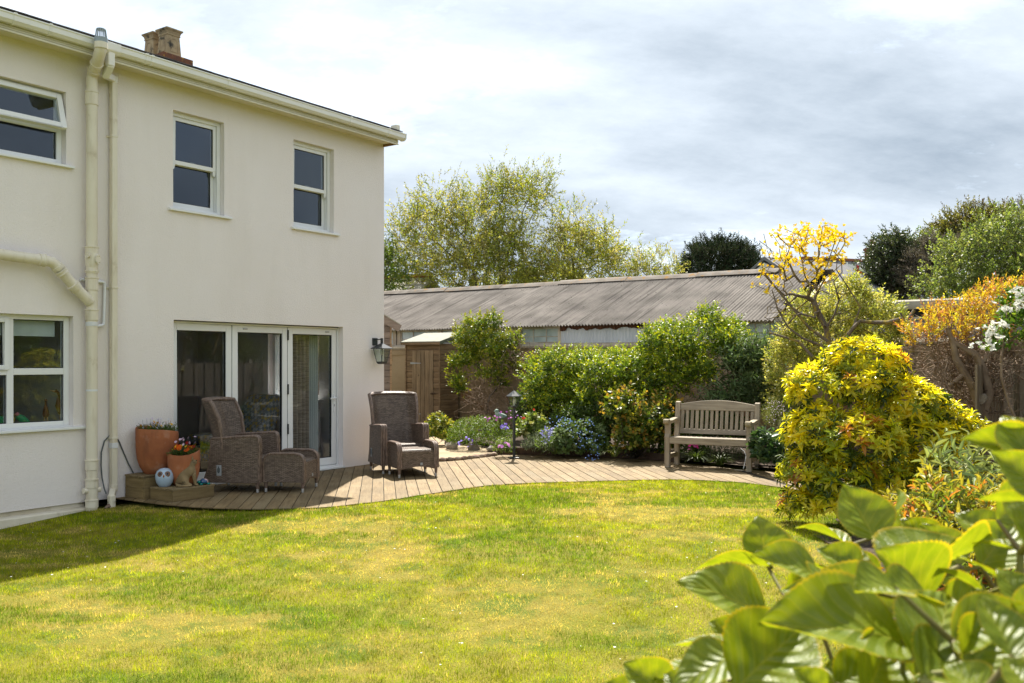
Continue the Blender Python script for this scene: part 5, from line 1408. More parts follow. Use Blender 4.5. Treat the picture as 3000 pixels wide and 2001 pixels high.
tin(xa - 0.02, xb, 0, BE - 0.005, -0.022, 0.076, 0.010, lambda x: BE - 0.095 - 0.06 * vnoise(x, 0, 9.0, 1) - 0.02 * vnoise(x, 3, 31.0, 2)).build('rusty_tin_edge', M['rust'], barn, smooth=60)

# ------------------------------------------------------------------ lean-to garage on the right, curved cement verge
GO = 0.75
ga = empty('garage', BF.world(0, GO, 0), BF.ang); tag(ga, 'blue grey sheet garage with lichen covered cement roof edge', 'garage')
g0 = BF.hit(2520, 900, GO)[0]; g1 = BF.hit(3150, 900, GO)[0]
GZ = BF.hit(2557, 882, GO)[1]
n = 9; x = g0; i = 0
while x < g1:
    L_ = 1.15
    prof = [(-0.06, GZ - 0.17), (-0.07, GZ - 0.10), (-0.05, GZ - 0.03), (0.02, GZ + 0.0), (0.4, GZ + 0.01), (4.0, GZ + 0.02), (4.0, GZ - 0.02), (0.4, GZ - 0.03), (0.03, GZ - 0.04), (-0.03, GZ - 0.06), (-0.045, GZ - 0.10), (-0.035, GZ - 0.17)]
    MB().prism(prof, 'x', x, x + L_ - 0.006).build('roof_verge', M['cement'], ga, (0, 0, 0), smooth=30); x += L_
mb = MB().box(g0, 0.10, -0.4, g1, 0.16, GZ - 0.02); mb.build('wall', M['black'], ga, smooth=0)
xa, xb = g0, BF.hit(2868, 950, GO)[0]
MB().box(xa, 0.055, -0.3, g1, 0.095, GZ - 0.335).build('sheet_wall', M['bluetin'], ga, smooth=0)
MB().box(g0, 0.02, GZ - 0.345, xb + 0.0, 0.10, GZ - 0.30).build('rail', M['barnwood'], ga, smooth=0)
MB().box(xb, 0.02, -0.3, g1, 0.10, GZ - 0.15).build('end_sheet', M['bluetin'], ga, smooth=0)
x = xa + 0.4
while x < g1:
    MB().box(x - 0.012, 0.045, -0.3, x + 0.012, 0.056, GZ - 0.345).build('batten', M['bluetin'], ga, smooth=0); x += 0.62
MB().prism([(0.1, 0), (4, 0), (4, GZ - 0.05), (0.4, GZ - 0.06), (0.1, GZ - 0.06)], 'x', g0 + 0.01, g0 + 0.08).build('end_wall', M['bluetin'], ga, smooth=0)

# ------------------------------------------------------------------ tool shed by the path
def plank(x0, x1, z0, z1, y, th, par, mat, name='board', axis='x'):
    return None
sh_o = at(1290, 1060, 20.0)
SF = Frame((sh_o.x, sh_o.y), BF.ang)
shed = empty('tool_shed', (sh_o.x, sh_o.y, 0.10), SF.ang); tag(shed, 'narrow brown timber tool shed with plank door and felt roof', 'shed')
SWd, SD_, SH, SHB = 1.0, 0.66, 1.87, 2.04
MB().prism([(-SWd + 0.02, 0.03), (-0.02, 0.03), (-0.02, SD_ - 0.02), (-SWd + 0.02, SD_ - 0.02)], 'z', 0.0, SH - 0.02).build('core', M['deckdark'], shed, smooth=0)
dL_, dR_ = -0.80, -0.19
hb = 0.122
def shiplap(w0, w1, z, par, mat, rot, loc, h=hb):
    """one shiplap board: face with a scooped upper edge"""
    L_ = (w1 - w0)
    prof = [(0.0, 0.0), (-0.016, 0.002), (-0.018, h - 0.03), (-0.012, h - 0.018), (-0.004, h - 0.012), (-0.003, h - 0.001), (0.0, h - 0.001)]
    mb = MB().prism(prof, 'x', -L_ / 2, L_ / 2)
    return mb.build('shiplap_board', mat, par, loc, rot, smooth=0)
k = 0; z = 0.02
while z + hb < SH + 0.03:
    hh = min(hb, SH - z)
    if z + hb < 1.70:
        shiplap(-SWd + 0.03, dL_, z, shed, M['shedwood'], (0, 0, 0), ((-SWd + 0.03 + dL_) / 2, 0.02, z)); shiplap(dR_, -0.03, z, shed, M['shedwood'], (0, 0, 0), ((dR_ - 0.03) / 2, 0.02, z))
    else:
        shiplap(-SWd + 0.03, -0.03, z, shed, M['shedwood'], (0, 0, 0), (-SWd / 2, 0.02, z))
    shiplap(0.0, SD_ - 0.04, z, shed, M['shedwood'], (0, 0, math.pi / 2), (-0.02, SD_ / 2, z))
    z += hb
MB().prism([(0.0, SH), (SD_, SH), (SD_, SHB - 0.02), (0.0, SH)], 'x', -0.05, -0.01).build('side_infill', M['shedwood'], shed, smooth=0)
for (a, b_) in ((-SWd, -0.015), (-0.033, -0.015)):
    MB().box(a, b_, 0, a + 0.033, 0.02, SH).build('corner_post', M['shedwood'], shed, smooth=0, bevel=0.003)
nb = 5; w = (dR_ - dL_) / nb
dr = MB().box(dL_, 0.004, 0.03, dR_, 0.012, 1.70).build('door', M['deckdark'], shed, smooth=0)
for k in range(nb):
    MB().box(-w / 2 + 0.005, -0.011, 0.0, w / 2 - 0.005, 0.0, 1.665).build('door_board', M['sheddoor'], dr, (dL_ + w * (k + 0.5), 0.003, 0.035), smooth=0, bevel=0.003)
for zz in (0.30, 1.42):
    MB().prism([(dL_ - 0.04, zz - 0.018), (dL_ + 0.02, zz - 0.018), (dL_ + 0.26, zz - 0.006), (dL_ + 0.26, zz + 0.006), (dL_ + 0.02, zz + 0.018), (dL_ - 0.04, zz + 0.018)], 'y', -0.016, -0.009).build('strap_hinge', M['plate'], dr, smooth=0)
MB().box(dR_ - 0.07, -0.03, 0.74, dR_ + 0.06, -0.010, 0.765).box(dR_ - 0.03, -0.035, 0.73, dR_ - 0.01, -0.012, 0.775).build('bolt', M['steel'], dr, smooth=0)
rs = (SHB + 0.03 - SH) / (SD_ + 0.14)
def rz_(y): return SH + 0.012 + (y + 0.07) * rs * 1.05
MB().prism([(-0.09, rz_(-0.09)), (SD_ + 0.07, rz_(SD_ + 0.07)), (SD_ + 0.07, rz_(SD_ + 0.07) + 0.02), (-0.09, rz_(-0.09) + 0.02)], 'x', -SWd - 0.06, 0.06).build('roof', M['felt'], shed, smooth=0, bevel=0.004)
MB().box(-SWd - 0.055, -0.085, SH - 0.045, 0.055, -0.068, SH + 0.008).build('front_trim', M['shedwood'], shed, smooth=0)
MB().prism([(-0.088, rz_(-0.088) - 0.05), (SD_ + 0.07, rz_(SD_ + 0.07) - 0.05), (SD_ + 0.07, rz_(SD_ + 0.07) + 0.022), (-0.088, rz_(-0.088) + 0.022)], 'x', 0.061, 0.075).build('side_trim', pbr('green_trim', (0.11, 0.12, 0.085), None, 5, 0.8), shed, smooth=0)
# bigger grey shed beyond the house corner
g_o = at(1147, 1060, 17.6)
gs = empty('grey_shed', (g_o.x, g_o.y, 0.05), R(7.6)); tag(gs, 'dark grey weatherboarded shed just showing past the house corner', 'shed')
GW, GH, GD = 2.4, 2.22, 1.9
MB().prism([(-GW + 0.03, 0), (-0.03, 0), (-0.03, GH - 0.05), (-GW / 2, GH + 0.62), (-GW + 0.03, GH - 0.05)], 'y', 0.03, GD - 0.03).build('core', M['deckdark'], gs, smooth=0)
z = 0.0
while z < GH + 0.6:
    half = GW / 2 if z < GH else max(0.05, GW / 2 * (1 - (z + hb - GH) / 0.75))
    shiplap(-half, half, z, gs, M['shedgrey'], (0, 0, 0), (-GW / 2, 0.02, z))
    if z + hb < GH: shiplap(0, GD, z, gs, M['shedgrey'], (0, 0, math.pi / 2), (-0.02, GD / 2, z))
    z += hb
MB().box(-0.03, -0.012, 0, 0.004, 0.022, GH).build('corner_post', M['shedwood'], gs, smooth=0)
for s in (-1, 1):
    a, b_ = Vector((-GW / 2 - s * 0.0, -0.06, GH + 0.76)), Vector((-GW / 2 + s * (GW / 2 + 0.16), -0.06, GH - 0.09))
    MB().bar(a, b_, 0.022, 0.14).build('barge_board', M['shedgrey'], gs, smooth=0)
    rr = MB(); rr.add([(a.x, -0.08, a.z + 0.05), (b_.x, -0.08, b_.z + 0.075), (b_.x, GD, b_.z + 0.075), (a.x, GD, a.z + 0.05), (a.x, -0.08, a.z + 0.07), (b_.x, -0.08, b_.z + 0.095), (b_.x, GD, b_.z + 0.095), (a.x, GD, a.z + 0.07)],
                      [(0, 3, 2, 1), (4, 5, 6, 7), (0, 1, 5, 4), (1, 2, 6, 5), (2, 3, 7, 6), (3, 0, 4, 7)]); rr.build('roof', M['felt'], gs, smooth=0)

# ------------------------------------------------------------------ right boundary fence
RFa = Vector((5.75, 11.0)); RFd = HF.a
fe = empty('boundary_fence', (RFa.x, RFa.y, 0), WALL_ANG); tag(fe, 'brown timber board fence behind the orange tipped shrub', 'fence')
k = 0; x = -1.25
while x < 4.2:
    hgt = 1.52 + random.uniform(-0.01, 0.01)
    MB().box(-0.068, 0.0, -0.2, 0.068, 0.02, hgt).build('fence_board', M['fencewood'], fe, (x, 0.022 * (k % 2), 0), smooth=0); x += 0.142; k += 1
for x in (0.95, 2.75, 4.1):
    MB().box(x - 0.05, -0.11, -0.2, x + 0.05, -0.004, 1.60).build('fence_post', pbr('post_wood', (0.42, 0.34, 0.25), (0.33, 0.26, 0.18), 6, 0.9), fe, smooth=0, bevel=0.006)

# ------------------------------------------------------------------ path, bed, edging, rocks
pth = [gnd(1285, 1351, 0.0), gnd(1350, 1347, 0.0), gnd(1400, 1340, 0.0), gnd(1452, 1333, 0.0), gnd(1440, 1316, 0.05), gnd(1400, 1308, 0.05), gnd(1330, 1303, 0.05)]
pth += [SF.world(-0.05, -0.3), SF.world(-1.6, -0.2), SF.world(-2.4, -0.8), HF.world(0.9, 0.6)]
mb = MB(); mb.prism([(p[0], p[1]) for p in pth], 'z', -0.05, 0.045)
pa_ = mb.build('stone_path', M['sandstone'], smooth=0, bevel=0.012); tag(pa_, kind='structure')
ex = [gnd(1285, 1352, 0.0), gnd(1350, 1348, 0.0), gnd(1402, 1341, 0.0), gnd(1455, 1334, 0.0)]
for i in range(3):
    p, q = ex[i], ex[i + 1]; n = 3
    for k in range(n):
        f = (k + 0.5) / n; c_ = p.lerp(q, f); c_.z = 0.02
        link('edge_stone', rock_mesh((q - p).length / n * 0.56, 0.05, 0.045, i * 7 + k, 2), M['stoneedge'], pa_, c_, (0, 0, math.atan2((q - p).y, (q - p).x)))
bed_front = [gnd(x_, y_, 0.0) for x_, y_ in ((1452, 1332), (1520, 1332), (1600, 1334), (1700, 1337), (1850, 1344), (1940, 1350), (1990, 1356), (2100, 1367), (2200, 1376), (2300, 1385), (2420, 1397))]
bed_poly = [(p.x, p.y) for p in bed_front] + [(4.4, 11.2), (3.9, 10.3), (3.3, 9.3), (2.75, 8.6), (2.6, 7.6), (2.2, 6.0), (1.6, 4.2), (1.2, 2.6), (1.0, 0.6), (9, 0.6), tuple(BF.world(11.0, -0.0).xy), tuple(BF.world(0.1, 0.0).xy)] + [(p.x, p.y) for p in (gnd(1335, 1300, 0.05), gnd(1400, 1307, 0.05), gnd(1440, 1315, 0.05))]
# soil sheet, gently mounded
bx_ = np.array(bed_poly); gx = np.arange(bx_[:, 0].min(), bx_[:, 0].max() + 0.2, 0.12); gy = np.arange(bx_[:, 1].min(), bx_[:, 1].max() + 0.2, 0.12)
GX, GY = np.meshgrid(gx, gy, indexing='ij'); ins = in_poly(GX, GY, bed_poly)
GZ_ = 0.035 + 0.06 * fbm(GX, GY, 1.4, 3, 4) + 0.10 * np.clip(GY - 15.5, 0, 3) / 3
GZ_ = np.where(GY < 12.2, GZ_ - 0.07, GZ_)
idx = -np.ones(GX.shape, int); idx[ins] = np.arange(ins.sum())
fs = [(idx[i, j], idx[i + 1, j], idx[i + 1, j + 1], idx[i, j + 1]) for i in range(GX.shape[0] - 1) for j in range(GX.shape[1] - 1) if min(idx[i, j], idx[i + 1, j], idx[i + 1, j + 1], idx[i, j + 1]) >= 0]
me = bpy.data.meshes.new('planting_bed'); me.from_pydata(np.stack([GX[ins], GY[ins], GZ_[ins]], -1).tolist(), [], fs); me.polygons.foreach_set('use_smooth', [True] * len(fs))
sb = MB().add([(p_[0], p_[1], 0.05 if p_[1] > 12.2 else -0.02) for p_ in bed_poly], [tuple(range(len(bed_poly)))])
tag(link('planting_bed', me, M['soil']), kind='structure')
tag(sb.build('soil_base', M['soil'], smooth=0), kind='structure')
mb = MB(); hh = 0.115
pts = [Vector((p.x, p.y)) + Vector((0, 0.015)) for p in bed_front[:7]]
for i in range(len(pts) - 1): mb.bar((pts[i].x, pts[i].y, hh / 2), (pts[i + 1].x, pts[i + 1].y, hh / 2), 0.012, hh)
tag(mb.build('bed_edging', M['steel'], smooth=0), 'rusty brown strip edging between deck and flower bed', 'edging')
for (px, py, Y_, rx, ry, rz2, lab) in ((1387, 1305, 15.75, 0.18, 0.12, 0.125, 'large pale grey rock at the edge of the stone path'), (1325, 1305, 15.9, 0.14, 0.10, 0.085, 'low grey rock nearest the wicker footstool'),
                                        (1318, 1286, 16.5, 0.12, 0.1, 0.08, 'dark mossy rock behind the low grey rock'), (1440, 1312, 15.45, 0.12, 0.08, 0.06, 'half buried brown rock beside the big pale rock')):
    p = at(px, py, Y_); o = link('rock', rock_mesh(rx, ry, rz2, int(px), 3), M['rock'], None, (p.x, p.y, 0.10), (0, 0, px)); tag(o, lab, 'rock', 'rocks edging the flower bed')
# bird ornament
p = at(1465, 1222, 15.9); e = empty('bird_ornament', (p.x, p.y, p.z - 0.09), R(200)); tag(e, 'verdigris bird ornament among purple flowers', 'ornament')
MB().tube([(-0.12, 0, 0.10), (-0.07, 0, 0.10), (0.0, 0, 0.105), (0.05, 0, 0.14), (0.06, 0, 0.17)], [0.02, 0.045, 0.062, 0.05, 0.036], 14).build('body', M['verdigris'], e)
MB().ellipsoid((0.06, 0, 0.195), (0.038, 0.034, 0.036)).build('head', M['verdigris'], e); MB().tube([(0.09, 0, 0.195), (0.115, 0, 0.188)], [0.012, 0.002], 8).build('beak', M['verdigris'], e)
MB().tube([(0, 0, -0.20), (0, 0, 0.06)], 0.012, 8).build('stake', M['steel'], e)
# white hose by the bench
hs_ = [(2178, 1374), (2183, 1352), (2186, 1335), (2180, 1322), (2170, 1314)]
mb = MB().tube([at(a, b_, 13.25 + 0.1 * i) for i, (a, b_) in enumerate(hs_)], 0.005, 8); tag(mb.build('hose', M['plate']), 'pale hose end curling up under the bench', 'hose')

# ------------------------------------------------------------------ far houses
fh = empty('far_house', at(2520, 800, 62), R(20)); tag(fh, 'distant house with slate roof, red ridge and brick chimney', 'house')
fh.location.z = 0
zr = at(2520, 765, 62).z; ze = zr - 2.6
MB().prism([(-3.4, 0), (3.4, 0), (3.4, ze), (-3.4, ze)], 'x', -4.5, 1.6).build('wall', M['farwall'], fh, smooth=0)
MB().prism([(-3.8, ze - 0.1), (0, zr), (3.8, ze - 0.1), (0, zr - 0.25)], 'x', -4.7, 1.8).build('roof', M['roofslate_far'], fh, smooth=0)
MB().box(-4.7, -0.14, zr - 0.05, 1.8, 0.14, zr + 0.12).build('ridge', M['redtile'], fh, smooth=0)
fc_ = MB().box(0.7, -0.4, zr - 1.0, 1.35, 0.4, zr + 0.95).box(0.64, -0.46, zr + 0.75, 1.41, 0.46, zr + 0.9).build('chimney', M['chimbrick'], fh, smooth=0)
MB().lathe([(0.18, zr + 0.95), (0.15, zr + 1.45), (0.19, zr + 1.5)], 10, (1.02, 0, 0)).build('chimney_pot', M['redtile'], fc_)
# gable of a nearer white house, partly hidden by the yellow shrub
p = at(2462, 800, 40); fg = empty('white_gable_house', (p.x, p.y, 0), R(35)); tag(fg, 'pale gabled house behind the yellow flowering shrub', 'house')
MB().prism([(-2.0, 0), (2.0, 0), (2.0, 4.3), (0.0, 5.55), (-2.0, 4.3)], 'x', -5, 0.3).build('wall', M['farwall'], fg, smooth=0)
for s in (-1, 1): MB().bar((0.34, s * 2.25, 4.2), (0.34, 0, 5.65), 0.08, 0.22).build('barge_board', M['upvc'], fg, smooth=0)
MB().prism([(-2.3, 4.2), (0, 5.66), (2.3, 4.2), (2.3, 4.32), (0, 5.8), (-2.3, 4.32)], 'x', -5, 0.35).build('roof', M['roofslate_far'], fg, smooth=0)
# flag
p = at(2515, 792, 45); fl = empty('flag', (p.x, p.y, 0)); tag(fl, 'small red and white flag flying in front of the slate roof', 'flag')
MB().tube([(-0.55, 0, 0), (-0.55, 0, p.z + 0.4)], 0.04, 8).build('pole', M['upvc'], fl)
def flagpart(x0, x1, z0, z1, nm, mat, yo):
    n = 10; vs = []; fs = []
    for j, zz in enumerate((z0, z1)):
        for i in range(n + 1):
            x = x0 + (x1 - x0) * i / n; vs.append((x, 0.09 * math.sin(x * 6) + yo, p.z + zz - 0.25 * (x + 0.5) ** 2))
    k = n + 1
    MB().add(vs, [(i, i + 1, k + i + 1, k + i) for i in range(n)]).build(nm, mat, fl, smooth=60)
flagpart(-0.5, 0.55, -0.3, 0.3, 'flag_cloth', M['flagwhite'], 0.0); flagpart(-0.5, 0.55, -0.06, 0.06, 'red_bar', M['flagred'], -0.012); flagpart(-0.12, 0.03, -0.3, 0.3, 'red_bar', M['flagred'], -0.016)
# pale tiled roof at far left behind the barn
p = at(1190, 830, 34); fp = empty('pale_roofed_house', (p.x, p.y, 0), R(-25)); tag(fp, 'pale tiled roof of a house behind the barn at its left end', 'house')
zr = at(1190, 812, 34).z
MB().box(-6, -2.5, 0, 1.0, 2.5, zr - 1.6).build('wall', M['farwall'], fp, smooth=0)
ro = MB().prism([(-2.9, zr - 1.8), (0, zr), (2.9, zr - 1.8), (0, zr - 0.15)], 'x', -6.2, 1.1).build('roof', M['paleroof'], fp, smooth=0)
MB().box(-6.2, -0.12, zr - 0.04, 1.1, 0.12, zr + 0.09).build('ridge', M['redtile'], ro, smooth=0)
for k in range(7):
    f = (k + 0.5) / 7.5; MB().box(-6.2, -2.9 * f - 0.015, zr - 1.8 * f - 0.0, 1.1, -2.9 * f + 0.015, zr - 1.8 * f + 0.035).build('tile_course', M['paleroof'], ro, smooth=0)

# ------------------------------------------------------------------ neighbour beyond the right fence (seen mirrored in the glass doors)
nb_ = empty('neighbour_barn', (11.2, 10.2, 0), WALL_ANG); tag(nb_, 'grey sheeted barn beyond the right fence, mirrored in the glass doors', 'barn')
tin(-6.0, 7.0, -0.3, 3.3, 0.0, 0.2, 0.02).build('sheet_wall', M['bluetin'], nb_, smooth=60)
MB().prism([(-0.3, 3.2), (3.5, 4.6), (3.5, 4.7), (-0.3, 3.3)], 'x', -6.2, 7.2).build('roof', M['barnroof'], nb_, smooth=0)
# ------------------------------------------------------------------ plants
def unit(v): return v / np.maximum(np.linalg.norm(v, axis=-1, keepdims=True), 1e-9)
def rdir(n, r): return unit(r.normal(size=(n, 3)))
LT = {  # leaf templates: (x across, y along, z off the blade)
    'rhomb': ([(0, 0, 0), (-.5, .45, .10), (0, 1, -.06), (.5, .45, .10)], [(0, 3, 2), (0, 2, 1)]),
    'oval': ([(0, 0, 0), (-.42, .26, .07), (.42, .26, .07), (-.44, .62, .05), (.44, .62, .05), (0, 1, -.10), (0, .45, 0)], [(0, 2, 6), (2, 4, 6), (4, 5, 6), (5, 3, 6), (3, 1, 6), (1, 0, 6)]),
    'lance': ([(0, 0, 0), (-.5, .33, .10), (.5, .33, .10), (-.36, .70, .02), (.36, .70, .02), (0, 1, -.16), (0, .5, -.02)], [(0, 2, 6), (2, 4, 6), (4, 5, 6), (5, 3, 6), (3, 1, 6), (1, 0, 6)]),
    'blade': ([(-.5, 0, 0), (.5, 0, 0), (-.45, .35, .10), (.45, .35, .10), (-.3, .7, .08), (.3, .7, .08), (0, 1, -.12)], [(0, 1, 3), (0, 3, 2), (2, 3, 5), (2, 5, 4), (4, 5, 6)]),
    'flower': ([(0, 0, .0)] + [(math.cos(k * math.pi / 3) * .5, math.sin(k * math.pi / 3) * .5, .10) for k in range(6)], [(0, 1 + k, 1 + (k + 1) % 6) for k in range(6)]),
}
def leaf_verts(P, D, Nn, L, W, tmpl):
    T, Fc = LT[tmpl]; T = np.array(T)
    D = unit(D); S = unit(np.cross(D, Nn)); U = np.cross(S, D)
    L = np.broadcast_to(np.asarray(L, float), (len(P),)); W = np.broadcast_to(np.asarray(W, float), (len(P),))
    V = P[:, None, :] + S[:, None, :] * (T[None, :, 0:1] * W[:, None, None]) + D[:, None, :] * (T[None, :, 1:2] * L[:, None, None]) + U[:, None, :] * (T[None, :, 2:3] * L[:, None, None])
    return V.reshape(-1, 3), Fc, len(T)
def leaves(name, P, D, Nn, L, W, C, mat, parent, tmpl='rhomb', kind='stuff'):
    V, Fc, k = leaf_verts(P, D, Nn, L, W, tmpl)
    me = rawmesh(name, V, len(Fc), k, Fc, C, mat)
    if tmpl != 'rhomb': me.polygons.foreach_set('use_smooth', [True] * len(me.polygons))
    return link(name, me, None, parent, kind=kind)
def palette(cols, n, r, jit=0.18):
    w = np.array([c[1] for c in cols], float); w /= w.sum()
    k = r.choice(len(cols), n, p=w)
    c = np.array([c[0] for c in cols])[k]
    return c * r.uniform(1 - jit, 1 + jit, (n, 1)) * r.uniform(1 - jit * .3, 1 + jit * .3, (n, 3))
def sprigs(P, D, ls, k, ang, L, W, r, droop=0.0, whorl=2):
    """k leaves up each shoot; returns flattened leaf arrays and shoot index"""
    n = len(P); D = unit(D)
    ref = np.where(np.abs(D[:, 2:3]) > 0.9, np.array([[1., 0, 0]]), np.array([[0, 0, 1.]]))
    A = unit(np.cross(D, ref)); B = np.cross(D, A)
    t = (np.arange(k) + 0.5) / k
    ph = r.uniform(0, 6.28, (n, 1)) + (np.arange(k) * 2.4)[None]
    ph = ph + r.normal(0, 0.35, (n, k))
    rad = A[:, None] * np.cos(ph)[..., None] + B[:, None] * np.sin(ph)[..., None]
    lsn = np.broadcast_to(np.asarray(ls, float), (n,))
    pos = P[:, None] + D[:, None] * (lsn[:, None] * t[None])[..., None]
    a = ang * (1.15 - 0.5 * t)[None, :, None] + r.normal(0, 0.18, (n, k, 1))
    d = D[:, None] * np.cos(a) + rad * np.sin(a)
    d[..., 2] -= droop * r.random((n, k))
    nn = D[:, None] * np.sin(a) - rad * np.cos(a)
    nn = nn + r.normal(0, 0.25, nn.shape)
    sc = (1.0 - 0.45 * np.abs(t - 0.4) * 1.2)[None] * r.uniform(0.75, 1.2, (n, k))
    return pos.reshape(-1, 3), d.reshape(-1, 3), nn.reshape(-1, 3), (L * sc).ravel(), (W * sc).ravel(), np.repeat(np.arange(n), k), np.tile(t, n)
def blob_pts(blobs, n, r, shell=0.35, lower=-0.75, keep=0.86):
    """points near the surface of a union of ellipsoids with their outward normals"""
    B = np.array(blobs, float); w = B[:, 3] * B[:, 4] + B[:, 4] * B[:, 5] + B[:, 3] * B[:, 5]; w /= w.sum()
    k = r.choice(len(B), n * 3, p=w); u = rdir(n * 3, r)
    rr = 1 - shell * r.random((n * 3, 1)) ** 1.6
    P = B[k, :3] + u * B[k, 3:] * rr
    Nn = unit(u / B[k, 3:])
    ok = u[:, 2] > lower
    for j in range(len(B)):
        q = (((P - B[j, :3]) / B[j, 3:]) ** 2).sum(1)
        ok &= (q > keep ** 2 * 0.62) | (k == j)
    P, Nn = P[ok][:n], Nn[ok][:n]
    return P, Nn
def segs_mesh(name, A, B, ra, rb, mat, parent, n=5):
    A = np.asarray(A, float); B = np.asarray(B, float); m = len(A)
    ra = np.broadcast_to(ra, (m,)); rb = np.broadcast_to(rb, (m,))
    D = unit(B - A); ref = np.where(np.abs(D[:, 2:3]) > 0.9, np.array([[1., 0, 0]]), np.array([[0, 0, 1.]]))
    S = unit(np.cross(D, ref)); T = np.cross(D, S)
    an = np.arange(n) * 2 * np.pi / n
    ring = S[:, None] * np.cos(an)[None, :, None] + T[:, None] * np.sin(an)[None, :, None]
    V = np.concatenate([A[:, None] + ring * ra[:, None, None], B[:, None] + D[:, None] * rb[:, None, None] * 0.6 + ring * rb[:, None, None]], 1).reshape(-1, 3)
    Fc = []
    for k in range(n): q = (k + 1) % n; Fc += [(k, q, q + n), (k, q + n, k + n)]
    me = rawmesh(name, V, len(Fc), 2 * n, Fc, np.full((m, 3), 0.1), mat)
    me.polygons.foreach_set('use_smooth', [True] * len(me.polygons))
    return link(name, me, None, parent, kind='stuff' if name in ('twigs', 'stems') else None)
def grow(root, targets, seg=0.3, bias=0.35, jit=0.05, lift=0.12, r=rng, first=None):
    """branching skeleton: each target is joined to the nearest part of what has grown already"""
    nodes = [np.array(root, float)]; par = [-1]; plen = [0.0]
    if first is not None:
        for p in first:
            nodes.append(np.array(p, float)); par.append(len(nodes) - 2); plen.append(plen[-1] + np.linalg.norm(nodes[-1] - nodes[-2]))
    T = np.asarray(targets, float)
    T = T[np.argsort(np.linalg.norm(T - nodes[-1], axis=1))]
    for t in T:
        A = np.array(nodes); d = np.linalg.norm(A - t, axis=1)
        i = int(np.argmin(d + bias * np.array(plen)))
        D = d[i]; m = max(1, int(D / seg)); p0 = nodes[i]; last = i
        bow = r.normal(0, jit, 3) * D * 2
        for s in range(1, m + 1):
            f = s / m
            p = p0 + (t - p0) * f + bow * math.sin(math.pi * f) + np.array([0, 0, lift * D * math.sin(math.pi * f)]) + (r.normal(0, jit * seg, 3) if s < m else 0)
            nodes.append(p); par.append(last); plen.append(plen[last] + D / m); last = len(nodes) - 1
    return np.array(nodes), np.array(par)
def branches(name, nodes, par, r_tip, r_max, mat, parent, expo=0.5, n=5):
    cnt = np.zeros(len(nodes)); has = np.zeros(len(nodes), bool); has[par[par >= 0]] = True
    cnt[~has] = 1
    for i in range(len(nodes) - 1, 0, -1): cnt[par[i]] += cnt[i]
    rad = np.minimum(r_tip * cnt ** expo, r_max)
    k = np.arange(1, len(nodes))
    return segs_mesh(name, nodes[par[k]], nodes[k], np.minimum(rad[par[k]], rad[k] * 1.35), rad[k], mat, parent, n)
def tree(name, label, cat, base, blobs, n_tip, n_sprig, k, ls, L, W, cols, mat='leaf', bark='bark', r_tip=0.006, r_max=0.25, shell=0.7, ang=0.9, tmpl='rhomb', seed=1, group=None, trunk=None, up=0.5, lower=-0.9, seg=0.35, bias=0.3, crown='crown', scat_=0.62):
    r = np.random.default_rng(seed)
    e = empty(name, base); tag(e, label, cat, group)
    inv = np.array(base, float)
    T, Nt = blob_pts(blobs, n_tip, r, shell, lower)
    nd, pr = grow(base, T, seg, bias, 0.05, 0.06, r, trunk)
    o = branches('trunk', nd - inv, pr, r_tip, r_max, M[bark], e)
    # sprigs on the tips and scattered round them
    ii = r.integers(0, len(T), n_sprig)
    P = T[ii] + r.normal(0, 1, (n_sprig, 3)) * np.array(ls) * scat_
    D = unit(Nt[ii] + np.array([0, 0, up]) + r.normal(0, 0.55, (n_sprig, 3)))
    p, d, nn, l, w, si, tt = sprigs(P, D, ls * r.uniform(0.6, 1.3, n_sprig), k, ang, L, W, r)
    cc = palette(cols, n_sprig, r, 0.22)[si] * r.uniform(0.82, 1.18, (len(p), 1))
    leaves(crown, p - inv, d, nn, l, w, cc, M[mat], e, tmpl)
    segs_mesh('twigs', P - inv, P + D * ls - inv, r_tip * 0.8, r_tip * 0.4, M[bark], e, 3)
    return e
def bush(name, label, cat, base, blobs, n_sprig, k, ls, L, W, cols, mat='leaf', tmpl='oval', seed=1, shell=0.4, ang=0.95, up=0.45, stems=60, group=None, lower=-0.6, r_tip=0.003, r_max=0.03, bark='bark', droop=0.1, tipcols=None, jit=0.2, keep=0.86, seg=0.12):
    r = np.random.default_rng(seed)
    e = empty(name, base); tag(e, label, cat, group)
    inv = np.array(base, float)
    P, Nn = blob_pts(blobs, n_sprig, r, shell, lower, keep)
    n = len(P)
    D = unit(Nn + np.array([0, 0, up]) + r.normal(0, 0.45, (n, 3)))
    p, d, nn, l, w, si, tt = sprigs(P - D * ls * 0.5, D, ls * r.uniform(0.6, 1.4, n), k, ang, L, W, r, droop)
    cc = palette(cols, n, r, jit)[si] * r.uniform(0.85, 1.15, (len(p), 1))
    if tipcols:
        young = (r.random(n) < 0.75)[si] & (tt > 0.5)
        cc = np.where(young[:, None], palette(tipcols, len(p), r, 0.15), cc)
    leaves('foliage', p - inv, d, nn, l, w, cc, M[mat], e, tmpl)
    if stems:
        ti = r.choice(n, min(stems, n), replace=False)
        nd, pr = grow(base, P[ti] - D[ti] * ls * 0.3, seg, 0.25, 0.09, 0.05, r)
        branches('stems', nd - inv, pr, r_tip, r_max, M[bark], e, 0.5, 5)
    return e
def rough_blobs(blobs, n, seed, rr=(0.10, 0.24)):
    """break the outline of a clipped mass with smaller clumps on its surface"""
    r = np.random.default_rng(seed); P, Nn = blob_pts(blobs, n, r, 0.15, -0.6)
    return list(blobs) + [(*(p + q * 0.03), s, s, s * r.uniform(.7, 1.1)) for p, q, s in zip(P, Nn, r.uniform(rr[0], rr[1], len(P)))]
def pxblob(px, py, Y, rpx, rpy, ry):
    c_ = at(px, py, Y); return (c_.x, c_.y, c_.z, rpx / F * Y, ry, rpy / F * Y)
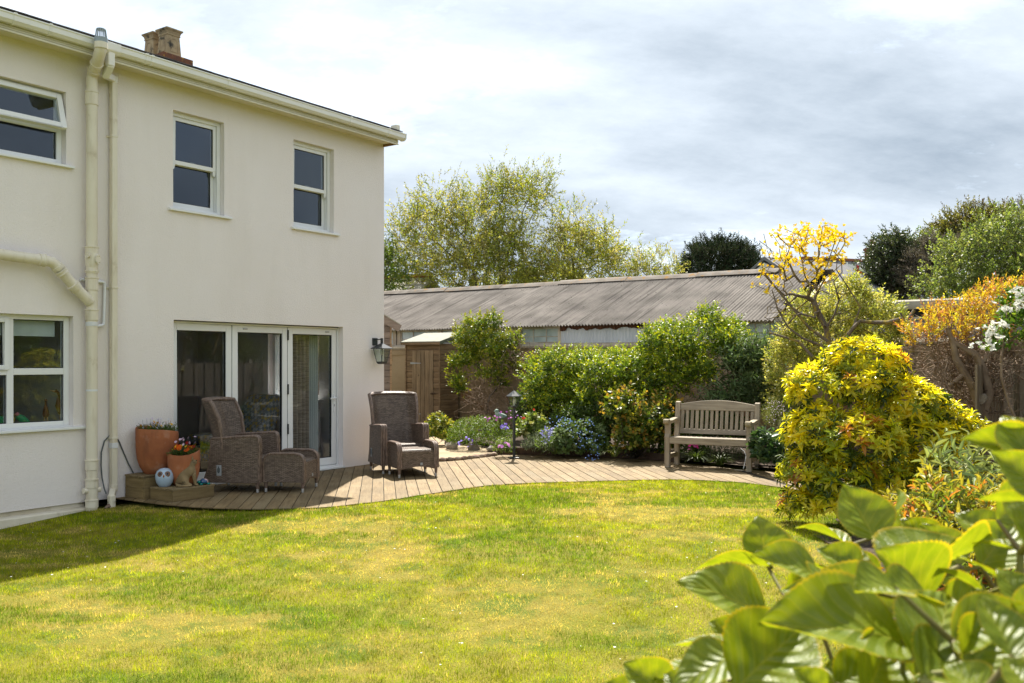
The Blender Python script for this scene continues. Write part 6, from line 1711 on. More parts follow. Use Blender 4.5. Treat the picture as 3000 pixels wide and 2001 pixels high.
V3 = lambda v: (v.x, v.y, v.z)

# ---- willows beyond the barn
WC = [((0.30, 0.33, 0.045), 3), ((0.38, 0.37, 0.06), 3), ((0.44, 0.41, 0.16), 2), ((0.18, 0.23, 0.035), 1.5)]
Yw = 33.0
def gb(px, Y): q = at(px, HY, Y); return (q.x, q.y, -0.4)
tree('willow_tree', 'broad willow at the left behind the corrugated roof', 'tree', gb(1370, Yw), [pxblob(1280, 720, Yw, 120, 125, 1.6), pxblob(1200, 700, Yw - .5, 70, 80, 1.0), pxblob(1290, 600, Yw, 80, 62, 1.1), pxblob(1390, 690, Yw, 90, 110, 1.4), pxblob(1385, 800, Yw, 150, 70, 1.6), pxblob(1190, 780, Yw, 60, 60, 1.0)],
     300, 2700, 7, 0.42, 0.135, 0.05, WC, seed=41, group='willows beyond the barn', trunk=[V3(at(1400, 860, Yw)), V3(at(1385, 790, Yw)), V3(at(1350, 740, Yw))])
tree('willow_tree', 'tallest willow in the middle with an airy open top', 'tree', gb(1470, Yw + 1), [pxblob(1462, 572, Yw + 1, 66, 56, 1.1), pxblob(1558, 568, Yw + 1, 58, 56, 1.0), pxblob(1490, 710, Yw + 1, 85, 85, 1.3), pxblob(1540, 790, Yw, 80, 65, 1.2)],
     210, 1800, 7, 0.42, 0.135, 0.05, [((0.22, 0.27, 0.035), 3), ((0.31, 0.32, 0.045), 3), ((0.36, 0.34, 0.1), 1)], seed=42, group='willows beyond the barn', trunk=[V3(at(1465, 840, Yw + 1)), V3(at(1500, 690, Yw + 1))])
tree('willow_tree', 'smaller willow to the right with upright leafy shoots', 'tree', gb(1690, Yw), [pxblob(1668, 672, Yw, 50, 50, .9), pxblob(1762, 712, Yw, 50, 52, .9), pxblob(1700, 770, Yw, 110, 70, 1.4), pxblob(1805, 775, Yw, 45, 50, 0.8), pxblob(1640, 810, Yw, 80, 50, 1.2)],
     210, 1550, 7, 0.42, 0.135, 0.05, WC, seed=43, group='willows beyond the barn', trunk=[V3(at(1680, 830, Yw)), V3(at(1680, 760, Yw))])
tree('willow_sapling', 'low pale willow sapling by the barn ridge, left of the dark pine', 'tree', gb(1910, Yw), [pxblob(1905, 790, Yw, 55, 40, 0.9), pxblob(1950, 810, Yw, 40, 30, 0.7), pxblob(1870, 815, Yw, 40, 30, 0.7)],
     90, 420, 7, 0.40, 0.13, 0.044, WC, seed=44, group='willows beyond the barn')
tree('elder_tree', 'leafy young tree peeping out at the house corner', 'tree', gb(1140, 31), [pxblob(1140, 790, 31, 45, 45, 0.8), pxblob(1110, 800, 31, 40, 70, 0.8)], 60, 420, 7, 0.36, 0.13, 0.06, [((0.09, 0.15, 0.02), 1), ((0.15, 0.2, 0.03), 1)], seed=45)
# ---- dark rounded pine
PC = [((0.026, 0.045, 0.022), 3), ((0.040, 0.062, 0.028), 2), ((0.055, 0.075, 0.035), 1)]
Yp = 58.0
tree('pine_tree', 'dark rounded pine standing above the barn ridge', 'tree', gb(2110, Yp), [pxblob(2105, 775, Yp, 105, 58, 2.2), pxblob(2060, 790, Yp, 70, 40, 1.8), pxblob(2170, 785, Yp, 70, 45, 1.8), pxblob(2040, 820, Yp, 60, 30, 1.6), pxblob(2195, 815, Yp, 55, 30, 1.6), pxblob(2110, 745, Yp, 60, 30, 1.5)],
     180, 3800, 9, 0.42, 0.24, 0.05, PC, 'needle', 'bark', 0.02, 0.4, 0.5, 0.8, seed=51)
# ---- trees on the right
DK = [((0.032, 0.050, 0.020), 3), ((0.050, 0.070, 0.028), 2), ((0.09, 0.115, 0.04), 1)]
Y1 = 40.0
tree('holly_tree', 'dark evergreen tree beside the far chimney', 'tree', gb(2600, Y1), [pxblob(2620, 760, Y1, 55, 65, 1.4), pxblob(2590, 820, Y1, 75, 70, 1.5), pxblob(2560, 850, Y1, 60, 50, 1.4), pxblob(2680, 780, Y1 + 1, 55, 60, 1.3), pxblob(2615, 715, Y1, 22, 30, 0.6)],
     160, 3200, 8, 0.34, 0.15, 0.07, DK, 'leafgloss', seed=52, r_tip=0.012)
tree('lime_tree_tip', 'bright green tree showing between the dark evergreen and the brown one', 'tree', gb(2690, Y1 + 4), [pxblob(2690, 740, Y1 + 4, 50, 25, 1.0)], 40, 420, 7, 0.4, 0.15, 0.08, [((0.14, 0.20, 0.03), 1), ((0.10, 0.16, 0.02), 1)], seed=53)
BR_ = [((0.125, 0.105, 0.085), 3), ((0.165, 0.14, 0.105), 2), ((0.085, 0.075, 0.055), 2)]
tree('brown_tamarisk', 'grey brown fine leaved tree right of the dark evergreen', 'tree', gb(2720, Y1 - 2), [pxblob(2715, 800, Y1 - 2, 75, 70, 1.4), pxblob(2765, 750, Y1 - 2, 60, 55, 1.3), pxblob(2680, 840, Y1 - 2, 50, 50, 1.2)],
     120, 3600, 10, 0.26, 0.07, 0.035, BR_, 'leafmatte', seed=54, r_tip=0.01)
OL = [((0.165, 0.165, 0.03), 3), ((0.115, 0.115, 0.03), 2), ((0.12, 0.09, 0.05), 1.4)]
tree('maple_tree', 'tall olive and bronze leaved tree in the right distance', 'tree', gb(2840, 50), [pxblob(2850, 662, 50, 75, 46, 1.8), pxblob(2780, 705, 50, 60, 46, 1.6), pxblob(2900, 678, 50, 55, 46, 1.6), pxblob(2830, 700, 50, 90, 50, 1.8), pxblob(2930, 662, 51, 45, 38, 1.5)],
     260, 3600, 8, 0.40, 0.16, 0.085, OL, seed=55, r_tip=0.012, group=None)
tree('bronze_tree', 'bronze grey tree at the far right edge of the picture', 'tree', gb(2985, 54), [pxblob(2990, 650, 54, 55, 55, 1.8), pxblob(3040, 690, 54, 70, 60, 1.8)], 160, 1800, 8, 0.4, 0.12, 0.06, BR_, 'leafmatte', seed=56, r_tip=0.012)
WG = [((0.20, 0.26, 0.06), 3), ((0.29, 0.33, 0.11), 2), ((0.12, 0.17, 0.035), 2)]
Yr = 30.0
tree('whitebeam_tree', 'big pale green tree above the garage roof at the right', 'tree', gb(2930, Yr), [pxblob(2860, 790, Yr, 110, 80, 1.5), pxblob(2930, 740, Yr, 100, 85, 1.5), pxblob(2990, 720, Yr, 70, 95, 1.4), pxblob(2790, 835, Yr, 70, 50, 1.2), pxblob(2960, 830, Yr, 110, 60, 1.5), pxblob(2830, 740, Yr, 50, 50, 0.9), pxblob(3060, 780, Yr, 70, 90, 1.4)],
     380, 3300, 7, 0.38, 0.125, 0.066, WG, 'leaf', seed=57, r_tip=0.008, shell=0.6)
# low trees that close the view behind the buildings
for i, (px, w_, Y_) in enumerate(((1560, 160, 60), (2300, 150, 70), (2440, 120, 66))):
    tree('hedgerow_tree', ['low green tree mass behind the willows', 'low tree behind the barn ridge right of the pine', 'low tree left of the slate roofed house'][i], 'tree', gb(px, Y_), [pxblob(px, 850, Y_, w_, 50, 2.5), pxblob(px + 50, 865, Y_, w_, 50, 2.5)], 60, 1500, 7, 0.5, 0.22, 0.12, DK if i else WC, seed=60 + i, r_tip=0.015)

# ---- tall evergreen beyond the fence, mirrored in the doors
tree('laurel_tree', 'bushy evergreen beyond the right fence, mirrored in the left door leaf', 'tree', (8.4, 12.6, -.4), [(8.4, 12.6, 1.6, .9, .9, 1.6), (8.6, 12.3, 2.9, .7, .7, 1.0), (8.3, 13.1, .8, .9, .8, .9)], 60, 900, 8, .25, .10, .045, [((0.12, 0.16, 0.02), 2), ((0.2, 0.22, .03), 1)], 'leafgloss', seed=59, r_tip=.008)
# ---- hedge along the wall
HC = [((0.125, 0.205, 0.018), 3), ((0.175, 0.245, 0.02), 3), ((0.07, 0.125, 0.016), 2.5)]
HT = [((0.42, 0.43, 0.018), 2), ((0.26, 0.34, 0.02), 3)]
hedge_b = [pxblob(1650, 1078, 16.7, 75, 55, .55), pxblob(1620, 1110, 16.5, 80, 65, .5), pxblob(1740, 1092, 16.4, 90, 70, .6), pxblob(1850, 1090, 16.1, 90, 72, .6), pxblob(1660, 1165, 16.5, 70, 50, .4), pxblob(1960, 1110, 15.9, 70, 60, .45), pxblob(1960, 1010, 15.8, 85, 70, .6), pxblob(2060, 990, 15.6, 90, 65, .6), pxblob(1770, 1130, 15.9, 90, 60, .5), pxblob(1880, 1120, 15.7, 80, 60, .5),
           pxblob(2000, 1080, 15.6, 90, 60, .5), pxblob(2130, 990, 15.6, 60, 50, .5), pxblob(1590, 1150, 16.3, 45, 60, .35)]
bush('privet_hedge', 'long rounded green hedge with yellow green tips along the garden wall', 'hedge', (2.2, 16.2, 0.1), rough_blobs(hedge_b, 60, 5), 5600, 9, 0.20, 0.060, 0.034, HC, 'leafgloss', 'rhomb', seed=71, shell=0.45, tipcols=HT, stems=260, lower=-0.85, keep=0.8)
# dead twiggy tangle under the hedge
def tangle(name, label, base, blobs, n, ln, rad, mat, seed, cat='twigs', kk=3, gravity=-0.3, group=None):
    r = np.random.default_rng(seed); e = empty(name, base); tag(e, label, cat, group)
    inv = np.array(base, float)
    P, Nn = blob_pts(blobs, n, r, 0.9, -1.0, 0.3)
    D = unit(rdir(len(P), r) + Nn * 0.4 + np.array([0, 0, gravity]))
    A = []; B = []; ra = []; rb = []
    for s in range(kk):
        Q = P + D * ln * r.uniform(0.5, 1.2, (len(P), 1))
        A.append(P); B.append(Q); ra.append(np.full(len(P), rad * (1 - 0.25 * s))); rb.append(np.full(len(P), rad * (0.75 - 0.25 * s)))
        P = Q; D = unit(D + r.normal(0, 0.4, D.shape))
    o = segs_mesh('twigs', np.concatenate(A) - inv, np.concatenate(B) - inv, np.concatenate(ra), np.concatenate(rb), M[mat], e, 4)
    return e
tangle('bare_hedge_twigs', 'bare brown twigs hanging below the hedge', (1.9, 16.3, 0.1), [pxblob(1700, 1180, 16.5, 120, 70, .4), pxblob(1900, 1170, 16.2, 150, 70, .4), pxblob(2080, 1100, 16.0, 100, 80, .4)], 900, 0.13, 0.004, 'bark', 72)
# ---- climber on the wall by the shed
Yc = 19.3
bush('wall_climber', 'yellow green climbing shrub on the wall beside the tool shed', 'climber', V3(at(1440, 1290, 19.2)), [pxblob(1400, 985, Yc, 52, 36, .4), pxblob(1440, 1015, Yc, 56, 40, .45), pxblob(1372, 1045, Yc, 42, 30, .35), pxblob(1475, 1055, Yc, 38, 28, .35), pxblob(1342, 1112, Yc, 24, 20, .22), pxblob(1435, 1092, Yc, 50, 16, .3), pxblob(1490, 1000, Yc, 32, 26, .3), pxblob(1352, 985, Yc, 26, 30, .25), pxblob(1425, 945, Yc, 40, 22, .3), pxblob(1500, 1060, Yc, 26, 26, .25), pxblob(1372, 945, Yc, 16, 20, .2), pxblob(1450, 940, Yc, 16, 22, .2), pxblob(1332, 1060, Yc, 16, 20, .2), pxblob(1352, 1135, Yc, 16, 16, .2), pxblob(1510, 985, Yc, 16, 16, .2), pxblob(1465, 1120, Yc, 24, 16, .2)],
     1150, 9, 0.24, 0.07, 0.042, [((0.18, 0.24, 0.018), 3), ((0.10, 0.165, 0.018), 2)], 'leafgloss', 'rhomb', seed=73, shell=0.5, tipcols=[((0.30, 0.29, 0.02), 1), ((0.22, 0.25, 0.02), 1)], stems=110, lower=-0.9)
tangle('climber_stems', 'tangle of bare brown stems below the climbing shrub', V3(at(1440, 1290, 19.2)), [pxblob(1430, 1150, Yc, 75, 65, .3), pxblob(1500, 1050, Yc - .1, 40, 40, .25), pxblob(1440, 1230, Yc - .2, 70, 50, .3)], 420, 0.17, 0.007, 'twig', 74, gravity=0.05)
# ---- shrub with red young leaves
Yl = 14.6
bush('leycesteria_shrub', 'round leaved shrub with reddish young tips left of the bench', 'shrub', V3(at(1880, 1335, 14.4)), [pxblob(1830, 1190, Yl, 60, 50, .35), pxblob(1900, 1230, Yl, 75, 60, .4), pxblob(1860, 1280, Yl - .1, 60, 50, .3), pxblob(1950, 1200, Yl + .2, 50, 50, .35), pxblob(1960, 1290, Yl, 40, 40, .3)],
     560, 7, 0.20, 0.085, 0.056, [((0.085, 0.135, 0.018), 3), ((0.14, 0.18, 0.02), 2)], 'leaf', 'oval', seed=75, shell=0.6, tipcols=[((0.34, 0.20, 0.035), 1), ((0.27, 0.26, 0.03), 2)], stems=60, lower=-0.8)
# ---- buddleia with grey green lance leaves behind the bench
Yb = 15.0
bush('buddleia_shrub', 'grey green narrow leaved shrub rising behind the bench', 'shrub', V3(at(2190, 1290, 14.9)), [pxblob(2200, 1110, Yb, 75, 75, .4), pxblob(2140, 1170, Yb, 90, 45, .4), pxblob(2240, 1040, Yb, 55, 65, .35), pxblob(2160, 1050, Yb, 50, 50, .3), pxblob(2260, 1170, Yb, 50, 50, .35)],
     520, 8, 0.30, 0.13, 0.032, [((0.11, 0.165, 0.06), 3), ((0.16, 0.21, 0.10), 2), ((0.07, 0.115, 0.035), 2)], 'leafmatte', 'lance', seed=76, shell=0.7, stems=70, up=0.7, lower=-0.8)
r0 = np.random.default_rng(77); P = []; D = []
for (px, py, hpx) in ((2115, 960, 80), (2150, 1000, 70), (2195, 965, 90), (2230, 945, 90), (2262, 980, 70), (2290, 1010, 60), (2175, 1010, 60)):
    p_ = at(px, py + hpx, Yb - .1); P.append(V3(p_)); D.append((r0.normal(0, .12), r0.normal(0, .1), 1))
# ---- variegated tall shrub
Yv = 14.2
VC = [((0.42, 0.43, 0.10), 3), ((0.55, 0.52, 0.18), 2), ((0.24, 0.28, 0.05), 2)]
bush('variegated_shrub', 'tall pale yellow variegated shrub behind the flowering azalea', 'shrub', V3(at(2400, 1330, 14.2)), [pxblob(2320, 1080, Yv, 75, 90, .5), pxblob(2300, 1190, Yv, 55, 60, .4), pxblob(2400, 1000, Yv, 120, 90, .6), pxblob(2480, 905, Yv, 75, 88, .5), pxblob(2560, 930, Yv, 85, 75, .5), pxblob(2505, 838, Yv, 30, 36, .25), pxblob(2600, 960, Yv, 60, 60, .4), pxblob(2360, 930, Yv, 60, 80, .4), pxblob(2330, 1000, Yv - .2, 60, 60, .3)],
     2700, 8, 0.18, 0.062, 0.032, VC, 'leaf', 'rhomb', seed=78, shell=0.5, stems=120, lower=-0.85, up=0.7, keep=0.8)
# ---- azalea: bare lichened branches, yellow flowers on top
Ya = 12.4
r1 = np.random.default_rng(79)
az = empty('yellow_azalea', V3(at(2470, 1290, Ya))); tag(az, 'open branched shrub with golden yellow flowers and lichen covered limbs', 'shrub')
inv = np.array(az.location)
tips = []
for (px, py, rx_, ry_, n_) in ((2410, 690, 80, 32, 40), (2385, 740, 110, 50, 40), (2350, 800, 100, 50, 30), (2300, 715, 70, 55, 24), (2270, 820, 60, 70, 40), (2430, 830, 60, 50, 24), (2290, 930, 55, 60, 34), (2440, 900, 80, 50, 20), (2340, 880, 90, 60, 40), (2255, 730, 40, 60, 16)):
    for _ in range(n_):
        a_ = r1.uniform(0, 6.28); q = math.sqrt(r1.random()); tips.append(V3(at(px + rx_ * q * math.cos(a_), py + ry_ * q * math.sin(a_), Ya + r1.normal(0, .28))))
limbs = [(2450, 1120), (2430, 1020), (2420, 960), (2390, 900)]
nd, pr = grow(V3(at(2470, 1290, Ya)), tips, 0.12, 0.25, 0.10, 0.02, r1, [V3(at(a_, b_, Ya)) for a_, b_ in limbs])
branches('trunk', nd - inv, pr, 0.0042, 0.036, M['lichenbark'], az, 0.48, 6)
for pl in ([(2430, 1040), (2400, 1010), (2350, 990), (2310, 960), (2280, 910), (2262, 850)], [(2425, 1000), (2370, 960), (2320, 900), (2270, 840), (2240, 800)], [(2440, 1030), (2470, 990), (2500, 960), (2520, 900), (2490, 850), (2450, 790)], [(2380, 1045), (2340, 1000), (2290, 985), (2255, 975)]):
    MB().tube([at(a_, b_, Ya - .2 + .06 * i) - Vector(inv) for i, (a_, b_) in enumerate(pl)], [0.022 * (1 - .14 * i) for i in range(len(pl))], 7).build('limb', M['lichenbark'], az)
TP = np.array(tips)[:150]
fp = []; 
Pf = np.repeat(TP, 4, 0) + r1.normal(0, 0.035, (len(TP) * 4, 3)); keepf = r1.random(len(Pf)) < np.clip(1.25 - (at(0, 655, Ya).z - Pf[:, 2]) * 0.85, 0.08, 1)
Pf = Pf[keepf]; nf = len(Pf)
p, d, nn, l, w, si, tt = sprigs(Pf, unit(r1.normal(0, .6, (nf, 3)) + [0, -.2, .8]), 0.02, 5, 0.95, 0.050, 0.031, r1)
leaves('blossom', p - inv, d, nn, l, w, palette([((0.90, 0.66, 0.010), 3), ((0.93, 0.74, 0.02), 2), ((0.86, 0.56, 0.01), 1)], nf, r1, .1)[si], M['petal'], az, 'rhomb')
# the arching grey limb on its right
al = empty('cut_grey_limb', V3(at(2672, 1290, 11.6))); tag(al, 'bare grey pruned branch arching over beside the orange shrub', 'branch')
inv2 = al.location.copy()
for pl, r_ in (([(2685, 1290), (2682, 1180), (2676, 1080), (2668, 1000), (2655, 950), (2640, 935), (2600, 945), (2560, 945), (2520, 940), (2500, 960), (2480, 990)], 0.036), ([(2652, 945), (2668, 925), (2678, 910)], 0.024), ([(2655, 950), (2645, 930), (2638, 918)], 0.013), ([(2620, 1110), (2650, 1085), (2680, 1090)], 0.05), ([(2610, 1060), (2645, 1065), (2680, 1100)], 0.032)):
    MB().tube([at(a_, b_, 11.6 + .02 * i) - inv2 for i, (a_, b_) in enumerate(pl)], [r_ * (1 - .04 * i) for i in range(len(pl))], 9).build('limb', M['lichenbark'], al)

# ---- orange tipped hedge on the right, bare below
Yo = 10.6
OC = [((0.62, 0.42, 0.03), 3), ((0.50, 0.26, 0.05), 2), ((0.40, 0.17, 0.09), 1.5), ((0.52, 0.46, 0.04), 2.5)]
orb = [pxblob(2760, 960, Yo, 70, 50, .35), pxblob(2840, 930, Yo, 75, 50, .4), pxblob(2910, 900, Yo, 60, 50, .4), pxblob(2960, 870, Yo, 50, 40, .35), pxblob(2700, 990, Yo, 40, 40, .3), pxblob(2880, 960, Yo, 80, 45, .4)]
os_ = bush('orange_spirea', 'clipped shrub with orange young leaves over bare brown twigs', 'shrub', V3(at(2880, 1290, Yo)), rough_blobs(orb, 40, 6, (.08, .18)), 1000, 7, 0.12, 0.046, 0.019, OC, 'leaf', 'rhomb', seed=81, shell=0.6, stems=130, up=1.0, lower=-0.5, bark='twig', r_tip=0.003, r_max=0.035, ang=0.7)
tangle('spirea_twigs', 'dense bare twigs and stems under the orange leaves', V3(at(2850, 1290, Yo)), [pxblob(2760, 1060, Yo, 80, 60, .3), pxblob(2840, 1060, Yo, 80, 80, .3), pxblob(2800, 1140, Yo, 80, 60, .3), pxblob(2870, 1200, Yo, 60, 60, .25), pxblob(2960, 1050, Yo - .2, 50, 110, .3)], 620, 0.17, 0.0062, 'twig', 82, gravity=0.5)
sp_ = empty('gnarled_stump', V3(at(2880, 1290, 10.3))); tag(sp_, 'gnarled brown trunk with pale cut face at the fence', 'trunk'); iv = sp_.location.copy()
for pl, rr in (([(2890, 1290), (2880, 1220), (2850, 1130), (2800, 1050), (2790, 990)], (0.07, .06, .05, .04, .03)), ([(2880, 1200), (2900, 1150), (2880, 1080), (2860, 1040), (2790, 1000), (2775, 960)], (.06, .05, .045, .04, .03, .02)), ([(2860, 1130), (2820, 1100), (2780, 1130)], (.04, .035, .02)), ([(2880, 1060), (2910, 1010), (2890, 985), (2870, 990)], (.035, .03, .025, .02))):
    MB().tube([at(a_, b_, 10.3) - iv for a_, b_ in pl], list(rr), 9).build('limb', M['twig'], sp_)
MB().tube([at(2880, 1165, 10.24) - iv, at(2872, 1170, 10.13) - iv], [0.05, 0.055], 10).build('cut_face', pbr('cut_wood', (0.55, 0.47, 0.36), (0.2, 0.15, 0.1), 14, .9), sp_)
# ---- white flowering viburnum at the right edge
Yq = 8.6
vb = bush('viburnum_shrub', 'white flowering shrub at the right edge above the fence', 'shrub', V3(at(3010, 1290, Yq)), [pxblob(2960, 960, Yq, 50, 50, .3), pxblob(3000, 900, Yq, 60, 60, .3), pxblob(2930, 1000, Yq, 30, 30, .2)], 150, 7, 0.12, 0.06, 0.036, [((0.09, 0.17, 0.02), 2), ((0.16, 0.24, 0.03), 1)], 'leafgloss', 'oval', seed=83, stems=40, bark='twig')
iv = np.array(vb.location)
cl_ = [(2885, 1012, 12), (2905, 970, 15), (2935, 950, 10), (2945, 905, 16), (2985, 890, 16), (2992, 860, 16), (2915, 985, 10)]
Pw = np.concatenate([np.array(at(a_, b_, Yq - .25))[None] + r1.normal(0, 1, (11, 3)) * np.array([s_ / F * Yq * 1.1, 0.05, s_ / F * Yq * .5]) for a_, b_, s_ in cl_])
p, d, nn, l, w, si, tt = sprigs(Pw, unit(r1.normal(0, .4, (len(Pw), 3)) + [0, -.5, .7]), 0.008, 5, 1.3, 0.036, 0.028, r1)
leaves('blossom', p - iv, d, nn, l, w, palette([((0.78, 0.77, 0.68), 1)], len(p), r1, .06), M['petal'], vb, 'oval')

# ---- pieris: whorls of yellow leaves, each whorl a piece
pi = empty('pieris_shrub', V3(gnd(2560, 1520, 0.0))); tag(pi, 'large golden yellow pieris bush at the right of the lawn', 'shrub')
iv = np.array(pi.location); Ypi = 9.15
pblobs = [pxblob(2530, 1060, Ypi, 105, 60, .45), pxblob(2400, 1140, Ypi, 85, 62, .42), pxblob(2530, 1130, Ypi - .2, 90, 60, .4), pxblob(2640, 1190, Ypi - .1, 110, 75, .5), pxblob(2400, 1270, Ypi - .2, 90, 75, .42), pxblob(2520, 1290, Ypi - .5, 120, 75, .42), pxblob(2690, 1290, Ypi - .3, 110, 70, .45), pxblob(2800, 1265, Ypi, 70, 50, .35), pxblob(2730, 1230, Ypi - .1, 80, 55, .4), pxblob(2370, 1380, Ypi - .2, 75, 60, .35), pxblob(2470, 1390, Ypi - .4, 90, 50, .35), pxblob(2340, 1480, Ypi - .3, 45, 40, .25), pxblob(2420, 1470, Ypi - .4, 60, 40, .3), pxblob(2580, 1400, Ypi - .3, 80, 55, .35), pxblob(2700, 1390, Ypi - .1, 90, 55, .35), pxblob(2520, 1470, Ypi - .3, 70, 40, .3), pxblob(2800, 1370, Ypi, 60, 50, .35)]
r2 = np.random.default_rng(91)
def whorl(seed, tmpl_cols, nl, L0):
    r = np.random.default_rng(seed)
    ph = np.arange(nl) * 2.399 + r.uniform(0, 6); f = np.arange(nl) / nl
    el = 0.95 - 1.25 * f + r.normal(0, .13, nl)         # inner leaves upright, outer ones drooping
    D = np.stack([np.cos(ph) * np.cos(el), np.sin(ph) * np.cos(el), np.sin(el)], -1)
    Nn = np.stack([-np.cos(ph) * np.sin(el), -np.sin(ph) * np.sin(el), np.cos(el)], -1)
    P = np.zeros((nl, 3)); P[:, 2] = 0.02 * (1 - f)
    L = L0 * (0.6 + 0.55 * f) * r.uniform(.85, 1.15, nl)
    C = palette(tmpl_cols, nl, r, .14)
    V, Fc, k = leaf_verts(P, D, Nn, L, L * 0.31, 'lance')
    me = rawmesh('leaf_whorl', V, len(Fc), k, Fc, C, M['pieris']); me.polygons.foreach_set('use_smooth', [True] * len(me.polygons))
    return me
M['pieris'] = leafmat('pieris_leaf', .6, .26, .5, (1.2, 1.18, .4))
GOLD = [((0.82, 0.68, 0.02), 3), ((0.88, 0.76, 0.06), 2), ((0.70, 0.64, 0.02), 2)]
LIME = [((0.56, 0.58, 0.02), 3), ((0.40, 0.46, 0.02), 2), ((0.72, 0.67, 0.03), 1)]
AMB = [((0.58, 0.27, 0.03), 2), ((0.50, 0.20, 0.035), 1), ((0.62, 0.42, 0.04), 1)]
PINK = [((0.60, 0.27, 0.14), 2), ((0.45, 0.13, 0.07), 1), ((0.62, 0.46, 0.12), 1)]
vg = [whorl(100 + i, GOLD, 13, 0.098) for i in range(5)]; vl = [whorl(120 + i, LIME, 12, 0.105) for i in range(5)]; va = [whorl(140 + i, AMB, 12, 0.09) for i in range(3)]; vp = [whorl(150 + i, PINK, 11, 0.085) for i in range(3)]
P, Nn = blob_pts(pblobs, 1500, r2, 0.14, -0.35, 0.93)
front = Nn[:, 1] < 0.30
P, Nn = P[front], Nn[front]
sel = []
for i in range(len(P)):            # keep whorls apart
    if all(np.linalg.norm(P[i] - P[j]) > 0.070 for j in sel): sel.append(i)
    if len(sel) >= 300: break
for i in sel:
    hz = P[i][2]; u = r2.random()
    pxp = CX + P[i][0] / P[i][1] * F
    goldness = 0.52 + 0.6 * np.clip((hz - 0.55) / 0.8, 0, 1) + (0.25 if pxp < 2400 else 0)
    ms = vp if (hz < 0.45 and pxp < 2420 and u < .45) else (va if u > 0.93 else (vg if u < goldness else vl))
    ax = unit(Nn[i] * 0.75 + np.array([0, -0.1, 0.75]) + r2.normal(0, .18, 3))
    q = Vector(ax).to_track_quat('Z', 'Y')
    o = link('leaf_whorl', ms[r2.integers(len(ms))], None, pi, Vector(P[i] - iv)); o.rotation_mode = 'QUATERNION'; o.rotation_quaternion = q @ Matrix.Rotation(r2.uniform(0, 6.28), 3, 'Z').to_quaternion()
    s_ = r2.uniform(1.0, 1.4); o.scale = (s_, s_, s_)
# older dark green leaves and whorls deeper in the bush
P2, N2 = blob_pts(pblobs, 1500, r2, 0.4, -0.7, 0.6)
p, d, nn, l, w, si, tt = sprigs(P2, unit(N2 + [0, 0, .5] + r2.normal(0, .3, N2.shape)), 0.06, 9, 1.1, 0.095, 0.026, r2, 0.25)
leaves('older_leaves', p - iv, d, nn, l, w, palette([((0.07, 0.11, 0.014), 1.6), ((0.24, 0.28, 0.02), 2), ((0.55, 0.53, 0.025), 2.6)], len(P2), r2)[si], M['leafgloss'], pi, 'lance')
nd, pr = grow(V3(gnd(2600, 1500, 0.0)), P[sel][::2] - Nn[sel][::2] * .05, 0.15, .3, .06, .05, r2)
branches('stems', nd - iv, pr, 0.004, 0.035, M['bark'], pi, .5, 6)

# ---- sprig of buddleia and red tipped nandina in the middle distance at the right
Ys = 5.6
sg = bush('buddleia_sprig', 'grey stemmed sprig with long soft leaves in front of the pieris', 'shrub', V3(at(2850, 1700, Ys)), [pxblob(2720, 1330, Ys, 60, 70, .15), pxblob(2830, 1360, Ys, 60, 60, .2), pxblob(2870, 1420, Ys, 70, 60, .25), pxblob(2760, 1420, Ys, 80, 50, .25), pxblob(2940, 1380, Ys, 60, 60, .25)], 40, 9, 0.24, 0.125, 0.026, [((0.24, 0.30, 0.10), 2), ((0.32, 0.35, 0.12), 1)], 'leafmatte', 'lance', seed=95, shell=.9, stems=16, up=1.0, lower=-1, ang=1.1)
Yn = 4.6
bush('nandina_shrub', 'red and orange tipped low shrub behind the big foreground leaves', 'shrub', V3(at(2900, 1950, Yn)), [pxblob(2740, 1460, Yn, 80, 50, .25), pxblob(2840, 1480, Yn, 90, 60, .3), pxblob(2930, 1520, Yn - .3, 80, 70, .3), pxblob(2900, 1600, Yn - .3, 90, 60, .3), pxblob(2760, 1560, Yn - .2, 110, 60, .35), pxblob(2640, 1520, Yn + .3, 70, 40, .3), pxblob(2700, 1640, Yn - .4, 120, 60, .35), pxblob(2860, 1700, Yn - .6, 140, 70, .35)], 420, 8, 0.15, 0.075, 0.019, [((0.16, 0.22, 0.03), 4), ((0.26, 0.24, 0.035), 2), ((0.36, 0.12, 0.03), .7)], 'leaf', 'lance', seed=96, shell=.8, tipcols=[((0.46, 0.18, 0.03), 1), ((0.38, 0.34, 0.04), 4)], stems=50, up=.9, ang=.85)

# ---- flower bed plants
def mound(name, label, px, py, Y, rpx, rpy, ry, n, k, L, W, cols, mat='leaf', tmpl='rhomb', seed=1, ls=0.08, cat='plant', tip=None, stems=20, group='plants in the flower bed', up=.6, ang=1.0):
    c_ = at(px, py, Y)
    return bush(name, label, cat, (c_.x, c_.y, 0.08), [pxblob(px, py, Y, rpx, rpy, ry), pxblob(px + rpx * .4, py + rpy * .35, Y - .05, rpx * .6, rpy * .7, ry), pxblob(px - rpx * .45, py + rpy * .3, Y - .05, rpx * .55, rpy * .7, ry)], n, k, ls, L, W, cols, mat, tmpl, seed, 0.5, ang, up, stems, group, -0.5, .002, .01, 'bark', .1, tip)
def flowers(par, pts, size, cols, seed, nm='flowers', face=(0, -.6, .7)):
    r = np.random.default_rng(seed); pts = np.array(pts, float); n = len(pts)
    Dn = unit(np.array(face) + r.normal(0, .35, (n, 3))); D = unit(np.cross(Dn, rdir(n, r)))
    iv_ = np.array(par.location)
    leaves(nm, pts - iv_, D, Dn, size * r.uniform(.8, 1.2, n), size * r.uniform(.8, 1.2, n), palette(cols, n, r, .12), M['petal'], par, 'flower')
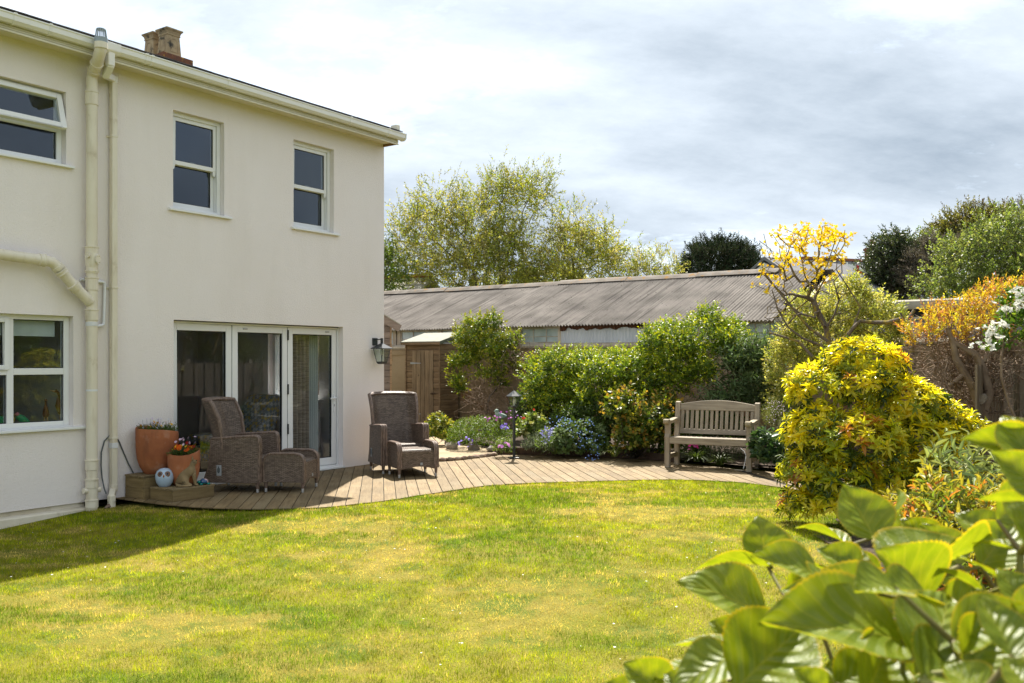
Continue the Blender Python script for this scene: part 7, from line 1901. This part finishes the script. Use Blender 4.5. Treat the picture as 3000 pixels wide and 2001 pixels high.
def scat(px, py, rx_, ry_, Y, n, seed, dY=.08):
    r = np.random.default_rng(seed); a_ = r.uniform(0, 6.28, n); q = np.sqrt(r.random(n))
    return [V3(at(px + rx_ * q[i] * math.cos(a_[i]), py + ry_ * q[i] * math.sin(a_[i]), Y + r.normal(0, dY))) for i in range(n)]
mound('fuchsia_bush', 'small bright green bush at the foot of the shed door', 1285, 1255, 16.6, 42, 42, .25, 240, 6, 0.07, 0.044, [((0.10, 0.16, 0.018), 2), ((0.17, 0.21, 0.02), 1)], seed=201, tmpl='oval', tip=[((0.27, 0.26, .03), 1)])
ml = mound('aubrieta_mound', 'wide low green mound behind the rocks', 1405, 1268, 16.0, 95, 48, .5, 1500, 7, 0.030, 0.016, [((0.085, 0.145, 0.012), 3), ((0.13, 0.19, 0.016), 2)], seed=202, ls=.06, stems=0)
flowers(ml, scat(1440, 1225, 30, 10, 15.6, 9, 1) + scat(1500, 1215, 40, 14, 15.6, 12, 2), 0.036, [((0.50, 0.13, 0.50), 2), ((0.42, 0.16, 0.55), 1)], 203, 'purple_flowers')
flowers(ml, scat(1480, 1250, 14, 10, 15.3, 16, 3) + scat(1360, 1295, 25, 16, 15.2, 14, 4), 0.036, [((0.22, 0.15, 0.62), 1)], 204, 'violet_flowers')
gm = mound('geranium_plant', 'leafy geranium with red flowers right of the lamp post', 1560, 1255, 15.3, 45, 42, .3, 230, 6, 0.07, 0.066, [((0.17, 0.23, 0.045), 2), ((0.12, 0.18, 0.03), 2), ((0.34, 0.34, 0.12), .6)], seed=205, tmpl='oval')
flowers(gm, scat(1535, 1226, 6, 4, 15.0, 3, 5) + scat(1566, 1200, 4, 4, 15.1, 2, 6), 0.04, [((0.62, 0.035, 0.012), 1)], 206, 'red_flowers')
sgm = mound('silver_herb', 'grey green herb spreading below the geranium', 1590, 1295, 14.95, 60, 32, .28, 520, 7, 0.034, 0.014, [((0.24, 0.28, 0.17), 2), ((0.15, 0.19, 0.10), 2)], 'leafmatte', seed=207)
pk = mound('campanula_clump', 'small clump with pink bells left of the lamp post', 1478, 1308, 14.95, 30, 22, .2, 240, 6, 0.034, 0.022, [((0.12, 0.18, 0.04), 2), ((0.2, 0.25, .08), 1)], seed=208)
flowers(pk, scat(1478, 1302, 24, 12, 14.7, 9, 8), 0.045, [((0.62, 0.26, 0.62), 1)], 209, 'pink_flowers')
fm = mound('brunnera_clump', 'broad leaved clump covered in tiny sky blue flowers', 1700, 1285, 14.9, 85, 55, .35, 420, 6, 0.075, 0.06, [((0.11, 0.165, 0.045), 2), ((0.16, 0.22, 0.09), 1.4), ((0.075, 0.12, .02), 1)], 'leafmatte', 'oval', 210)
flowers(fm, scat(1640, 1235, 40, 16, 14.75, 40, 9) + scat(1700, 1250, 60, 25, 14.6, 50, 10) + scat(1725, 1290, 50, 30, 14.5, 60, 11) + scat(1735, 1335, 25, 14, 14.35, 18, 12), 0.020, [((0.20, 0.33, 0.72), 3), ((0.32, 0.44, 0.78), 1)], 211, 'blue_flowers')
bb = mound('bluebell_clump', 'clump of lilac bluebells over strappy leaves', 1600, 1300, 14.6, 26, 20, .12, 30, 5, 0.12, 0.012, [((0.10, 0.16, .03), 1)], 'leaf', 'blade', 212, stems=0)
flowers(bb, scat(1598, 1275, 16, 26, 14.55, 60, 13) + scat(1618, 1264, 8, 12, 14.55, 18, 14), 0.026, [((0.24, 0.24, 0.56), 1), ((0.33, .33, .6), 1)], 213, 'lilac_flowers')
def tuft(name, label, px, py, n, L, W, cols, seed, z=0.06, spread=.75, group='grassy tufts in the flower bed', mat='leaf', arch=0.7):
    r = np.random.default_rng(seed); b_ = gnd(px, py, z); e = empty(name, b_); tag(e, label, 'grass tuft', group)
    a_ = r.uniform(0, 6.28, n); tl = r.uniform(.15, spread, n)
    D1 = np.stack([np.cos(a_) * tl, np.sin(a_) * tl, np.sqrt(1 - tl ** 2)], -1); P0 = np.stack([np.cos(a_), np.sin(a_), np.zeros(n)], -1) * r.uniform(0, .05, (n, 1))
    V = []; S = np.stack([-np.sin(a_), np.cos(a_), np.zeros(n)], -1); Ln = L * r.uniform(.7, 1.2, n)
    K = 6; pts = []; p_ = P0.copy(); d_ = D1.copy()
    for s in range(K + 1):
        pts.append(p_.copy()); p_ = p_ + d_ * (Ln / K)[:, None]; d_ = unit(d_ + np.array([0, 0, -arch * .42]) + np.stack([np.cos(a_), np.sin(a_), 0 * a_], -1) * .12)
    w_ = np.array([.6, 1, 1, .9, .75, .5, .06])
    V = np.stack([np.stack([pts[s] - S * W * w_[s] / 2, pts[s] + S * W * w_[s] / 2], 1) for s in range(K + 1)], 1).reshape(n, -1, 3)
    V[..., 2] = np.maximum(V[..., 2], 0.004 - z)
    Fc = []
    for s in range(K): q = 2 * s; Fc += [(q, q + 1, q + 3), (q, q + 3, q + 2)]
    link('blades', rawmesh('blades', V.reshape(-1, 3), len(Fc), 2 * (K + 1), Fc, palette(cols, n, r, .2), M[mat]), None, e, kind='stuff')
    return e
GT = [((0.13, 0.20, 0.03), 2), ((0.19, 0.25, .05), 1), ((.3, .29, .1), .5)]
tuft('grass_tuft', 'arching green grass tuft spilling over the edging', 1625, 1330, 170, 0.36, 0.011, GT, 221, spread=.8)
tuft('grass_tuft', 'thin straggly grass tuft further along the edging', 1800, 1338, 60, 0.34, 0.010, GT, 222)
tuft('black_grass', 'dark almost black grass clump left of the bench', 1860, 1342, 240, 0.22, 0.010, [((0.018, 0.018, 0.014), 1), ((0.035, .03, .02), 1)], 223)
tuft('grass_tuft', 'grassy tuft under the left half of the bench', 2040, 1352, 150, 0.30, 0.011, [((.10, .16, .03), 2), ((.16, .21, .05), 1)], 224, z=.05)
tuft('grass_tuft', 'grassy tuft under the middle of the bench', 2110, 1362, 120, 0.26, 0.011, [((.10, .16, .03), 2), ((.16, .21, .05), 1)], 225, z=.05)
tuft('iris_leaves', 'pale yellow striped leaves beside the low rock', 1345, 1290, 7, 0.32, 0.022, [((.36, .38, .12), 1)], 226, spread=.7)
pr_ = mound('primula_plant', 'leafy plant with magenta flowers under the bench', 2035, 1310, 14.3, 35, 30, .18, 90, 5, 0.09, 0.03, [((0.07, 0.12, .02), 1)], seed=227)
flowers(pr_, scat(2028, 1308, 16, 10, 14.1, 16, 15), 0.05, [((0.65, 0.05, 0.30), 1), ((.7, .12, .4), 1)], 228, 'magenta_flowers')
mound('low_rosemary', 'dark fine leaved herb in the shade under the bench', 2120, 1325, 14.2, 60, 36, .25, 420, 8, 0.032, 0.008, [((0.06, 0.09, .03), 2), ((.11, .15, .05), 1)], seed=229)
hl = mound('hellebore_plant', 'dark glossy broad leaved plant at the right end of the bench', 2255, 1310, 12.75, 42, 55, .2, 60, 7, 0.13, 0.062, [((0.04, 0.085, .03), 2), ((.08, .14, .06), 1)], 'leafgloss', 'oval', 230, ls=.12)
hb_ = mound('heath_bush', 'wispy bush with tiny pale pink flowers right of the bench back', 2290, 1215, 13.6, 50, 50, .3, 420, 8, 0.034, 0.008, [((0.13, 0.165, .05), 1), ((.19, .2, .07), 1)], seed=231, ls=.14)
flowers(hb_, scat(2280, 1205, 45, 40, 13.3, 110, 16), 0.014, [((0.62, 0.50, 0.58), 1)], 232, 'tiny_flowers')
mound('lavender_bush', 'greyish wispy lavender beside the golden pieris', 2310, 1290, 12.9, 40, 60, .3, 420, 8, 0.05, 0.008, [((0.15, 0.17, .09), 1), ((.2, .21, .13), 1)], 'leafmatte', seed=233, ls=.16)
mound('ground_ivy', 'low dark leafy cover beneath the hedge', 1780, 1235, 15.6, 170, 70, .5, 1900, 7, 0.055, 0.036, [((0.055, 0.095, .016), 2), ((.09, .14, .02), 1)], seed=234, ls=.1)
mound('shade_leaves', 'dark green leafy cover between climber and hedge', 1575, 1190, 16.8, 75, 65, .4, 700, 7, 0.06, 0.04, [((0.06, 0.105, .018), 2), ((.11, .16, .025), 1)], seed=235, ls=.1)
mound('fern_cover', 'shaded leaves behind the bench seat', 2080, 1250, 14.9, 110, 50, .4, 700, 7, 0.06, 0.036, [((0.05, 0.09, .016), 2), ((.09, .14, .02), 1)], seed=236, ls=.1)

# ---- flowers in the terracotta pots
def potflowers(par, r_, z, seed, groups, n=90):
    r = np.random.default_rng(seed)
    a_ = r.uniform(0, 6.28, n); q = np.sqrt(r.random(n)) * r_
    P = np.stack([q * np.cos(a_), q * np.sin(a_), np.full(n, z - .02)], -1); D = unit(np.stack([np.cos(a_) * q * 3, np.sin(a_) * q * 3, np.full(n, 1.0)], -1) + r.normal(0, .25, (n, 3)))
    p, d, nn, l, w, si, tt = sprigs(P, D, r.uniform(.05, .12, n), 9, .8, 0.045, 0.011, r)
    leaves('leaves', p, d, nn, l, w, palette([((0.07, 0.125, 0.025), 2), ((.13, .18, .04), 1)], n, r)[si], M['leaf'], par, 'rhomb')
    for nm, cnt, size, cols, hh in groups:
        a2 = r.uniform(0, 6.28, cnt); q2 = np.sqrt(r.random(cnt)) * r_
        pts = np.stack([q2 * np.cos(a2), q2 * np.sin(a2), z + r.uniform(.05, hh, cnt)], -1)
        Dn = unit(np.array([-.3, -.8, .6]) + r.normal(0, .35, (cnt, 3))); Dd = unit(np.cross(Dn, rdir(cnt, r)))
        leaves(nm, pts, Dd, Dn, size, size, palette(cols, cnt, r, .12), M['petal'], par, 'flower')
        segs_mesh('stems', np.stack([q2 * np.cos(a2) * .9, q2 * np.sin(a2) * .9, np.full(cnt, z - .02)], -1), pts, .0018, .0012, M['leafmatte'], par, 3)
potflowers(pot_big, 0.19, 0.475, 301, [('pale_flowers', 26, .030, [((.66, .55, .68), 1), ((.7, .66, .72), 1)], .17), ('yellow_flowers', 22, .034, [((.72, .42, .02), 1), ((.55, .22, .02), .5)], .12)], 110)
potflowers(pot_small, 0.14, 0.35, 302, [('orange_daisy', 5, .075, [((.78, .13, .012), 1)], .10), ('dark_red_flowers', 10, .045, [((.30, .02, .012), 1)], .12), ('yellow_flowers', 14, .032, [((.75, .50, .02), 1)], .11), ('pale_flowers', 16, .034, [((.70, .52, .68), 1)], .19)], 80)

# ------------------------------------------------------------------ foreground hydrangea, every leaf a piece
def hydr_mat(name, c1, c2, vein, edge, trans, rough):
    m, t, b = newmat(name)
    uv = N(t, 'ShaderNodeTexCoord'); sp_ = N(t, 'ShaderNodeSeparateXYZ'); t.links.new(uv.outputs['UV'], sp_.inputs[0])
    def mth(op, a, b_=None, c_=None):
        n = N(t, 'ShaderNodeMath', operation=op)
        for i, s in enumerate((a, b_, c_)):
            if s is None: continue
            if hasattr(s, 'is_linked'): t.links.new(s, n.inputs[i])
            else: n.inputs[i].default_value = s
        return n.outputs[0]
    au = mth('ABSOLUTE', mth('SUBTRACT', sp_.outputs[0], .5))           # 0 at the midrib, .5 at the margin
    ph = mth('FRACT', mth('MULTIPLY', mth('SUBTRACT', sp_.outputs[1], mth('MULTIPLY', mth('POWER', au, 0.8), .62)), 7.0))
    side = mth('ABSOLUTE', mth('SUBTRACT', ph, .5))
    vs_ = mth('LESS_THAN', side, mth('SUBTRACT', .052, mth('MULTIPLY', au, .06)))
    mid = mth('LESS_THAN', au, .014)
    ve = mth('MAXIMUM', vs_, mid)
    v = coords(t); n1 = noise(t, v, 5, 4); r1_ = ramp(t, [(.35, 0.), (.65, 1.)]); t.links.new(n1.outputs['Fac'], r1_.inputs[0])
    col = mixc(t, r1_.outputs[0], c1, c2); col = mixc(t, mth('MULTIPLY', ve, .42), col, vein)
    rim_glow = ramp(t, [(.465, 0.), (.50, .85)]); t.links.new(au, rim_glow.inputs[0]); col = mixc(t, rim_glow.outputs[0], col, edge)  # yellow margin: backlit rim painted into the leaf colour
    t.links.new(col, b.inputs['Base Color']); b.inputs['Roughness'].default_value = rough; b.inputs['Specular IOR Level'].default_value = .45
    n2 = noise(t, v, 45, 3)
    h = mth('ADD', mth('MULTIPLY', side, -1.0), mth('MULTIPLY', n2.outputs['Fac'], .25)); bump(t, b, h, .35, .02)
    tr = N(t, 'ShaderNodeBsdfTranslucent'); t.links.new(mixc(t, 1.0, col, (1.5, 1.35, .35), 'MULTIPLY'), tr.inputs['Color'])
    mx = N(t, 'ShaderNodeMixShader'); mx.inputs[0].default_value = trans
    t.links.new(b.outputs[0], mx.inputs[1]); t.links.new(tr.outputs[0], mx.inputs[2]); t.links.new(mx.outputs[0], t.nodes['Material Output'].inputs['Surface'])
    return m
HM = hydr_mat('hydrangea_leaf', (0.155, 0.215, 0.014), (0.215, 0.265, 0.018), (0.38, 0.38, 0.05), (0.54, 0.40, 0.03), .54, .36)
HS = pbr('hydrangea_stem', (0.14, 0.10, 0.035), (0.20, 0.20, 0.05), 9, .6)
def hyd_leaf(seed, cup, curl):
    r = np.random.default_rng(seed); nu, nv = 10, 40; vs = []; fs = []; uv = []
    def half(v):      # outline of an ovate leaf with a drawn out tip
        return 0.40 * (math.sin(math.pi * min(1, v ** 0.72)) ** 0.80) * (1 - .25 * v ** 3) + 0.0
    for j in range(nv + 1):
        v = j / nv
        for i in range(nu + 1):
            u = -1 + 2 * i / nu
            ser = 1 + (0.028 * (1 if (j % 2) else -1) if abs(u) > .99 and 0 < j < nv else 0)
            x = u * half(v) * ser
            z = cup * (abs(u) ** 1.6) * half(v) * 1.3 - curl * v * v + .018 * math.sin(6 * v + u * 3 + seed) + .014 * math.cos(v * 22) * (1 - abs(u)) * abs(u) * 3
            vs.append((x, v, z)); uv.append((u / 2 + .5, v))
    st = nu + 1
    for j in range(nv):
        for i in range(nu): a_ = j * st + i; fs.append((a_, a_ + 1, a_ + 1 + st, a_ + st))
    me = bpy.data.meshes.new('leaf'); me.from_pydata(vs, [], fs)
    ul = me.uv_layers.new(name='UVMap'); vi = np.empty(len(me.loops), np.int32); me.loops.foreach_get('vertex_index', vi)
    ul.data.foreach_set('uv', np.array(uv, np.float32)[vi].ravel()); me.polygons.foreach_set('use_smooth', [True] * len(fs)); me.materials.append(HM)
    return me
HL = [hyd_leaf(i, c_, k_) for i, (c_, k_) in enumerate(((.35, .10), (.55, .22), (.22, .30), (.45, .05), (.15, .18)))]
hy = empty('hydrangea_bush', (1.15, 1.75, -0.05)); tag(hy, 'out of focus hydrangea with big serrated leaves in the near corner', 'shrub')
hiv = hy.location.copy()
HCEN = []
def hleaf(bx, by, tx, ty, Y0_, dY, width=1.0, roll=0.0, var=0, face=(0, -1, .35)):
    """leaf from its stalk pixel to its tip pixel; Y0_ depth of the stalk, dY how much farther the tip is"""
    z7 = lambda a_, b_: (1800 + a_ * .5109, 1200 + b_ * .5109)
    B = at(*z7(bx, by), Y0_); T = at(*z7(tx, ty), Y0_ + dY)
    y = (T - B); L = y.length; y.normalize()
    nrm = Vector(face); nrm = (nrm - y * nrm.dot(y)).normalized()
    x = y.cross(nrm); rot = Matrix((x, y, nrm)).transposed()
    rot = rot @ Matrix.Rotation(roll, 3, 'Y')
    o = link('leaf', HL[var], None, hy, B - hiv); o.rotation_mode = 'QUATERNION'; o.rotation_quaternion = rot.to_quaternion(); o.scale = (L * width, L, L)
    HCEN.append(B)
    return o
hleaf(880, 900, 828, 600, 1.75, .05, 1.18, 0, 3)
hleaf(1490, 745, 1325, 415, 1.70, .06, 1.25, .15, 0)
hleaf(1500, 730, 1765, 520, 1.85, .10, .8, .9, 2)
hleaf(1700, 990, 2100, 640, 1.50, .12, 1.05, -.75, 1, (0, -.6, .8))
hleaf(1790, 1110, 1600, 810, 1.42, -.05, 1.55, .3, 1)
hleaf(880, 1200, 500, 900, 1.60, -.06, 1.05, -.35, 2, (0, -.35, 1))
hleaf(900, 905, 485, 790, 1.72, .10, .45, .7, 2, (0, -.5, 1))
hleaf(1650, 1330, 880, 1150, 1.25, -.06, .95, -.1, 0, (0, -.42, .9))
hleaf(1640, 1190, 940, 1010, 1.45, .10, .75, .1, 3, (0, -.7, .8))
hleaf(1600, 1150, 1075, 760, 1.60, .12, .5, .55, 4, (0, -.3, 1))
hleaf(690, 1400, 330, 1250, 1.55, .05, 1.1, .4, 2, (0, -.3, 1))
hleaf(620, 1560, 250, 1470, 1.45, -.05, 1.1, .2, 4, (0, -.3, 1))
hleaf(700, 1600, 1130, 1180, 1.25, .10, 1.0, -.2, 0, (0, -.9, .4))
hleaf(300, 1640, 60, 1440, 1.40, .02, 1.25, .1, 1)
hleaf(480, 1640, 280, 1510, 1.35, .04, 1.2, 0, 3)
hleaf(1780, 1520, 1990, 960, 1.15, .16, .80, .35, 4, (0, -.35, 1))
hleaf(2280, 1420, 2110, 1040, 1.05, .06, 1.0, .2, 0)
hleaf(2420, 260, 2010, 130, 1.30, .03, .8, .1, 1)
hleaf(2440, 360, 2230, 20, 1.25, .08, .95, -.2, 3)
hleaf(2460, 480, 2180, 230, 1.22, .02, 1.1, .1, 0)
hleaf(2470, 900, 2300, 520, 1.15, .04, .8, 0, 1)
hleaf(2380, 520, 2090, 480, 1.28, .04, .6, .9, 4, (0, -.3, 1))
hleaf(1340, 780, 1090, 590, 1.85, .10, .7, .5, 2, (0, -.4, 1))
hleaf(770, 1330, 540, 1210, 1.62, .03, 1.1, .2, 3)
hleaf(980, 1080, 1140, 830, 1.68, .05, .9, .4, 1)
hleaf(1760, 1560, 2240, 1330, 1.12, .12, .75, .4, 4, (0, -.3, 1))
hleaf(2120, 1060, 1870, 840, 1.38, .05, .5, .7, 2, (0, -.3, 1))
hleaf(2260, 1010, 2000, 800, 1.30, .05, .6, .6, 4, (0, -.4, 1))
hleaf(1420, 1640, 1640, 1330, 1.20, .08, 1.2, .1, 1)
hleaf(1240, 1640, 1020, 1480, 1.20, .03, .9, .1, 3)
hleaf(1500, 1640, 1200, 1420, 1.30, .12, 1.1, -.2, 0)
hleaf(2100, 1640, 1900, 1420, 1.05, .05, 1.2, .1, 1)
hleaf(2400, 1640, 2240, 1400, .98, .04, 1.2, .1, 0)
hleaf(1400, 940, 1160, 760, 1.62, .06, .9, .2, 1)
hleaf(1320, 1000, 1400, 760, 1.66, .05, 1.0, -.1, 3)
hleaf(2180, 760, 1960, 560, 1.6, .06, 1.1, .1, 1)
hleaf(1980, 900, 1760, 640, 1.75, .06, 1.1, .15, 0)
hleaf(2100, 900, 2290, 640, 1.55, .05, 1.0, -.2, 3)
hleaf(1840, 800, 1640, 600, 1.9, .05, 1.0, .2, 1)
hleaf(1300, 1180, 1080, 900, 1.65, .06, 1.05, .1, 0)
hleaf(1060, 1300, 800, 1080, 1.6, .05, 1.0, .3, 2, (0, -.5, .9))
hleaf(1500, 1010, 1300, 790, 1.78, .06, .9, -.2, 3)
hleaf(1760, 1000, 1560, 760, 1.7, .05, 1.0, .1, 1)
hleaf(200, 1700, -60, 1560, 1.45, .03, 1.1, .2, 3)
hleaf(560, 1700, 420, 1400, 1.4, .05, 1.0, .1, 0)
hleaf(900, 1700, 760, 1420, 1.3, .05, 1.1, -.1, 1)
hleaf(2260, 1250, 2060, 1010, 1.32, .05, 1.0, .2, 0)
hleaf(2420, 700, 2230, 480, 1.35, .05, 1.0, 0, 3)
hleaf(2330, 820, 2080, 700, 1.45, .05, .9, .3, 2, (0, -.4, 1))
hleaf(2400, 1180, 2200, 900, 1.25, .05, 1.1, .1, 3)
hleaf(2060, 1280, 2290, 1120, 1.3, .06, 1.0, .2, 4, (0, -.4, 1))
hleaf(1900, 1250, 2140, 1010, 1.4, .06, .9, -.2, 1)
hleaf(2350, 1330, 2440, 980, 1.15, .05, 1.0, .1, 0)
hleaf(2020, 1500, 2250, 1200, 1.15, .06, 1.0, -.2, 3)
hleaf(2200, 640, 2380, 420, 1.5, .05, .9, 0, 1)
hleaf(1180, 1250, 1000, 1080, 1.5, .05, 1.0, .1, 4, (0, -.4, 1))
hleaf(820, 1480, 620, 1290, 1.45, .05, 1.1, .2, 1)
r3 = np.random.default_rng(401)
for i in range(46):      # leaves lower in the bush
    px, py = r3.uniform(2050, 3120), r3.uniform(1650, 2250); Y_ = r3.uniform(1.35, 1.95) - (px - 2050) / 1000 * .25
    if (px < 2300 and py < 1850): py += 250
    B = at(px, py, Y_); a_ = r3.uniform(0, 6.28)
    T = B + Vector((math.cos(a_) * .1, math.sin(a_) * .06 - .02, r3.uniform(-.02, .07)))
    y = (T - B); L = y.length * 1.05; y.normalize(); nrm = Vector((r3.normal(0, .3), -.5, .9)); nrm = (nrm - y * nrm.dot(y)).normalized(); x = y.cross(nrm)
    o = link('leaf', HL[i % 5], None, hy, B - hiv); o.rotation_mode = 'QUATERNION'; o.rotation_quaternion = Matrix((x, y, nrm)).transposed().to_quaternion(); o.scale = (L, L, L); HCEN.append(B)
# stems that carry the leaves
tp = [tuple(p_ - Vector((0, 0, .0))) for p_ in HCEN]
nd, pr = grow((1.15, 1.75, -.05), tp, .06, .25, .05, -.05, r3, [(1.1, 1.7, .35), (1.05, 1.65, .6)])
branches('stems', nd - np.array(hiv), pr, .0032, .014, HS, hy, .4, 7)
